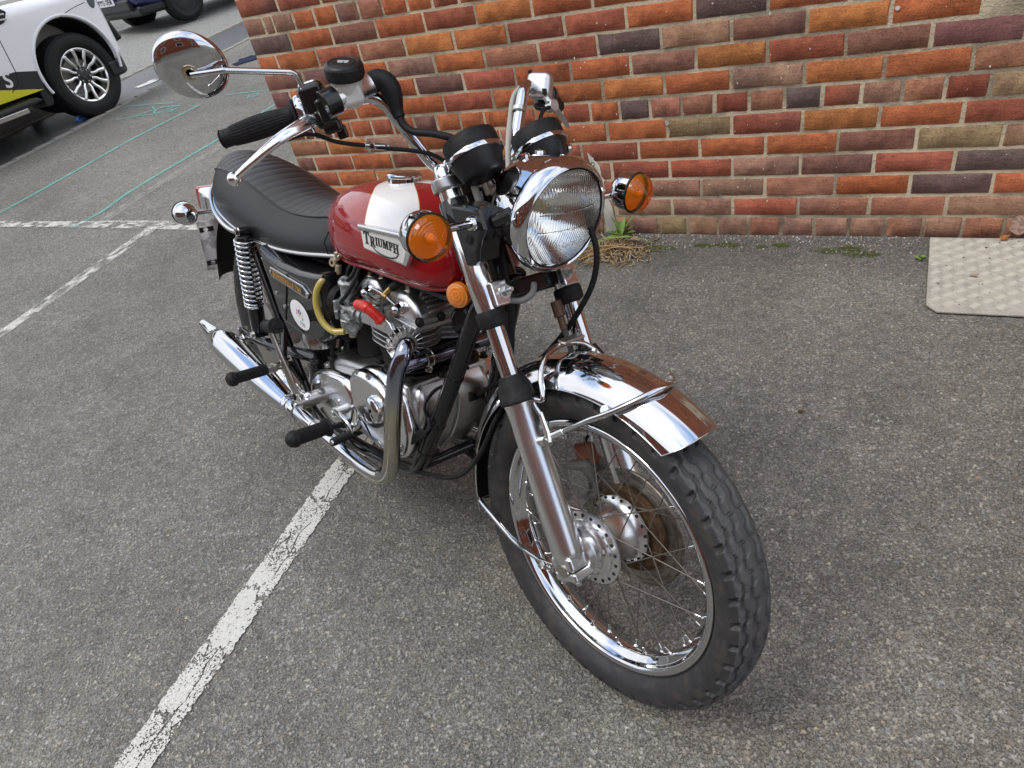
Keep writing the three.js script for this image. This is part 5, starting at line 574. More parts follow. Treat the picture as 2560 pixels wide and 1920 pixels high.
      P('clutch_cable', sweep(spl([at(0.34).add(V(0.05, -0.03, 0.004)), [1.01, 1.05, -0.2], [1.05, 1.0, -0.15], [1.10, 0.94, -0.1], [1.10, 0.85, -0.03]], 40), 0.0042, 8), M.rubber);
      const gcab = P('switch_wiring', sweep(spl([[0.986, 1.098, -0.172], [0.985, 1.082, -0.148], [1.006, 1.038, -0.118], [1.066, 1.0, -0.062], [1.108, 0.966, -0.026], [1.122, 0.93, 0.0], [1.12, 0.87, 0.01]], 44), 0.0052, 10), Std({ color: lin(0.36, 0.35, 0.31), roughness: 0.55 })); P('wiring_clip', lathe([[0.0118, -0.005], [0.0128, -0.004], [0.0128, 0.004], [0.0118, 0.005]], V(1.018, 1.058, -0.131), V(0.3, -0.75, 0.45), 24), M.zinc, gcab);
    }
  }
  const tc = P('throttle_cable', sweep(spl([at0(0.62).add(V(0.012, -0.03, 0)), [0.948, 1.043, 0.268], [0.975, 1.030, 0.235], [0.995, 1.021, 0.188], [1.02, 1.018, 0.168], [1.07, 1.003, 0.10], [1.08, 0.96, 0.06], [1.0, 0.9, 0.03]], 60), 0.0036, 8), M.rubber);
  P('cable_adjuster', [rod([0.992, 1.0215, 0.191], [0.9985, 1.0208, 0.184], 0.0066), rod([1.002, 1.0205, 0.180], [1.017, 1.0192, 0.165], 0.0062, { n: 6 }), rod([1.017, 1.019, 0.165], [1.022, 1.018, 0.160], 0.005)], M.chromeOld, tc);
  function at0(t) { return barP(t); }
  for (const z of [0.05, -0.05]) P('bar_clamp', [rbox(0.04, 0.03, 0.024, [1.052, 0.962, z], 0.006, [0, 0, RAKE]), rod(F(0.70, -0.045, z), [1.052, 0.962, z], 0.012)], M.polished);
}
// cables and wires about the headstock
{
  P('speedometer_nut', [rod([1.140, 0.978, 0.058], [1.1415, 0.968, 0.056], 0.0085), rod([1.1415, 0.969, 0.056], [1.147, 0.944, 0.049], 0.006)], Std({ color: lin(0.6, 0.57, 0.45), metalness: 0.7, roughness: 0.4 }));
  P('instrument_cable', sweep(spl([[1.147, 0.945, 0.049], [1.148, 0.915, 0.04], [1.16, 0.87, 0.042], [1.18, 0.80, 0.05]], 24), 0.0045, 8), M.rubber);
  P('wire', sweep(spl([[1.158, 0.985, 0.04], [1.159, 0.955, 0.037], [1.15, 0.918, 0.031], [1.155, 0.89, 0.03]], 20), 0.0026, 7), Std({ color: lin(0.42, 0.07, 0.03), roughness: 0.5 })); P('wire', sweep(spl([[1.16, 0.985, 0.036], [1.162, 0.952, 0.033], [1.153, 0.915, 0.026], [1.16, 0.885, 0.02]], 20), 0.0026, 7), Std({ color: lin(0.40, 0.06, 0.03), roughness: 0.5 })); P('wire_sleeve', sweep([[1.155, 1.0, 0.042], [1.158, 0.972, 0.039]], 0.0055, 10), M.rubber);
  P('wire', sweep(spl([[1.15, 0.97, 0.046], [1.155, 0.945, 0.03], [1.165, 0.92, 0.015]], 16), 0.002, 6), M.rubber);
  P('loom_sleeve', sweep(spl([[1.132, 0.972, 0.07], [1.132, 0.955, 0.068], [1.137, 0.925, 0.06], [1.14, 0.89, 0.05]], 20), 0.0062, 10), Std({ color: lin(0.40, 0.38, 0.33), roughness: 0.6 }));
  P('loom_sleeve', sweep(spl([F(0.50, 0.05, 0.02), F(0.485, 0.056, 0.035), F(0.478, 0.05, 0.055), F(0.484, 0.03, 0.065)], 20), 0.0055, 10), Std({ color: lin(0.16, 0.16, 0.155), roughness: 0.6 }));
  P('speedometer_cable', sweep(spl([[1.16, 0.93, 0.045], [1.172, 0.893, 0.05], [1.180, 0.86, 0.05], [1.192, 0.81, 0.05], [1.201, 0.745, 0.05], [1.19, 0.66, 0.045], [1.16, 0.57, 0.03], [1.1, 0.5, 0.0]], 60), 0.0048, 9), M.rubber);
  P('brake_hose', sweep(spl([[1.262, 0.92, -0.062], [1.298, 0.862, -0.062], [1.296, 0.805, -0.062], [1.262, 0.735, -0.062], [1.215, 0.665, -0.06], [1.148, 0.59, -0.06], [1.08, 0.54, -0.05], [1.03, 0.49, 0.0]], 70), 0.0054, 9), M.rubber);
  P('hose_union', [rod(F(0.46, 0.02, -0.04), F(0.43, 0.02, -0.04), 0.0105), rod(F(0.43, 0.02, -0.04), F(0.405, 0.02, -0.04), 0.007)], Std({ color: lin(0.12, 0.07, 0.045), roughness: 0.6, metalness: 0.5 })); P('brake_hose', sweep(spl([F(0.41, 0.02, -0.04), F(0.37, 0.018, -0.042), F(0.33, 0.0, -0.052), F(0.30, -0.03, -0.07), F(0.24, -0.05, -0.085)], 30), 0.0055, 9), Std({ color: lin(0.06, 0.06, 0.055), roughness: 0.7 }));
  P('tachometer_cable', sweep(spl([[0.70, 0.235, 0.10], [0.80, 0.246, 0.103], [0.90, 0.274, 0.103], [0.985, 0.302, 0.10], [1.05, 0.330, 0.10], [1.10, 0.366, 0.092], [1.135, 0.425, 0.076], [1.155, 0.49, 0.06], [1.172, 0.55, 0.045], [1.18, 0.65, 0.03], [1.17, 0.78, 0.02]], 90), 0.0052, 9), M.rubber);
}
// --- fuel tank
const lut = (t) => (x) => { if (x <= t[0][0]) return t[0][1]; for (let i = 1; i < t.length; i++) if (x <= t[i][0]) { const a = t[max(0, i - 2)], b = t[i - 1], c = t[i], d = t[min(t.length - 1, i + 1)], u = (x - b[0]) / (c[0] - b[0]), m1 = (c[1] - a[1]) / (c[0] - a[0]) * (c[0] - b[0]), m2 = (d[1] - b[1]) / (d[0] - b[0]) * (c[0] - b[0]); return (2 * u ** 3 - 3 * u * u + 1) * b[1] + (u ** 3 - 2 * u * u + u) * m1 + (-2 * u ** 3 + 3 * u * u) * c[1] + (u ** 3 - u * u) * m2; } return t[t.length - 1][1]; };
const tankTop = lut([[0.535, 0.80], [0.545, 0.827], [0.575, 0.856], [0.63, 0.880], [0.70, 0.898], [0.80, 0.911], [0.90, 0.911], [0.98, 0.897], [1.04, 0.868], [1.075, 0.842], [1.088, 0.80]]);
const tankW = lut([[0.535, 0.012], [0.545, 0.044], [0.575, 0.078], [0.63, 0.106], [0.70, 0.126], [0.80, 0.139], [0.90, 0.141], [0.98, 0.134], [1.04, 0.115], [1.075, 0.078], [1.088, 0.02]]);
const tankBot = lut([[0.535, 0.765], [0.545, 0.748], [0.575, 0.728], [0.63, 0.712], [0.70, 0.714], [0.80, 0.728], [0.90, 0.735], [0.98, 0.738], [1.04, 0.744], [1.075, 0.758], [1.088, 0.785]]);
function tankPt(u, v) { // u along, v round from the right bottom over the top to the left bottom
  const x = lerp(0.535, 1.088, (1 - cos(PI * u)) / 2 * 0.55 + u * 0.45), t = tankTop(x), w = tankW(x), b = tankBot(x), m = lerp(b, t, 0.44), a = (v * 2 - 1) * 2.45, s = sin(a), c = cos(a);
  let y, z; if (c >= 0) { y = m + (t - m) * pow(c, 0.78); z = w * sign(s) * pow(abs(s), 0.86); } else { y = m + (m - b) * sign(c) * pow(-c, 0.72); z = w * sign(s) * pow(abs(s), 0.62); if (c < -0.3) z *= 1; }
  return [x, y, z];
}
{
  const T_tank = ctex(1024, 2048, (c, w, h) => { // u across, v down the canvas from the right side over the top to the left
    c.fillStyle = '#8f0f18'; c.fillRect(0, 0, w, h); const R = (x) => { let lo = 0, hi = 1; for (let i = 0; i < 30; i++) { const u = (lo + hi) / 2; tankPt(u, 0.5)[0] < x ? lo = u : hi = u; } return lo * w; };
    for (const s of [1, -1]) { const y = (v) => (s > 0 ? 1 - v : v) * h, path = () => { c.beginPath(); const L = [[0.866, 0.19], [0.858, 0.24], [0.848, 0.29], [0.832, 0.335], [0.808, 0.38], [0.775, 0.43], [0.745, 0.5]], Q = [[0.835, 0.5], [0.906, 0.452], [0.960, 0.40], [0.990, 0.345], [1.003, 0.29], [1.005, 0.24], [1.0, 0.19]]; const all = spl([...L].map(([x, v]) => [R(x), y(v), 0]), 40), all2 = spl(Q.map(([x, v]) => [R(x), y(v), 0]), 40); all.forEach((p, i) => i ? c.lineTo(p.x, p.y) : c.moveTo(p.x, p.y)); all2.forEach((p) => c.lineTo(p.x, p.y)); c.closePath(); };
      path(); c.fillStyle = '#e9e9e6'; c.fill(); c.lineWidth = 7; c.strokeStyle = '#b08a3c'; c.stroke(); path(); c.lineWidth = 3; c.strokeStyle = '#e9e9e6'; c.fill(); } });
  T_tank.wrapS = T_tank.wrapT = THREE.ClampToEdgeWrapping;
  const g = surf(110, 120, tankPt); const i = g.index.array; for (let k = 0; k < i.length; k += 3) { const t = i[k]; i[k] = i[k + 1]; i[k + 1] = t; } g.computeVertexNormals();
  const tank = P('fuel_tank', g, Phy({ map: T_tank, roughness: 0.5, specularIntensity: 0.15, clearcoat: 1, clearcoatRoughness: 0.035, side: THREE.DoubleSide }));
  { const und = []; for (const s of [1, -1]) { const l = []; for (let k = 0; k <= 40; k++) { const p = tankPt(lerp(0.12, 0.95, k / 40), s > 0 ? 0.985 : 0.015); l.push([p[0], p[1] - 0.001, p[2]]); } und.push(sweep(l, 0.0042, 8)); } P('tank_seam', und, M.redPaint, tank); }
  P('tank_underside', rbox(0.5, 0.012, 0.17, [0.81, 0.728, 0], 0.004, [0, 0, 0.04]), M.blackMatt, tank);
  // filler cap
  const C = V(0.80, 0.905, 0), a = V(-0.01, 1, 0.0).normalize(); P('filler_cap', [lathe([[0, 0.0255], [0.02, 0.0252], [0.034, 0.0225], [0.0372, 0.02], [0.0378, 0.0165], [0.0372, 0.015], [0.035, 0.0145]], C, a, 56, 0.5), lathe([[0.035, 0.0148], [0.035, 0.002], [0.0365, -0.004]], C, a, 56, 0.5)], M.chrome, tank);
  // maker's badge
  for (const s of [1, -1]) {
    const B = (x, y) => [x, y], z0 = 0.1285, frame = extr([B(0.836, 0.846), B(0.99, 0.859), B(1.018, 0.832), B(0.998, 0.800), B(0.842, 0.800)], z0, z0 + 0.013, 0.003), bar = extr([B(0.834, 0.850), B(0.99, 0.863), B(1.022, 0.836), B(1.012, 0.832), B(0.985, 0.8505), B(0.834, 0.838)], z0, z0 + 0.0178, 0.004), face = extr([B(0.841, 0.8385), B(0.985, 0.8505), B(1.006, 0.8315), B(0.992, 0.8045), B(0.846, 0.8045)], z0, z0 + 0.0142, 0.001);
    const place = (q) => { q.translate(0.01, 0.002, 0); if (s < 0) { q = mirrorZ(q); } return q; };
    const bd = P('badge', place(frame), M.polished, tank); P('badge_bar', place(bar), M.chrome, tank); P('badge_face', place(face), Phy({ color: lin(0.74, 0.74, 0.70), roughness: 0.35, clearcoat: 0.6 }), tank);
    const L = []; const add = (t, x, y, size, k = 1) => { const q = new TextGeometry(t, { font: fontSerif, size, depth: 0.0012, curveSegments: 4 }); q.computeBoundingBox(); const wd = q.boundingBox.max.x * k; q.scale(k, 1, 1); q.translate(x, y, 0); L.push(clean(q)[0]); return x + wd; };
    let x = 0; x = add('T', 0, 0, 0.0265, 0.82) + 0.001; for (const ch of 'RIUMP') x = add(ch, x, ch === 'R' ? -0.002 : 0.0035, ch === 'R' ? 0.0225 : 0.018, 0.82) + 0.0008; x = add('H', x, 0.001, 0.0205, 0.82);
    L.push(sweep(spl([[0.026, -0.001, 0.0008], [0.04, -0.009, 0.0008], [0.065, -0.0135, 0.0008], [0.09, -0.012, 0.0008], [0.106, -0.006, 0.0008], [0.112, 0.001, 0.0008], [0.108, 0.004, 0.0008]], 30), (t) => 0.0006 + 0.0013 * sin(PI * t), 6));
    const q = merge(L); q.scale(1.13, 0.92, 1); q.rotateZ(0.028); if (s < 0) { q.rotateY(PI); q.translate(0.995, 0.8175, -z0 - 0.0142); } else q.translate(0.862, 0.8175, z0 + 0.0142); P('badge_lettering', q, Std({ color: lin(0.01, 0.01, 0.01), roughness: 0.4 }), tank);
  }
}
P('side_reflector', lathe([[0, 0.007], [0.019, 0.0065], [0.0235, 0.004], [0.0245, 0], [0.0245, -0.006], [0, -0.008]], [1.093, 0.756, 0.085], [0.35, 0.0, 0.94], 40), Phy({ color: lin(0.85, 0.24, 0.015), roughness: 0.25, clearcoat: 1, bumpMap: rep(ctex(64, 64, (c) => { c.fillStyle = '#555'; c.fillRect(0, 0, 64, 64); c.fillStyle = '#fff'; for (let i = 0; i < 8; i++) for (let j = 0; j < 8; j++) c.fillRect(i * 8 + 1, j * 8 + 1, 5, 5); }, false), 8, 2), bumpScale: 0.001 }));
// --- seat
const seatTop = lut([[-0.215, 0.828], [-0.19, 0.850], [-0.14, 0.867], [-0.06, 0.872], [0.04, 0.867], [0.14, 0.855], [0.24, 0.836], [0.33, 0.822], [0.42, 0.821], [0.52, 0.831], [0.60, 0.845], [0.66, 0.851]]);
const seatW = lut([[-0.215, 0.03], [-0.207, 0.06], [-0.182, 0.092], [-0.13, 0.113], [-0.04, 0.123], [0.1, 0.127], [0.3, 0.126], [0.45, 0.120], [0.58, 0.110], [0.66, 0.10]]);
const seatBot = lut([[-0.215, 0.748], [-0.16, 0.727], [-0.08, 0.703], [0.0, 0.688], [0.1, 0.678], [0.3, 0.681], [0.45, 0.697], [0.6, 0.722], [0.66, 0.732]]);
{
  const edgeY = (x) => seatTop(x) - 0.034 - 0.012 * sstep(0.1, -0.2, x), X = (u) => lerp(-0.215, 0.66, pow(u, 1.0) * 0.9 + 0.1 * u * u), pw = (x) => seatW(x) * 0.735;
  const side = (s) => surf(90, 20, (u, v) => { const x = X(u), w = seatW(x), b = seatBot(x), e = edgeY(x), t = v; const z = lerp(w * 0.93, pw(x), t) + 0.013 * sin(PI * pow(t, 0.85)) * (0.6 + 0.4 * sin(PI * u)) * min(1, w / 0.08); return [x, lerp(b, e, t), s * z]; }, { uvf: (u, v) => [u * 3, v] });
  const fix = (g) => { const i = g.index.array; for (let k = 0; k < i.length; k += 3) { const t = i[k]; i[k] = i[k + 1]; i[k + 1] = t; } g.computeVertexNormals(); return g; };
  const T_leather = dtex(512, 512, (i, j) => 0.5 + 0.6 * (pfbm(i / 5, j / 5, 102, 3) - 0.5));
  const M_vinyl = Phy({ color: lin(0.009, 0.009, 0.011), roughness: 0.34, specularIntensity: 0.6, bumpMap: rep(T_leather, 4, 2), bumpScale: 0.00012, side: THREE.DoubleSide });
  const seat = P('seat', [side(1), fix(side(-1)), surf(6, 20, (u, v) => { const x = 0.66, w = seatW(x); return [x, lerp(seatBot(x), edgeY(x), u), lerp(-w, w, v) * 0.95]; })], M_vinyl);
  // ribbed top: transverse pleats, bowed, basket-weave grain
  const top = surf(420, 44, (u, v) => { const x = lerp(-0.2135, 0.66, u), s = v * 2 - 1, w = pw(x), crown = 0.034 + 0.012 * sstep(0.1, -0.2, x), e = edgeY(x); const bow = x + 0.042 * s * abs(s) * 0.4 + 0.04 * s * s, ph = bow / 0.038, rib = abs(sin(ph * PI)), fade = sstep(1, 0.9, abs(s)) * sstep(-0.213, -0.17, x); return [x, e + crown * (1 - pow(abs(s), 2.4)) + 0.0036 * (pow(rib, 0.5) - 0.8) * fade, s * w]; }, { uvf: (u, v) => [u * 0.93, v * 0.2] });
  const T_weave = dtex(128, 128, (i, j) => { const a = floor(i / 16), b = floor(j / 16), x = (i % 16) / 16, y = (j % 16) / 16; return (a + b) % 2 ? sin(PI * x) * 0.9 : sin(PI * y) * 0.9; });
  P('seat_top', top, Phy({ color: lin(0.013, 0.0108, 0.0115), roughness: 0.34, specularIntensity: 0.9, bumpMap: rep(T_weave, 28), bumpScale: 0.0009, side: THREE.DoubleSide }), seat);
  const rim = (yf, wf, r, x0 = -0.208, x1 = 0.655) => { const l = []; for (let k = 0; k <= 60; k++) { const x = lerp(x1, x0, pow(k / 60, 0.9)); l.push(V(x, yf(x), wf(x))); } const o = [...l, ...l.slice().reverse().map((p) => V(p.x, p.y, -p.z))]; return sweep(o, r, 8); };
  P('seat_piping', rim((x) => edgeY(x) + 0.001, (x) => pw(x) + 0.001, 0.0026), M.plastic, seat);
  P('seat_trim', rim((x) => seatBot(x) + 0.002, (x) => seatW(x) * 0.94 + 0.002, 0.0062), M.chromeOld, seat);
  P('seat_base', [extr([[-0.19, 0.74], [-0.1, 0.71], [0.1, 0.683], [0.3, 0.685], [0.5, 0.707], [0.64, 0.73], [0.64, 0.76], [-0.19, 0.765]], -0.085, 0.085, 0.004)], M.blackMatt, seat);
  P('seat_seam', both(sweep([[0.607, 0.724, 0.104], [0.612, 0.76, 0.1125], [0.618, 0.792, 0.096]], 0.0016, 6)), M.rubber, seat);
  // grab rail
  const gr = [[0.15, 0.692, 0.137], [0.06, 0.685, 0.138], [-0.04, 0.693, 0.131], [-0.12, 0.714, 0.118], [-0.185, 0.742, 0.096], [-0.228, 0.766, 0.062], [-0.243, 0.777, 0.02]]; P('grab_rail', sweep(spl([...gr, ...gr.slice().reverse().map(([x, y, z]) => [x, y, -z])], 90), 0.0068, 14), M.chrome);
}
// --- rear end
{
  const a0 = 58 * PI / 180, a1 = 172 * PI / 180, R0 = 0.43, hw = 0.075, sec = (v) => { const s = v * 2 - 1, q = abs(s); return [R0 - 0.05 * pow(q, 3), hw * sign(s) * pow(q, 0.92)]; }, gu = (o) => surf(60, 20, (u, v) => { const [r, z] = sec(v), a = lerp(a0, a1, u); return [0.02 + (r + o) * cos(a), 0.36 + (r + o) * sin(a), z]; });
  const g = P('rear_mudguard', gu(0), Std({ color: lin(0.6, 0.6, 0.62), metalness: 1, roughness: 0.1, side: THREE.DoubleSide })); P('guard_underside', gu(-0.0018), Std({ color: lin(0.012, 0.012, 0.012), roughness: 0.7, side: THREE.DoubleSide }), g);
  const tl = P('tail_light', rbox(0.14, 0.082, 0.094, [-0.428, 0.662, 0], 0.014, [0, 0, -0.1]), M.satin); P('tail_lens', rbox(0.03, 0.078, 0.090, [-0.507, 0.670, 0], 0.008, [0, 0, -0.1]), Phy({ color: lin(0.5, 0.01, 0.015), roughness: 0.12, clearcoat: 1, transmission: 0.3, thickness: 0 }), tl); P('side_reflector', rbox(0.03, 0.05, 0.004, [-0.43, 0.666, 0.0485], 0.002, [0, 0, -0.1]), M.zinc, tl); P('tail_bracket', rbox(0.12, 0.03, 0.06, [-0.38, 0.624, 0], 0.008), M.blackMatt);
  const pl = P('number_plate', rbox(0.004, 0.172, 0.182, [-0.423, 0.522, 0.0], 0.0018, [0, 0, 0.06]), Std({ color: lin(0.62, 0.62, 0.63), metalness: 0.6, roughness: 0.4, map: rep(T_grime, 1) })); for (const y of [0.578, 0.462]) for (const s of [1, -1]) { P('plate_slot', rbox(0.005, 0.018, 0.05, [-0.4225 + (y - 0.522) * -0.06, y, s * 0.062], 0.0022, [0, 0, 0.06]), M.rubber, pl); P('plate_bolt', bolt([-0.419 + (y - 0.522) * -0.06, y, s * 0.066], [1, 0, 0], 0.006, 0.004), M.zinc, pl); }
  for (const s of [1, -1]) {
    const sh = P('shock_absorber', [lathe([[0, 0.395], [0.012, 0.397], [0.0205, 0.402], [0.0222, 0.408], [0.0222, 0.49], [0.012, 0.495]], [0.148, 0, s * 0.14], [0.065, 1, 0], 28), rod([0.177, 0.49, s * 0.14], [0.19, 0.68, s * 0.14], 0.007)], M.black); sh.geometry.translate(-0.026, 0, 0);
    const coil = []; const T0 = V(0.151, 0.482, s * 0.14), T1 = V(0.1645, 0.678, s * 0.14), ax = T1.clone().sub(T0), e1 = V(1, -0.065, 0).normalize(), e2 = V(0, 0, 1); const turns = 14.5; for (let k = 0; k <= turns * 20; k++) { const t = k / (turns * 20), a = t * turns * 2 * PI, tt = t < 0.06 ? t * 0.5 : t > 0.94 ? 1 - (1 - t) * 0.5 : lerp(0.03, 0.97, (t - 0.06) / 0.88); coil.push(T0.clone().addScaledVector(ax, tt).addScaledVector(e1, 0.0262 * cos(a)).addScaledVector(e2, 0.0262 * sin(a))); } P('spring', sweep(coil, 0.0039, 8), M.chrome, sh);
    P('shock_top', [lathe([[0.0, 0.698], [0.012, 0.697], [0.021, 0.692], [0.024, 0.686], [0.024, 0.68], [0.02, 0.678]], [0.1203, 0, s * 0.14], [0.065, 1, 0], 24), rod([0.166, 0.703, s * 0.105], [0.166, 0.703, s * 0.153], 0.012)], M.black, sh); P('shock_nut', bolt([0.166, 0.703, s * 0.153], [0, 0, s], 0.009, 0.008), M.chrome, sh);
    P('shock_bottom', [rod([0.147, 0.392, s * 0.105], [0.147, 0.392, s * 0.158], 0.014)], M.black, sh); P('shock_nut', bolt([0.147, 0.392, s * 0.158], [0, 0, s], 0.009, 0.008), M.zinc, sh);
    P('swingarm', [sweep(spl([[0.45, 0.402, s * 0.10], [0.30, 0.383, s * 0.118], [0.15, 0.358, s * 0.125], [0.02, 0.335, s * 0.125]], 20), 0.0165, 14), rbox(0.07, 0.036, 0.012, [-0.005, 0.33, s * 0.128], 0.004)], M.black); P('chain_adjuster', [rod([-0.06, 0.328, s * 0.128], [0.0, 0.33, s * 0.128], 0.0045), bolt([-0.045, 0.328, s * 0.128], [-1, 0, 0], 0.007, 0.006), rbox(0.012, 0.04, 0.03, [-0.043, 0.328, s * 0.128], 0.003)], M.zinc);
    P('subframe_tube', [sweep(fillet([[0.15, 0.69, s * 0.122], [0.165, 0.655, s * 0.12], [0.27, 0.455, s * 0.117], [0.385, 0.27, s * 0.112]], [0.03, 0.2], 6), 0.0105, 12), sweep(dense([[0.56, 0.715, s * 0.085], [0.3, 0.672, s * 0.105], [-0.12, 0.70, s * 0.11]], 0.05), 0.0105, 12)], M.black);
    P('peg_bracket', [sweep([[0.36, 0.30, s * 0.115], [0.375, 0.375, s * 0.15], [0.392, 0.388, s * 0.178]], 0.010, 10), sweep([[0.29, 0.43, s * 0.12], [0.36, 0.39, s * 0.16]], 0.009, 10)], M.black);
    const ribbed = (a, b, r, n) => { a = A3(a); b = A3(b); const L = a.distanceTo(b), g = surf(6, n * 6, (u, v) => { const an = v * 2 * PI, rr = r - 0.0011 * pow(abs(sin(an * n / 2)), 4); return [rr * cos(an), u * L, rr * sin(an)]; }); return orient(mergeVertices(g), a, b.clone().sub(a)); };
    const pg = P('pillion_peg', [ribbed([0.404, 0.394, s * 0.228], [0.417, 0.401, s * 0.318], 0.0148, 20), lathe([[0, 0.018], [0.012, 0.017], [0.0175, 0.012], [0.019, 0.005], [0.0185, -0.003], [0.0148, -0.006]], [0.417, 0.401, s * 0.318], [0.14, 0.07, s], 28)], M.rubber); P('peg_pivot', [rbox(0.022, 0.024, 0.034, [0.400, 0.392, s * 0.212], 0.006), rod([0.39, 0.387, s * 0.165], [0.40, 0.391, s * 0.205], 0.0105), bolt([0.408, 0.402, s * 0.212], [0.5, 0.8, 0], 0.0055, 0.005)], M.nickel, pg);
    const fp = P('footpeg', [ribbed([0.672, 0.324, s * 0.198], [0.684, 0.333, s * 0.285], 0.0182, 26), lathe([[0, 0.024], [0.009, 0.0225], [0.017, 0.016], [0.0215, 0.006], [0.0215, -0.002], [0.0182, -0.006]], [0.684, 0.333, s * 0.285], [0.12, 0.09, s], 32), lathe([[0.010, -0.004], [0.0235, -0.003], [0.0245, 0], [0.0235, 0.003], [0.018, 0.004]], [0.672, 0.324, s * 0.197], [0.12, 0.09, s], 32)], M.rubber); P('peg_arm', [sweep(spl([[0.672, 0.324, s * 0.2], [0.668, 0.318, s * 0.172], [0.64, 0.29, s * 0.13], [0.60, 0.25, s * 0.10]], 16), 0.009, 10)], M.black, fp);
  }
  P('chain_guard', extr([[0.40, 0.44], [-0.02, 0.41], [-0.05, 0.385], [0.40, 0.415]], -0.095, -0.07, 0.004), M.black);
}
// --- frame
{
  for (const s of [1, -1]) {
    const dt = s > 0 ? [[1.128, 0.785, 0.03], [1.10, 0.722, 0.042], [1.076, 0.663, 0.05], [1.05, 0.596, 0.056], [1.024, 0.530, 0.064], [0.997, 0.458, 0.075], [0.966, 0.384, 0.086], [0.938, 0.322, 0.091], [0.905, 0.276, 0.092], [0.85, 0.25, 0.092], [0.74, 0.226, 0.094], [0.6, 0.207, 0.098], [0.48, 0.203, 0.10], [0.41, 0.235, 0.105], [0.38, 0.28, 0.111]] : null;
    const q = dt ?? [[1.128, 0.785, 0.03], [1.10, 0.722, 0.042], [1.076, 0.663, 0.05], [1.05, 0.596, 0.056], [1.024, 0.530, 0.064], [0.997, 0.458, 0.075], [0.966, 0.384, 0.086], [0.938, 0.322, 0.091], [0.905, 0.276, 0.092], [0.85, 0.25, 0.092], [0.74, 0.226, 0.094], [0.6, 0.207, 0.098], [0.48, 0.203, 0.10], [0.41, 0.235, 0.105], [0.38, 0.28, 0.111]].map(([x, y, z]) => [x, y, -z]);
    P('down_tube', sweep(spl(q, 110), (t) => t < 0.42 ? 0.0185 : 0.0165, 18), M.black);
    for (const [t, r] of [[3.6, 0.0195], [5.4, 0.0195], [6.6, 0.0193]]) { const k = floor(t), f = t - k, a = A3(q[k]), b = A3(q[k + 1]), p = a.clone().lerp(b, f), d = b.clone().sub(a); P('cable_tie', [lathe([[r - 0.001, -0.0022], [r + 0.0006, -0.0018], [r + 0.0006, 0.0018], [r - 0.001, 0.0022]], p, d, 28), rbox(0.006, 0.005, 0.006, p.clone().add(V(r * 0.8, 0.002, s * r * 0.62)), 0.001)], M.plastic); }
    P('engine_plate', extr([[0.985, 0.44], [0.925, 0.42], [0.92, 0.36], [0.945, 0.335], [0.975, 0.38]], s > 0 ? 0.068 : -0.074, s > 0 ? 0.074 : -0.068, 0.001), M.black);
  }
  P('backbone', sweep(fillet([[1.09, 0.83, 0], [0.66, 0.762, 0], [0.52, 0.60, 0], [0.45, 0.40, 0]], [0.1, 0.2], 8), 0.040, 24), M.black);
  P('cross_tube', rod([0.48, 0.203, -0.1], [0.48, 0.203, 0.1], 0.0145), M.black); P('cross_tube', rod([0.90, 0.272, -0.09], [0.90, 0.272, 0.09], 0.0125), M.black);
  P('gusset', extr([[0.905, 0.46], [0.90, 0.40], [0.945, 0.40], [0.965, 0.455]], -0.078, -0.03, 0.003), M.black);
  P('prop_stand', [sweep(spl([[0.80, 0.215, -0.10], [0.79, 0.14, -0.165], [0.775, 0.075, -0.245], [0.77, 0.058, -0.27]], 20), 0.0095, 12), rbox(0.05, 0.008, 0.04, [0.77, 0.058, -0.272], 0.003, [0.3, 0, 0])], M.black);
  { const c = []; for (let k = 0; k <= 22 * 12; k++) { const t = k / (22 * 12), a = t * 22 * 2 * PI; c.push([lerp(0.84, 0.93, t) , 0.238 + 0.0065 * cos(a), -0.085 + 0.0065 * sin(a)]); } P('stand_spring', sweep(c, 0.0014, 6), M.blackIron); }
  P('centre_stand', [sweep(fillet([[0.55, 0.20, 0.085], [0.46, 0.165, 0.10], [0.33, 0.135, 0.12]], 0.05, 6), 0.010, 10), sweep(fillet([[0.55, 0.20, -0.085], [0.46, 0.165, -0.10], [0.33, 0.135, -0.12]], 0.05, 6), 0.010, 10), rod([0.55, 0.20, -0.09], [0.55, 0.20, 0.09], 0.011)], M.black);
}
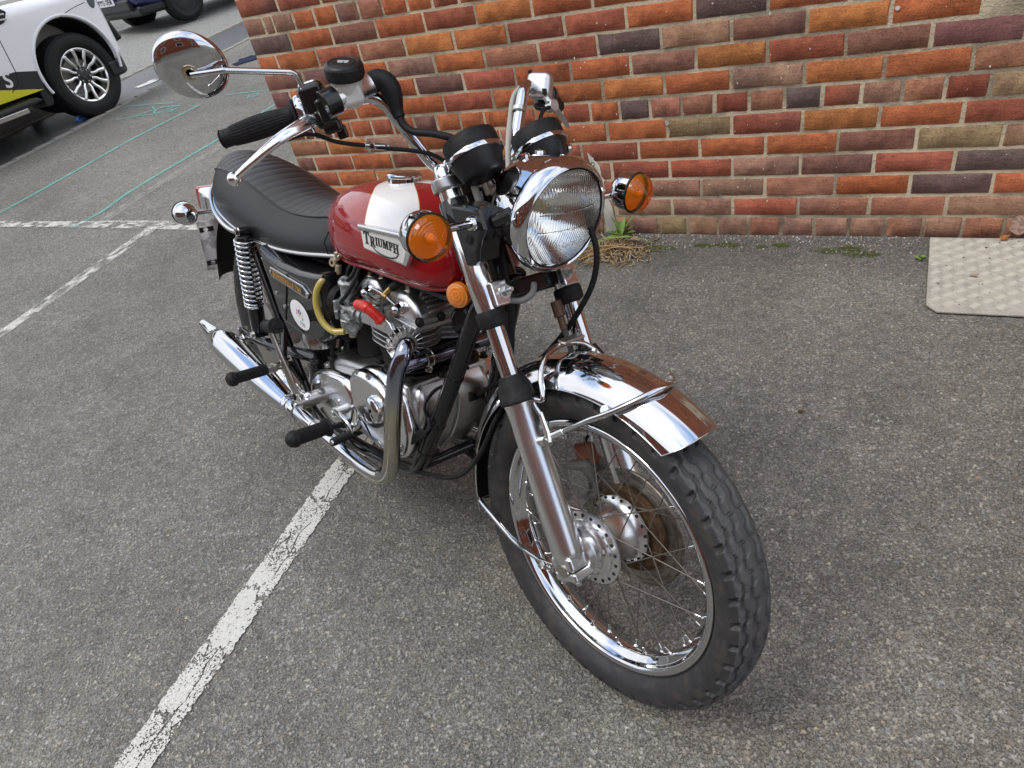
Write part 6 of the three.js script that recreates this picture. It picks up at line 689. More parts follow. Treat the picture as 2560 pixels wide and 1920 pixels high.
// --- airbox, side panels, battery side
{
  for (const s of [1, -1]) {
    const pts = [[0.284, 0.688], [0.335, 0.680], [0.41, 0.670], [0.52, 0.676], [0.60, 0.688], [0.648, 0.698], [0.655, 0.66], [0.648, 0.585], [0.632, 0.535], [0.59, 0.505], [0.50, 0.494], [0.385, 0.497], [0.352, 0.512]];
    let g = extr(pts, 0.03, 0.149, 0.013, 5, 0.9); let rid = extr([[0.30, 0.675], [0.41, 0.656], [0.46, 0.657], [0.40, 0.51], [0.365, 0.52]], 0.13, 0.1525, 0.006, 3); if (s < 0) { g = mirrorZ(g); rid = mirrorZ(rid); } const sp = P('side_panel', [g, rid], M.black);
    P('panel_screw', screw([0.372, 0.582, s * 0.153], [0, 0, s], 0.005), M.zinc, sp); P('panel_screw', screw([0.413, 0.556, s * 0.153], [0, 0, s], 0.005), M.zinc, sp);
    if (s > 0) {
      const z0 = 0.1495, bp = P('panel_badge', extr([[0.352, 0.637], [0.36, 0.650], [0.55, 0.648], [0.578, 0.634], [0.565, 0.618], [0.36, 0.624]], z0, z0 + 0.0055, 0.0015), M.chrome, sp);
      P('badge_face', extr([[0.362, 0.637], [0.366, 0.6445], [0.548, 0.6425], [0.566, 0.634], [0.558, 0.6225], [0.366, 0.629]], z0, z0 + 0.0063, 0.0004), Std({ color: lin(0.012, 0.012, 0.012), roughness: 0.4 }), sp);
      const q = new TextGeometry('BONNEVILLE 750', { font, size: 0.0125, depth: 0.0008, curveSegments: 3 }); q.computeBoundingBox(); q.scale(0.165 / q.boundingBox.max.x, 1, 1); q.rotateZ(-0.028); q.translate(0.374, 0.6305, z0 + 0.0062); P('badge_lettering', q, Std({ color: lin(0.55, 0.28, 0.05), roughness: 0.4, metalness: 0.3 }), sp);
      for (const [x, y] of [[0.359, 0.637], [0.568, 0.632]]) P('badge_screw', screw([x, y, z0 + 0.0063], [0, 0, 1], 0.003), M.zinc, sp);
      const T_st = ctex(256, 192, (c, w, h) => { c.fillStyle = '#eceef0'; c.fillRect(0, 0, w, h); const R = rng(4); c.fillStyle = '#27358f'; c.fillRect(108, 62, 36, 30); c.fillStyle = '#e9edf5'; c.fillRect(120, 70, 12, 12); c.fillStyle = '#c2476a'; for (let i = 0; i < 14; i++) c.fillRect(78 + R() * 16, 56 + R() * 46, 8, 7); c.fillStyle = '#d8a43a'; for (let i = 0; i < 12; i++) c.fillRect(152 + R() * 18, 60 + R() * 40, 7, 6); c.fillStyle = '#c9b04a'; c.beginPath(); c.arc(126, 44, 13, 0, 7); c.lineWidth = 4; c.strokeStyle = '#c9b04a'; c.stroke(); c.fillStyle = '#49a79a'; c.beginPath(); c.arc(160, 116, 11, 0, 7); c.fill(); c.fillStyle = '#d6c04e'; c.fillRect(100, 106, 44, 6); c.fillStyle = '#b83a3a'; c.fillRect(112, 100, 10, 8); c.fillStyle = '#16181c'; c.font = 'bold 34px serif'; c.fillText('VOS', 118, 164); });
      const st = new THREE.CircleGeometry(1, 48); st.scale(0.054, 0.037, 1); st.rotateZ(-0.1); st.translate(0.497, 0.556, 0.1505); P('sticker', st, Phy({ map: T_st, roughness: 0.35, clearcoat: 0.5 }), sp, { label: 'white oval sticker with a small coloured crest' });
    }
    P('intake_duct', [s > 0 ? extr([[0.575, 0.655], [0.64, 0.662], [0.665, 0.65], [0.665, 0.60], [0.60, 0.585], [0.57, 0.61]], 0.06, 0.142, 0.012, 4) : rbox(0.09, 0.07, 0.08, [0.62, 0.625, -0.1], 0.012)], M.black);
    const bw = P('intake_rubber', lathe([[0.034, -0.06], [0.036, -0.056], [0.036, -0.03], [0.0335, -0.028], [0.0335, -0.016], [0.0355, -0.014], [0.0355, -0.006], [0.031, 0.0], [0.027, 0.004]], [0.675, 0.637, s * 0.112], [0.985, 0.17, 0], 36), M.rubber);
  }
  P('battery_box', rbox(0.2, 0.2, 0.14, [0.48, 0.58, 0], 0.01), M.blackMatt); P('chrome_filter_cup', lathe([[0, -0.03], [0.04, -0.03], [0.048, -0.024], [0.05, 0.02], [0.048, 0.026]], [0.435, 0.462, 0.075], [0, 1, 0], 36), M.chromeOld); P('starter_blank', rod([0.64, 0.47, 0.03], [0.64, 0.56, 0.03], 0.04), M.blackIron); P('rear_inner_guard', surf(20, 8, (u, v) => { const a = lerp(-0.1, 1.1, u), z = lerp(-0.07, 0.07, v); return [0.365 * cos(a), 0.325 + 0.365 * sin(a), z]; }), Std({ color: lin(0.015, 0.015, 0.015), roughness: 0.7, side: THREE.DoubleSide }));
}
// --- engine and gearbox
{
  const e = P('engine', [extr([[0.935, 0.500], [0.958, 0.47], [0.955, 0.42], [0.925, 0.35], [0.875, 0.285], [0.80, 0.262], [0.70, 0.252], [0.58, 0.25], [0.49, 0.27], [0.45, 0.32], [0.46, 0.38], [0.52, 0.435], [0.62, 0.46], [0.70, 0.475], [0.78, 0.50]], -0.098, 0.10, 0.02, 4, 0.9), extr([[0.80, 0.505], [0.79, 0.48], [0.93, 0.47], [0.925, 0.505]], -0.11, 0.112, 0.008)], M.alloy);
  P('primary_cover', extr(spl([[0.92, 0.44], [0.87, 0.48], [0.78, 0.455], [0.62, 0.44], [0.50, 0.40], [0.455, 0.33], [0.50, 0.27], [0.62, 0.27], [0.80, 0.30], [0.90, 0.36]].map(([a, b]) => [a, b, 0]), 80, true).map((p) => [p.x, p.y]), -0.17, -0.098, 0.018, 4, 0.9), M.polished, e);
  const sm = (pts, n = 90) => spl(pts.map(([a, b]) => [a, b, 0]), n, true).map((p) => [p.x, p.y]);
  // timing cover: low skirt and the raised triangular face with the round points cap
  P('timing_cover', [extr(sm([[0.935, 0.435], [0.945, 0.38], [0.905, 0.315], [0.84, 0.297], [0.76, 0.294], [0.70, 0.322], [0.68, 0.37], [0.688, 0.43], [0.725, 0.478], [0.79, 0.508], [0.865, 0.508], [0.915, 0.482]]), 0.092, 0.128, 0.016, 5, 1.2), extr(sm([[0.905, 0.43], [0.89, 0.385], [0.845, 0.36], [0.79, 0.352], [0.745, 0.368], [0.715, 0.41], [0.712, 0.452], [0.735, 0.484], [0.785, 0.50], [0.85, 0.497], [0.892, 0.47]]), 0.11, 0.148, 0.017, 6, 1.3)], M.polished, e);
  P('points_cap', [lathe([[0, 0.0135], [0.026, 0.013], [0.0305, 0.0105], [0.0325, 0.006], [0.0325, 0.002], [0.034, 0.001], [0.034, -0.003]], [0.838, 0.428, 0.148], [0, 0, 1], 56, 0.6)], M.chrome, e); P('cap_slot', rbox(0.014, 0.017, 0.003, [0.826, 0.405, 0.1602], 0.003, [0, 0, 0.5]), darkHole, e); P('cap_clip', sweep(spl([[0.812, 0.41, 0.162], [0.818, 0.40, 0.1635], [0.83, 0.396, 0.163], [0.842, 0.398, 0.162]], 14), 0.0012, 6), M.zinc, e);
  P('oil_line_groove', sweep(spl([[0.708, 0.365, 0.1285], [0.735, 0.34, 0.1293], [0.765, 0.312, 0.128], [0.79, 0.30, 0.124]], 14), 0.0016, 6), darkHole, e);
  for (const [x, y, z] of [[0.757, 0.489, 0.143], [0.812, 0.4985, 0.143], [0.728, 0.352, 0.128], [0.80, 0.307, 0.126], [0.70, 0.41, 0.126], [0.905, 0.335, 0.124]]) P('cover_screw', screw([x, y, z], [0, 0, 1], 0.0075), M.zinc, e);
  // gearbox outer cover
  P('gearbox_cover', [extr(sm([[0.452, 0.352], [0.485, 0.385], [0.53, 0.408], [0.60, 0.425], [0.665, 0.43], [0.70, 0.40], [0.705, 0.35], [0.69, 0.30], [0.645, 0.265], [0.58, 0.248], [0.51, 0.25], [0.455, 0.275], [0.438, 0.312]]), 0.085, 0.136, 0.022, 6, 1.3)], M.polished, e);
  for (const [x, y, z] of [[0.497, 0.382, 0.12], [0.548, 0.400, 0.127], [0.62, 0.352, 0.1365], [0.468, 0.298, 0.128], [0.58, 0.262, 0.126]]) P('cover_screw', screw([x, y, z], [0, 0, 1], 0.0075), M.zinc, e);
  P('gasket_line', sweep(sm([[0.452, 0.352], [0.485, 0.385], [0.53, 0.408], [0.60, 0.425], [0.665, 0.43], [0.70, 0.40], [0.705, 0.35], [0.69, 0.30], [0.645, 0.265], [0.58, 0.248], [0.51, 0.25], [0.455, 0.275], [0.438, 0.312]]).map(([x, y]) => [x, y, 0.0905]), 0.0014, 5), darkHole, e);
  P('gear_shaft', [rod([0.632, 0.333, 0.13], [0.632, 0.333, 0.158], 0.0135), rod([0.632, 0.333, 0.158], [0.632, 0.333, 0.163], 0.008), bolt([0.623, 0.317, 0.15], [-0.3, -0.9, 0.2], 0.006, 0.005)], M.zinc, e);
  const gl = P('gear_lever', sweep(spl([[0.632, 0.336, 0.154], [0.66, 0.344, 0.16], [0.695, 0.350, 0.165], [0.722, 0.343, 0.166], [0.735, 0.328, 0.165], [0.735, 0.32, 0.168]], 28), (t) => lerp(0.0085, 0.0062, t), 12, { flat: 0.7, up: [0, 0, 1] }), M.chrome);
  { const a = V(0.735, 0.321, 0.168), b = V(0.755, 0.331, 0.226); P('lever_rubber', [sweep(dense([a, b], 0.006), 0.0098, 18), ...Array.from({ length: 14 }, (_, k) => lathe([[0.0098, -0.0009], [0.0106, 0], [0.0098, 0.0009]], a.clone().lerp(b, (k + 1) / 15.5), b.clone().sub(a), 20))], M.rubber, gl); P('lever_end', lathe([[0, 0.0035], [0.004, 0.0025], [0.0055, 0]], b, b.clone().sub(a), 16), M.polished, gl); }
  // kickstart
  const ks = P('kickstart', [sweep(spl([[0.462, 0.302, 0.15], [0.452, 0.318, 0.168], [0.445, 0.338, 0.178], [0.432, 0.40, 0.186], [0.40, 0.468, 0.191], [0.385, 0.497, 0.194]], 34), (t) => lerp(0.0125, 0.0085, t), 14, { flat: 0.75, up: [0, 0, 1] }), rod([0.466, 0.300, 0.135], [0.466, 0.300, 0.178], 0.0205), rod([0.382, 0.498, 0.178], [0.385, 0.505, 0.208], 0.0095)], M.nickel); P('cotter_bolt', bolt([0.478, 0.318, 0.158], [0.4, 0.8, 0.4], 0.008, 0.007), M.chrome, ks);
  { const a = V(0.392, 0.506, 0.2), b = V(0.475, 0.536, 0.208); const L = a.distanceTo(b), g = surf(6, 108, (u, v) => { const an = v * 2 * PI, rr = 0.0155 - 0.001 * pow(abs(sin(an * 9)), 4); return [rr * cos(an), u * L, rr * sin(an)]; }); P('kick_rubber', [orient(mergeVertices(g), a, b.clone().sub(a)), lathe([[0, 0.008], [0.008, 0.008], [0.0095, 0.005], [0.0195, 0.005], [0.0205, 0], [0.0195, -0.008], [0.0155, -0.009]], b, b.clone().sub(a), 28), lathe([[0.0155, 0.002], [0.018, 0], [0.018, -0.004], [0, -0.005]], a, b.clone().sub(a), 24)], M.rubber, ks); }
  P('clutch_cable_boot', [sweep(spl([[0.535, 0.402, 0.098], [0.538, 0.425, 0.098], [0.54, 0.44, 0.098]], 10), (t) => lerp(0.0105, 0.008, t), 14), lathe([[0.0108, -0.002], [0.0125, 0.002], [0.0108, 0.006]], [0.5385, 0.436, 0.098], [0.05, 1, 0], 20)], M.rubber, e); P('clutch_cable_run', sweep(spl([[0.54, 0.44, 0.098], [0.545, 0.475, 0.096], [0.575, 0.525, 0.085], [0.64, 0.58, 0.05], [0.74, 0.66, 0.02]], 36), 0.0062, 9), M.rubber);
  P('oil_pipe_union', [bolt([0.505, 0.42, 0.07], [0, 1, 0.3], 0.01, 0.01), bolt([0.488, 0.395, 0.092], [-0.5, 0.7, 0.4], 0.008, 0.007), rod([0.475, 0.43, 0.05], [0.475, 0.47, 0.04], 0.008)], M.zinc, e);
  P('crank_bolt', [bolt([0.955, 0.405, 0.06], [1, 0.1, 0.2], 0.011, 0.008), bolt([0.90, 0.335, 0.104], [0.5, -0.1, 0.8], 0.010, 0.008)], M.nickel, e);
  P('crankcase_seam', sweep(spl([[0.925, 0.503, 0.0], [0.962, 0.47, 0], [0.958, 0.42, 0], [0.928, 0.348, 0], [0.875, 0.282, 0]], 20), 0.0035, 8), M.alloy, e); P('sump_plug', [lathe([[0, 0.012], [0.012, 0.012], [0.02, 0.008], [0.02, 0]], [0.86, 0.27, 0.02], [0.4, -1, 0], 24)], M.nickel, e);
  P('rear_brake_linkage', [sweep([[0.905, 0.352, 0.125], [0.985, 0.42, 0.112]], 0.010, 8, { flat: 0.3, up: [0, 0, 1] }), sweep([[0.985, 0.418, 0.112], [1.0, 0.435, 0.108], [0.985, 0.452, 0.10]], 0.004, 8)], M.blackMatt, e); P('linkage_bolt', bolt([0.902, 0.346, 0.128], [0.2, 0.1, 1], 0.0085, 0.006), M.chrome, e);
  P('hidden_hose', sweep(spl([[0.86, 0.40, 0.128], [0.885, 0.385, 0.13], [0.905, 0.36, 0.124]], 12), 0.0035, 7), M.rubber, e); P('wiring_loop', sweep(spl([[1.03, 0.545, 0.06], [0.985, 0.51, 0.085], [0.965, 0.46, 0.095], [0.985, 0.425, 0.088]], 20), 0.0028, 7), M.rubber, e); P('wiring_loop', sweep(spl([[1.035, 0.55, 0.055], [0.975, 0.50, 0.078], [0.955, 0.455, 0.09], [0.975, 0.42, 0.085]], 20), 0.0028, 7), M.rubber, e);
  // barrel and head: finned plan with a waist between the two cylinders
  const plan = (gx, gz, x0, x1) => { const o = []; for (let k = 0; k < 120; k++) { const a = k / 120 * 2 * PI, c = cos(a), s = sin(a), z = gz * sign(s) * pow(abs(s), 0.55), hx = (x1 - x0) / 2 + gx, waist = 1 - 0.30 * exp(-pow(z / 0.02, 2)); o.push([(x0 + x1) / 2 + hx * sign(c) * pow(abs(c), 0.55) * waist, z]); } return o; };
  const flatFin = (pl, y, t, b = 0.0012) => { const g = extr(pl.map(([x, z]) => [x, -z]), 0, t, b, 2, 0.6); g.rotateX(-PI / 2); g.translate(0, y, 0); return g; };
  const barrel = P('cylinder_barrel', flatFin(plan(-0.02, 0.095, 0.795, 0.925), 0.49, 0.095, 0.002), M.blackIron, e); P('barrel_flange', flatFin(plan(-0.006, 0.112, 0.79, 0.93), 0.503, 0.012, 0.003), M.blackIron, e);
  for (let k = 0; k < 6; k++) P('barrel_fin', flatFin(plan(-0.004 - 0.002 * (5 - k), 0.116 - 0.002 * (5 - k), 0.785, 0.935), 0.5235 + k * 0.0096, 0.0032), M.blackIron, barrel);
  for (const [x, z] of [[0.795, 0.1], [0.925, 0.1], [0.925, -0.1], [0.795, -0.1], [0.945, 0.03], [0.945, -0.03]]) P('barrel_nut', bolt([x, 0.514, z], [0, 1, 0], 0.0085, 0.010), M.blackIron, e);
  const head = P('cylinder_head', [flatFin(plan(-0.022, 0.10, 0.785, 0.94), 0.578, 0.082, 0.003), rbox(0.10, 0.05, 0.15, [0.86, 0.665, 0], 0.01)], M.castAlloy, e);
  for (let k = 0; k < 5; k++) P('head_fin', flatFin(plan(k < 4 ? 0.001 : -0.012, k < 4 ? 0.1245 : 0.115, 0.777, 0.928), 0.5835 + k * 0.0125, 0.0034), M.alloy, head);
  P('plug_plate', extr([[0.78, 0.619], [0.905, 0.624], [0.914, 0.640], [0.904, 0.652], [0.862, 0.664], [0.815, 0.656], [0.79, 0.644]], 0.119, 0.1278, 0.002), M.alloy, head); for (let k = 0; k < 3; k++) P('head_fin', extr([[0.86, 0.625], [0.918, 0.630], [0.925, 0.655], [0.90, 0.668], [0.86, 0.665]], 0.096 - k * 0.013, 0.0995 - k * 0.013, 0.001), M.castAlloy, head);
  P('head_bolt', [bolt([0.885, 0.662, 0.10], [0, 1, 0.1], 0.010, 0.014)], Std({ color: lin(0.14, 0.075, 0.045), roughness: 0.7, metalness: 0.5 }), head); P('head_bolt', [bolt([0.80, 0.66, 0.10], [0, 1, 0.1], 0.010, 0.012), bolt([0.94, 0.64, 0.03], [0, 1, 0.1], 0.010, 0.012)], M.nickel, head);
  // rocker boxes
  const rkSec = [[0.888, 0.650], [0.882, 0.692], [0.898, 0.714], [0.928, 0.716], [0.962, 0.698], [0.972, 0.672], [0.962, 0.652]];
  const rk = P('rocker_box', [extr(rkSec, -0.102, 0.102, 0.014, 5, 1.0), rbox(0.085, 0.012, 0.212, [0.925, 0.650, 0], 0.003)], M.alloy, e); for (let k = 0; k < 5; k++) P('rocker_fin', rbox(0.0035, 0.010, 0.15, [0.940 + k * 0.0075, 0.7145 - k * 0.0085, -0.005], 0.0015, [0, 0, -0.75]), M.castAlloy, rk);
  for (const z of [0.098, 0.045, -0.045, -0.098]) { P('rocker_bolt', bolt([0.973, 0.668, z], [0.9, 0.45, 0], 0.008, 0.007), M.blackIron, rk); } P('rocker_stud', [bolt([0.905, 0.714, 0.075], [0, 1, 0], 0.008, 0.010), bolt([0.905, 0.714, -0.075], [0, 1, 0], 0.008, 0.010)], M.nickel, rk);
  const ri = P('rocker_box', [extr(rkSec.map(([x, y]) => [1.705 - x, y]).reverse(), -0.102, 0.102, 0.014, 5, 1.0), rbox(0.085, 0.012, 0.212, [0.78, 0.650, 0], 0.003)], M.alloy, e); for (let k = 0; k < 4; k++) P('rocker_fin', rbox(0.05, 0.0035, 0.012, [0.80, 0.645 + k * 0.0115, 0.102], 0.0015), M.castAlloy, ri);
  P('rocker_stud', [bolt([0.80, 0.714, 0.075], [0, 1, 0], 0.008, 0.012), bolt([0.765, 0.712, 0.085], [0, 1, 0], 0.007, 0.008)], M.nickel, ri);
  for (const [x, y] of [[0.915, 0.684], [0.79, 0.687]]) P('oil_feed_nut', [lathe([[0, 0.022], [0.005, 0.0212], [0.0088, 0.017], [0.0098, 0.012]], [x, y, 0.104], [0, 0, 1], 24), bolt([x, y, 0.104], [0, 0, 1], 0.0115, 0.012), rod([x, y, 0.098], [x, y, 0.106], 0.0145)], M.chrome, e);
  P('oil_feed_pipe', [sweep(spl([[0.79, 0.690, 0.108], [0.815, 0.70, 0.108], [0.84, 0.698, 0.106], [0.856, 0.694, 0.104], [0.88, 0.690, 0.106], [0.912, 0.686, 0.108]], 26), 0.0032, 8)], M.chromeOld, e); P('oil_feed_tee', [rod([0.852, 0.695, 0.104], [0.866, 0.714, 0.092], 0.006), rod([0.846, 0.6955, 0.105], [0.862, 0.693, 0.104], 0.0055)], Std({ color: lin(0.5, 0.36, 0.14), metalness: 1, roughness: 0.35 }), e); P('oil_feed_hose', sweep(spl([[0.864, 0.711, 0.094], [0.876, 0.724, 0.08], [0.87, 0.74, 0.05]], 12), (t) => 0.0095, 10), M.rubber, e);
  // spark plug cap, its lead and the plug
  for (const s of [1, -1]) { const mz = (l) => l.map(([x, y, z]) => [x, y, s * z]); P('spark_plug', [lathe([[0.0105, 0], [0.0105, 0.008], [0.006, 0.010], [0.0055, 0.022]], [0.876, 0.643, s * 0.122], [0.05, 0.45, s * 0.5], 20)], Std({ color: lin(0.7, 0.68, 0.6), roughness: 0.4 }), e); const cp = P('plug_cap', [sweep(spl(mz([[0.877, 0.650, 0.131], [0.872, 0.662, 0.138], [0.862, 0.674, 0.146], [0.852, 0.679, 0.149], [0.835, 0.678, 0.148], [0.808, 0.671, 0.1455]]), 30), (t) => t < 0.1 ? 0.0128 : t > 0.86 ? 0.0122 : t > 0.42 && t < 0.56 ? 0.0125 : 0.0112, 18)], Phy({ color: lin(0.55, 0.022, 0.015), roughness: 0.35 }), e); P('plug_lead', sweep(spl(mz([[0.81, 0.6715, 0.1455], [0.78, 0.664, 0.143], [0.745, 0.655, 0.13], [0.73, 0.675, 0.10], [0.75, 0.73, 0.05]]), 30), 0.0052, 9), M.rubber, e); }
  // carburettors
  for (const s of [1, -1]) {
    const z = s * 0.112, zn = Std({ color: lin(0.44, 0.47, 0.49), metalness: 0.85, roughness: 0.42, map: rep(T_grime, 4), bumpMap: rep(T_cast, 9), bumpScale: 0.0004 });
    const cb = P('carburettor', [lathe([[0, 0.072], [0.010, 0.072], [0.016, 0.070], [0.0205, 0.064], [0.0235, 0.060], [0.0235, 0.055], [0.0195, 0.053], [0.0195, -0.005], [0.022, -0.010], [0.024, -0.02], [0.0, -0.02]], [0.706, 0.630, z], [0.03, 1, 0], 32, 0.5), rod([0.672, 0.632, z], [0.745, 0.622, z], 0.0185), rbox(0.058, 0.012, 0.046, [0.704, 0.606, z], 0.004), rbox(0.014, 0.028, 0.030, [0.678, 0.63, z + s * 0.014], 0.004)], zn); P('float_bowl', lathe([[0, -0.036], [0.012, -0.036], [0.0135, -0.030], [0.0195, -0.026], [0.0255, -0.016], [0.0265, 0], [0.024, 0.003]], [0.702, 0.599, z], [0.03, 1, 0], 32, 0.5), zn, cb); P('drain_plug', rod([0.7, 0.552, z], [0.7, 0.566, z], 0.0095, { n: 6 }), Std({ color: lin(0.36, 0.33, 0.2), metalness: 0.5, roughness: 0.5 }), cb);
    P('manifold', [rod([0.742, 0.622, z], [0.80, 0.612, s * 0.085], 0.0165), lathe([[0.0165, -0.004], [0.0185, -0.003], [0.0185, 0.003], [0.0165, 0.004]], [0.752, 0.620, s * 0.11], [0.9, -0.15, s * -0.4], 28)], zn, cb); for (const dz of [0.017, -0.017]) P('top_screw', screw([0.709 + (dz > 0 ? 0.006 : -0.01), 0.701, z + dz], [0, 1, 0], 0.0045), M.zinc, cb); P('tickler', rod([0.683, 0.60, z + s * 0.026], [0.690, 0.622, z + s * 0.03], 0.0045), zn, cb); P('idle_screw', rod([0.716, 0.625, z + s * 0.018], [0.724, 0.63, z + s * 0.032], 0.005), zn, cb);
    P('throttle_cable', sweep(spl([[0.706, 0.702, z], [0.712, 0.722, z - s * 0.004], [0.74, 0.755, s * 0.08], [0.85, 0.80, s * 0.03]], 24), 0.0042, 8), M.rubber, cb); P('overflow_pipe', sweep(spl([[0.728, 0.70, s * 0.125], [0.742, 0.712, s * 0.12], [0.748, 0.745, s * 0.10]], 14), 0.0045, 8), M.rubber, cb);
  }
  P('cable_bend', sweep(spl([[0.752, 0.735, 0.10], [0.752, 0.70, 0.122], [0.735, 0.668, 0.136], [0.712, 0.648, 0.138], [0.706, 0.640, 0.13]], 24), 0.0045, 8), M.rubber);
  // fuel tap and hose
  P('fuel_tap', [rod([0.643, 0.742, 0.098], [0.643, 0.722, 0.098], 0.008), lathe([[0.004, 0.006], [0.0095, 0.006], [0.0115, 0.003], [0.0115, -0.003], [0.0095, -0.006], [0.004, -0.006]], [0.634, 0.716, 0.106], [0.3, 0.2, 1], 24), rod([0.646, 0.712, 0.10], [0.645, 0.69, 0.104], 0.0085, { n: 6 }), sweep(spl([[0.645, 0.692, 0.104], [0.643, 0.678, 0.108], [0.632, 0.676, 0.118], [0.62, 0.682, 0.124]], 14), 0.0052, 10)], Std({ color: lin(0.50, 0.44, 0.30), metalness: 0.8, roughness: 0.4 }));
  P('fuel_hose', sweep(spl([[0.632, 0.682, 0.126], [0.643, 0.683, 0.143], [0.632, 0.658, 0.156], [0.628, 0.618, 0.160], [0.642, 0.585, 0.157], [0.668, 0.566, 0.147], [0.692, 0.567, 0.128]], 50), 0.0078, 14), Phy({ color: lin(0.62, 0.50, 0.12), roughness: 0.25, transmission: 0.25, thickness: 0, clearcoat: 0.4 })); P('hose_clip', [lathe([[0.0085, -0.003], [0.0095, -0.002], [0.0095, 0.002], [0.0085, 0.003]], [0.62, 0.676, 0.1255], [0.9, 0.35, -0.2], 20)], M.zinc); P('bowl_union', rod([0.684, 0.566, 0.122], [0.698, 0.574, 0.116], 0.0095, { n: 6 }), Std({ color: lin(0.45, 0.40, 0.2), metalness: 0.7, roughness: 0.4 }));
  // exhaust
  const Cr = V(0.946, 0.618, 0.120), rd = V(0.95, -0.02, 0.28).normalize();
  for (const s of [1, -1]) {
    const c = V(Cr.x, Cr.y, s * Cr.z), d = V(rd.x, rd.y, s * rd.z), fins = [lathe([[0.0195, -0.012], [0.0245, -0.010], [0.0255, 0.008], [0.0225, 0.011], [0.0192, 0.011]], c, d, 40)]; const q = yTo(d); const rose = P('exhaust_rose', fins, M.castAlloy, e);
    for (let k = 0; k < 20; k++) { const a = k / 20 * 2 * PI, b = rbox(0.0155, 0.018, 0.0026, V(0.0312, 0, 0), 0.0012); b.rotateY(a); b.applyQuaternion(q); b.translate(c.x, c.y, c.z); P('rose_fin', b, M.polished, rose); }
    const main = [c.clone().addScaledVector(d, -0.02).toArray(), [0.953, 0.617, s * 0.123], [0.961, 0.603, s * 0.134], [0.953, 0.572, s * 0.146], [0.946, 0.53, s * 0.153], [0.938, 0.47, s * 0.158], [0.928, 0.405, s * 0.160], [0.916, 0.342, s * 0.160], [0.900, 0.296, s * 0.160], [0.866, 0.262, s * 0.160], [0.80, 0.248, s * 0.161], [0.72, 0.248, s * 0.166], [0.62, 0.259, s * 0.175], [0.53, 0.274, s * 0.184], [0.44, 0.284, s * 0.190]];
    const M_pipe = Std({ metalness: 1, roughness: 0.16, roughnessMap: rep(T_smudge, 2), color: lin(1, 1, 1), vertexColors: true });
    const g = sweep(spl(main, 150), 0.0187, 28); { const p = g.attributes.position, cl = new Float32Array(p.count * 3); for (let i = 0; i < p.count; i++) { const y = p.getY(i), x = p.getX(i), n = 0.05 * (fbm(x * 30, y * 30, p.getZ(i) * 30, 3) - 0.5), t = clamp((0.62 - y) / 0.37 + n), front = x > 0.80 ? 1 : 0; const st = [[0, [0.30, 0.31, 0.36]], [0.12, [0.26, 0.29, 0.38]], [0.3, [0.40, 0.42, 0.48]], [0.42, [0.60, 0.56, 0.44]], [0.55, [0.52, 0.49, 0.41]], [0.8, [0.47, 0.45, 0.40]], [1, [0.50, 0.49, 0.46]]]; let col = st[6][1]; for (let k = 1; k < st.length; k++) if (t <= st[k][0]) { const u = (t - st[k - 1][0]) / (st[k][0] - st[k - 1][0]); col = st[k - 1][1].map((a, j) => lerp(a, st[k][1][j], u)); break; } const ch = sstep(0.86, 0.76, x); for (let j = 0; j < 3; j++) cl[i * 3 + j] = lerp(col[j], [0.60, 0.61, 0.63][j], ch); } g.setAttribute('color', new THREE.BufferAttribute(cl, 3)); }
    const ep = P('exhaust_pipe', 0 || g, M_pipe); P('pipe_weld', sweep(spl(main.slice(6, 12).map(([x, y, z]) => [x + 0.0192 * 0.55 * (y > 0.27 ? 1 : 0.2), y - (y > 0.3 ? 0 : 0.012), z + s * 0.0155]), 40), 0.0009, 5), Std({ color: lin(0.4, 0.36, 0.26), metalness: 0.8, roughness: 0.5 }), ep);
    const m0 = V(0.475, 0.280, s * 0.188), m1 = V(-0.235, 0.316, s * 0.190), md = m1.clone().sub(m0), L = md.length();
    const ml = P('muffler', lathe([[0.0196, 0], [0.0225, 0.001], [0.0235, 0.006], [0.0235, 0.04], [0.0245, 0.055], [0.030, 0.11], [0.0375, 0.2], [0.0425, 0.3], [0.0445, 0.4], [0.0447, 0.5], [0.044, 0.545], [0.042, 0.552], [0.033, 0.556], [0.0305, 0.562], [0.028, 0.60], [0.0225, 0.66], [0.0165, L - 0.012], [0.0158, L], [0.014, L], [0.014, L - 0.05]], m0, md, 64, 0.6), M.chrome); P('muffler_clamp', [lathe([[0.0235, -0.004], [0.0265, -0.003], [0.027, 0], [0.027, 0.014], [0.0265, 0.017], [0.0235, 0.018]], m0.clone().addScaledVector(md, 0.04 / L), md, 48), bolt([0.43, 0.318, s * 0.18], [0, 0.3, -s], 0.006, 0.012), rod([0.43, 0.312, s * 0.165], [0.43, 0.312, s * 0.2], 0.006)], M.chrome, ml); P('muffler_bracket', [sweep([[0.30, 0.33, s * 0.17], [0.35, 0.38, s * 0.145]], 0.012, 8, { flat: 0.3 })], M.black, ml);
    P('pipe_joint', lathe([[0.0193, -0.003], [0.0203, -0.002], [0.0203, 0.002], [0.0193, 0.003]], [0.555, 0.2695, s * 0.1818], [0.9, -0.15, -s * 0.09], 36), M.chromeOld, ep);
  }
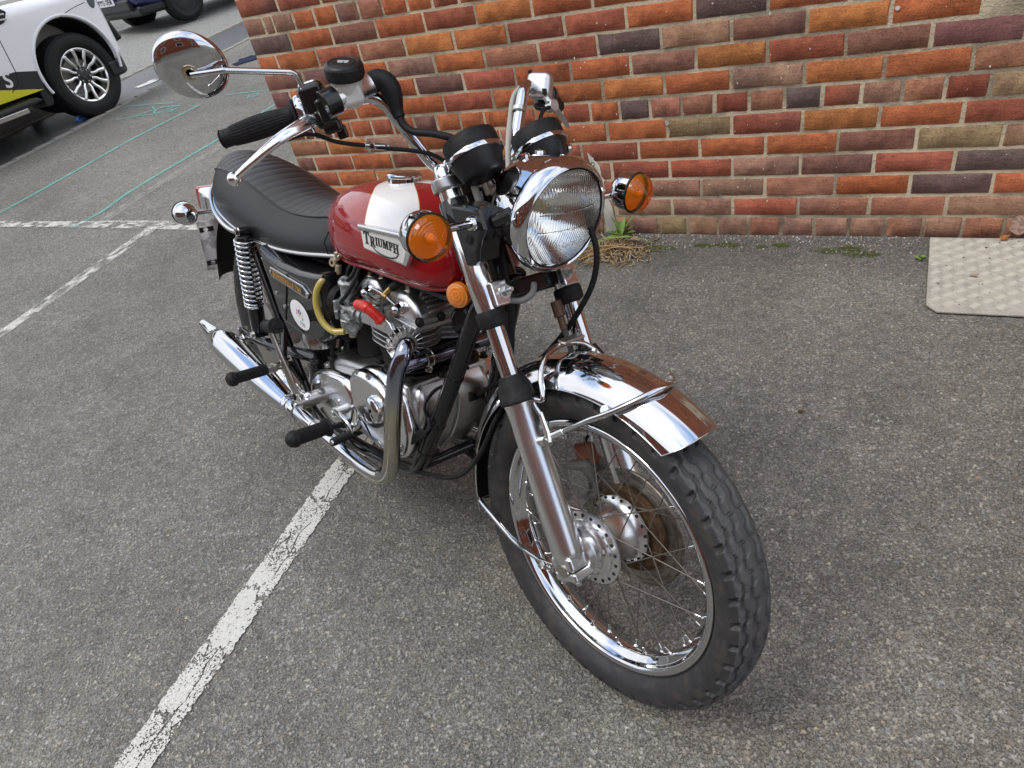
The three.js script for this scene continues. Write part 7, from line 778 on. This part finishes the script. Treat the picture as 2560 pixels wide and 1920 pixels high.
  const M_blue = Std({ metalness: 1, roughness: 0.2, color: lin(0.2, 0.19, 0.24), roughnessMap: rep(T_smudge, 3) }); P('balance_pipe', sweep(dense([[0.958, 0.577, 0.135], [0.968, 0.582, 0.09], [0.968, 0.582, -0.09], [0.958, 0.577, -0.135]], 0.02), 0.0165, 22), M_blue); for (const s of [1, -1]) P('balance_clamp', [lathe([[0.0165, -0.008], [0.0182, -0.007], [0.0182, 0.005], [0.0195, 0.006], [0.0195, 0.008], [0.0165, 0.009]], [0.968, 0.582, s * 0.082], [0, 0, -s], 36), bolt([0.972, 0.560, s * 0.078], [0.3, -0.2, s], 0.005, 0.012), rod([0.97, 0.548, s * 0.078], [0.969, 0.566, s * 0.078], 0.004)], M.chromeOld);
  P('horn', [lathe([[0, 0.012], [0.014, 0.012], [0.022, 0.008], [0.034, 0.006], [0.036, 0.002], [0.036, -0.006], [0.02, -0.02], [0, -0.022]], [1.035, 0.672, 0.02], [0.85, 0.1, 0.5], 40)], M.black);
  P('rear_brake_pedal', [sweep(spl([[0.55, 0.235, -0.12], [0.66, 0.26, -0.16], [0.76, 0.27, -0.2], [0.80, 0.275, -0.215]], 18), 0.008, 8)], M.chrome);
  P('right_footrest_plate', extr([[0.47, 0.262], [0.485, 0.275], [0.60, 0.215], [0.66, 0.29], [0.672, 0.285], [0.625, 0.195], [0.59, 0.198]], 0.145, 0.152, 0.0015), M.black);
  // left fork caliper
  P('brake_caliper', [rbox(0.062, 0.085, 0.05, F(0.10, -0.085, -0.078), 0.012, [0, 0, RAKE]), rod(F(0.10, -0.085, -0.11), F(0.10, -0.085, -0.045), 0.027), rbox(0.03, 0.07, 0.012, F(0.10, -0.04, -0.088), 0.003, [0, 0, RAKE])], M.castAlloy); P('caliper_cover', rbox(0.05, 0.045, 0.02, F(0.15, -0.075, -0.078), 0.006, [0, 0, RAKE]), Std({ color: lin(0.3, 0.12, 0.07), roughness: 0.6 })); P('brake_pipe', sweep(spl([F(0.15, -0.07, -0.075), F(0.18, -0.06, -0.075), F(0.19, -0.05, -0.08), F(0.21, -0.055, -0.085), F(0.25, -0.05, -0.085)], 20), 0.0035, 8), M.blackIron);
}
renderer.render(scene, camera);
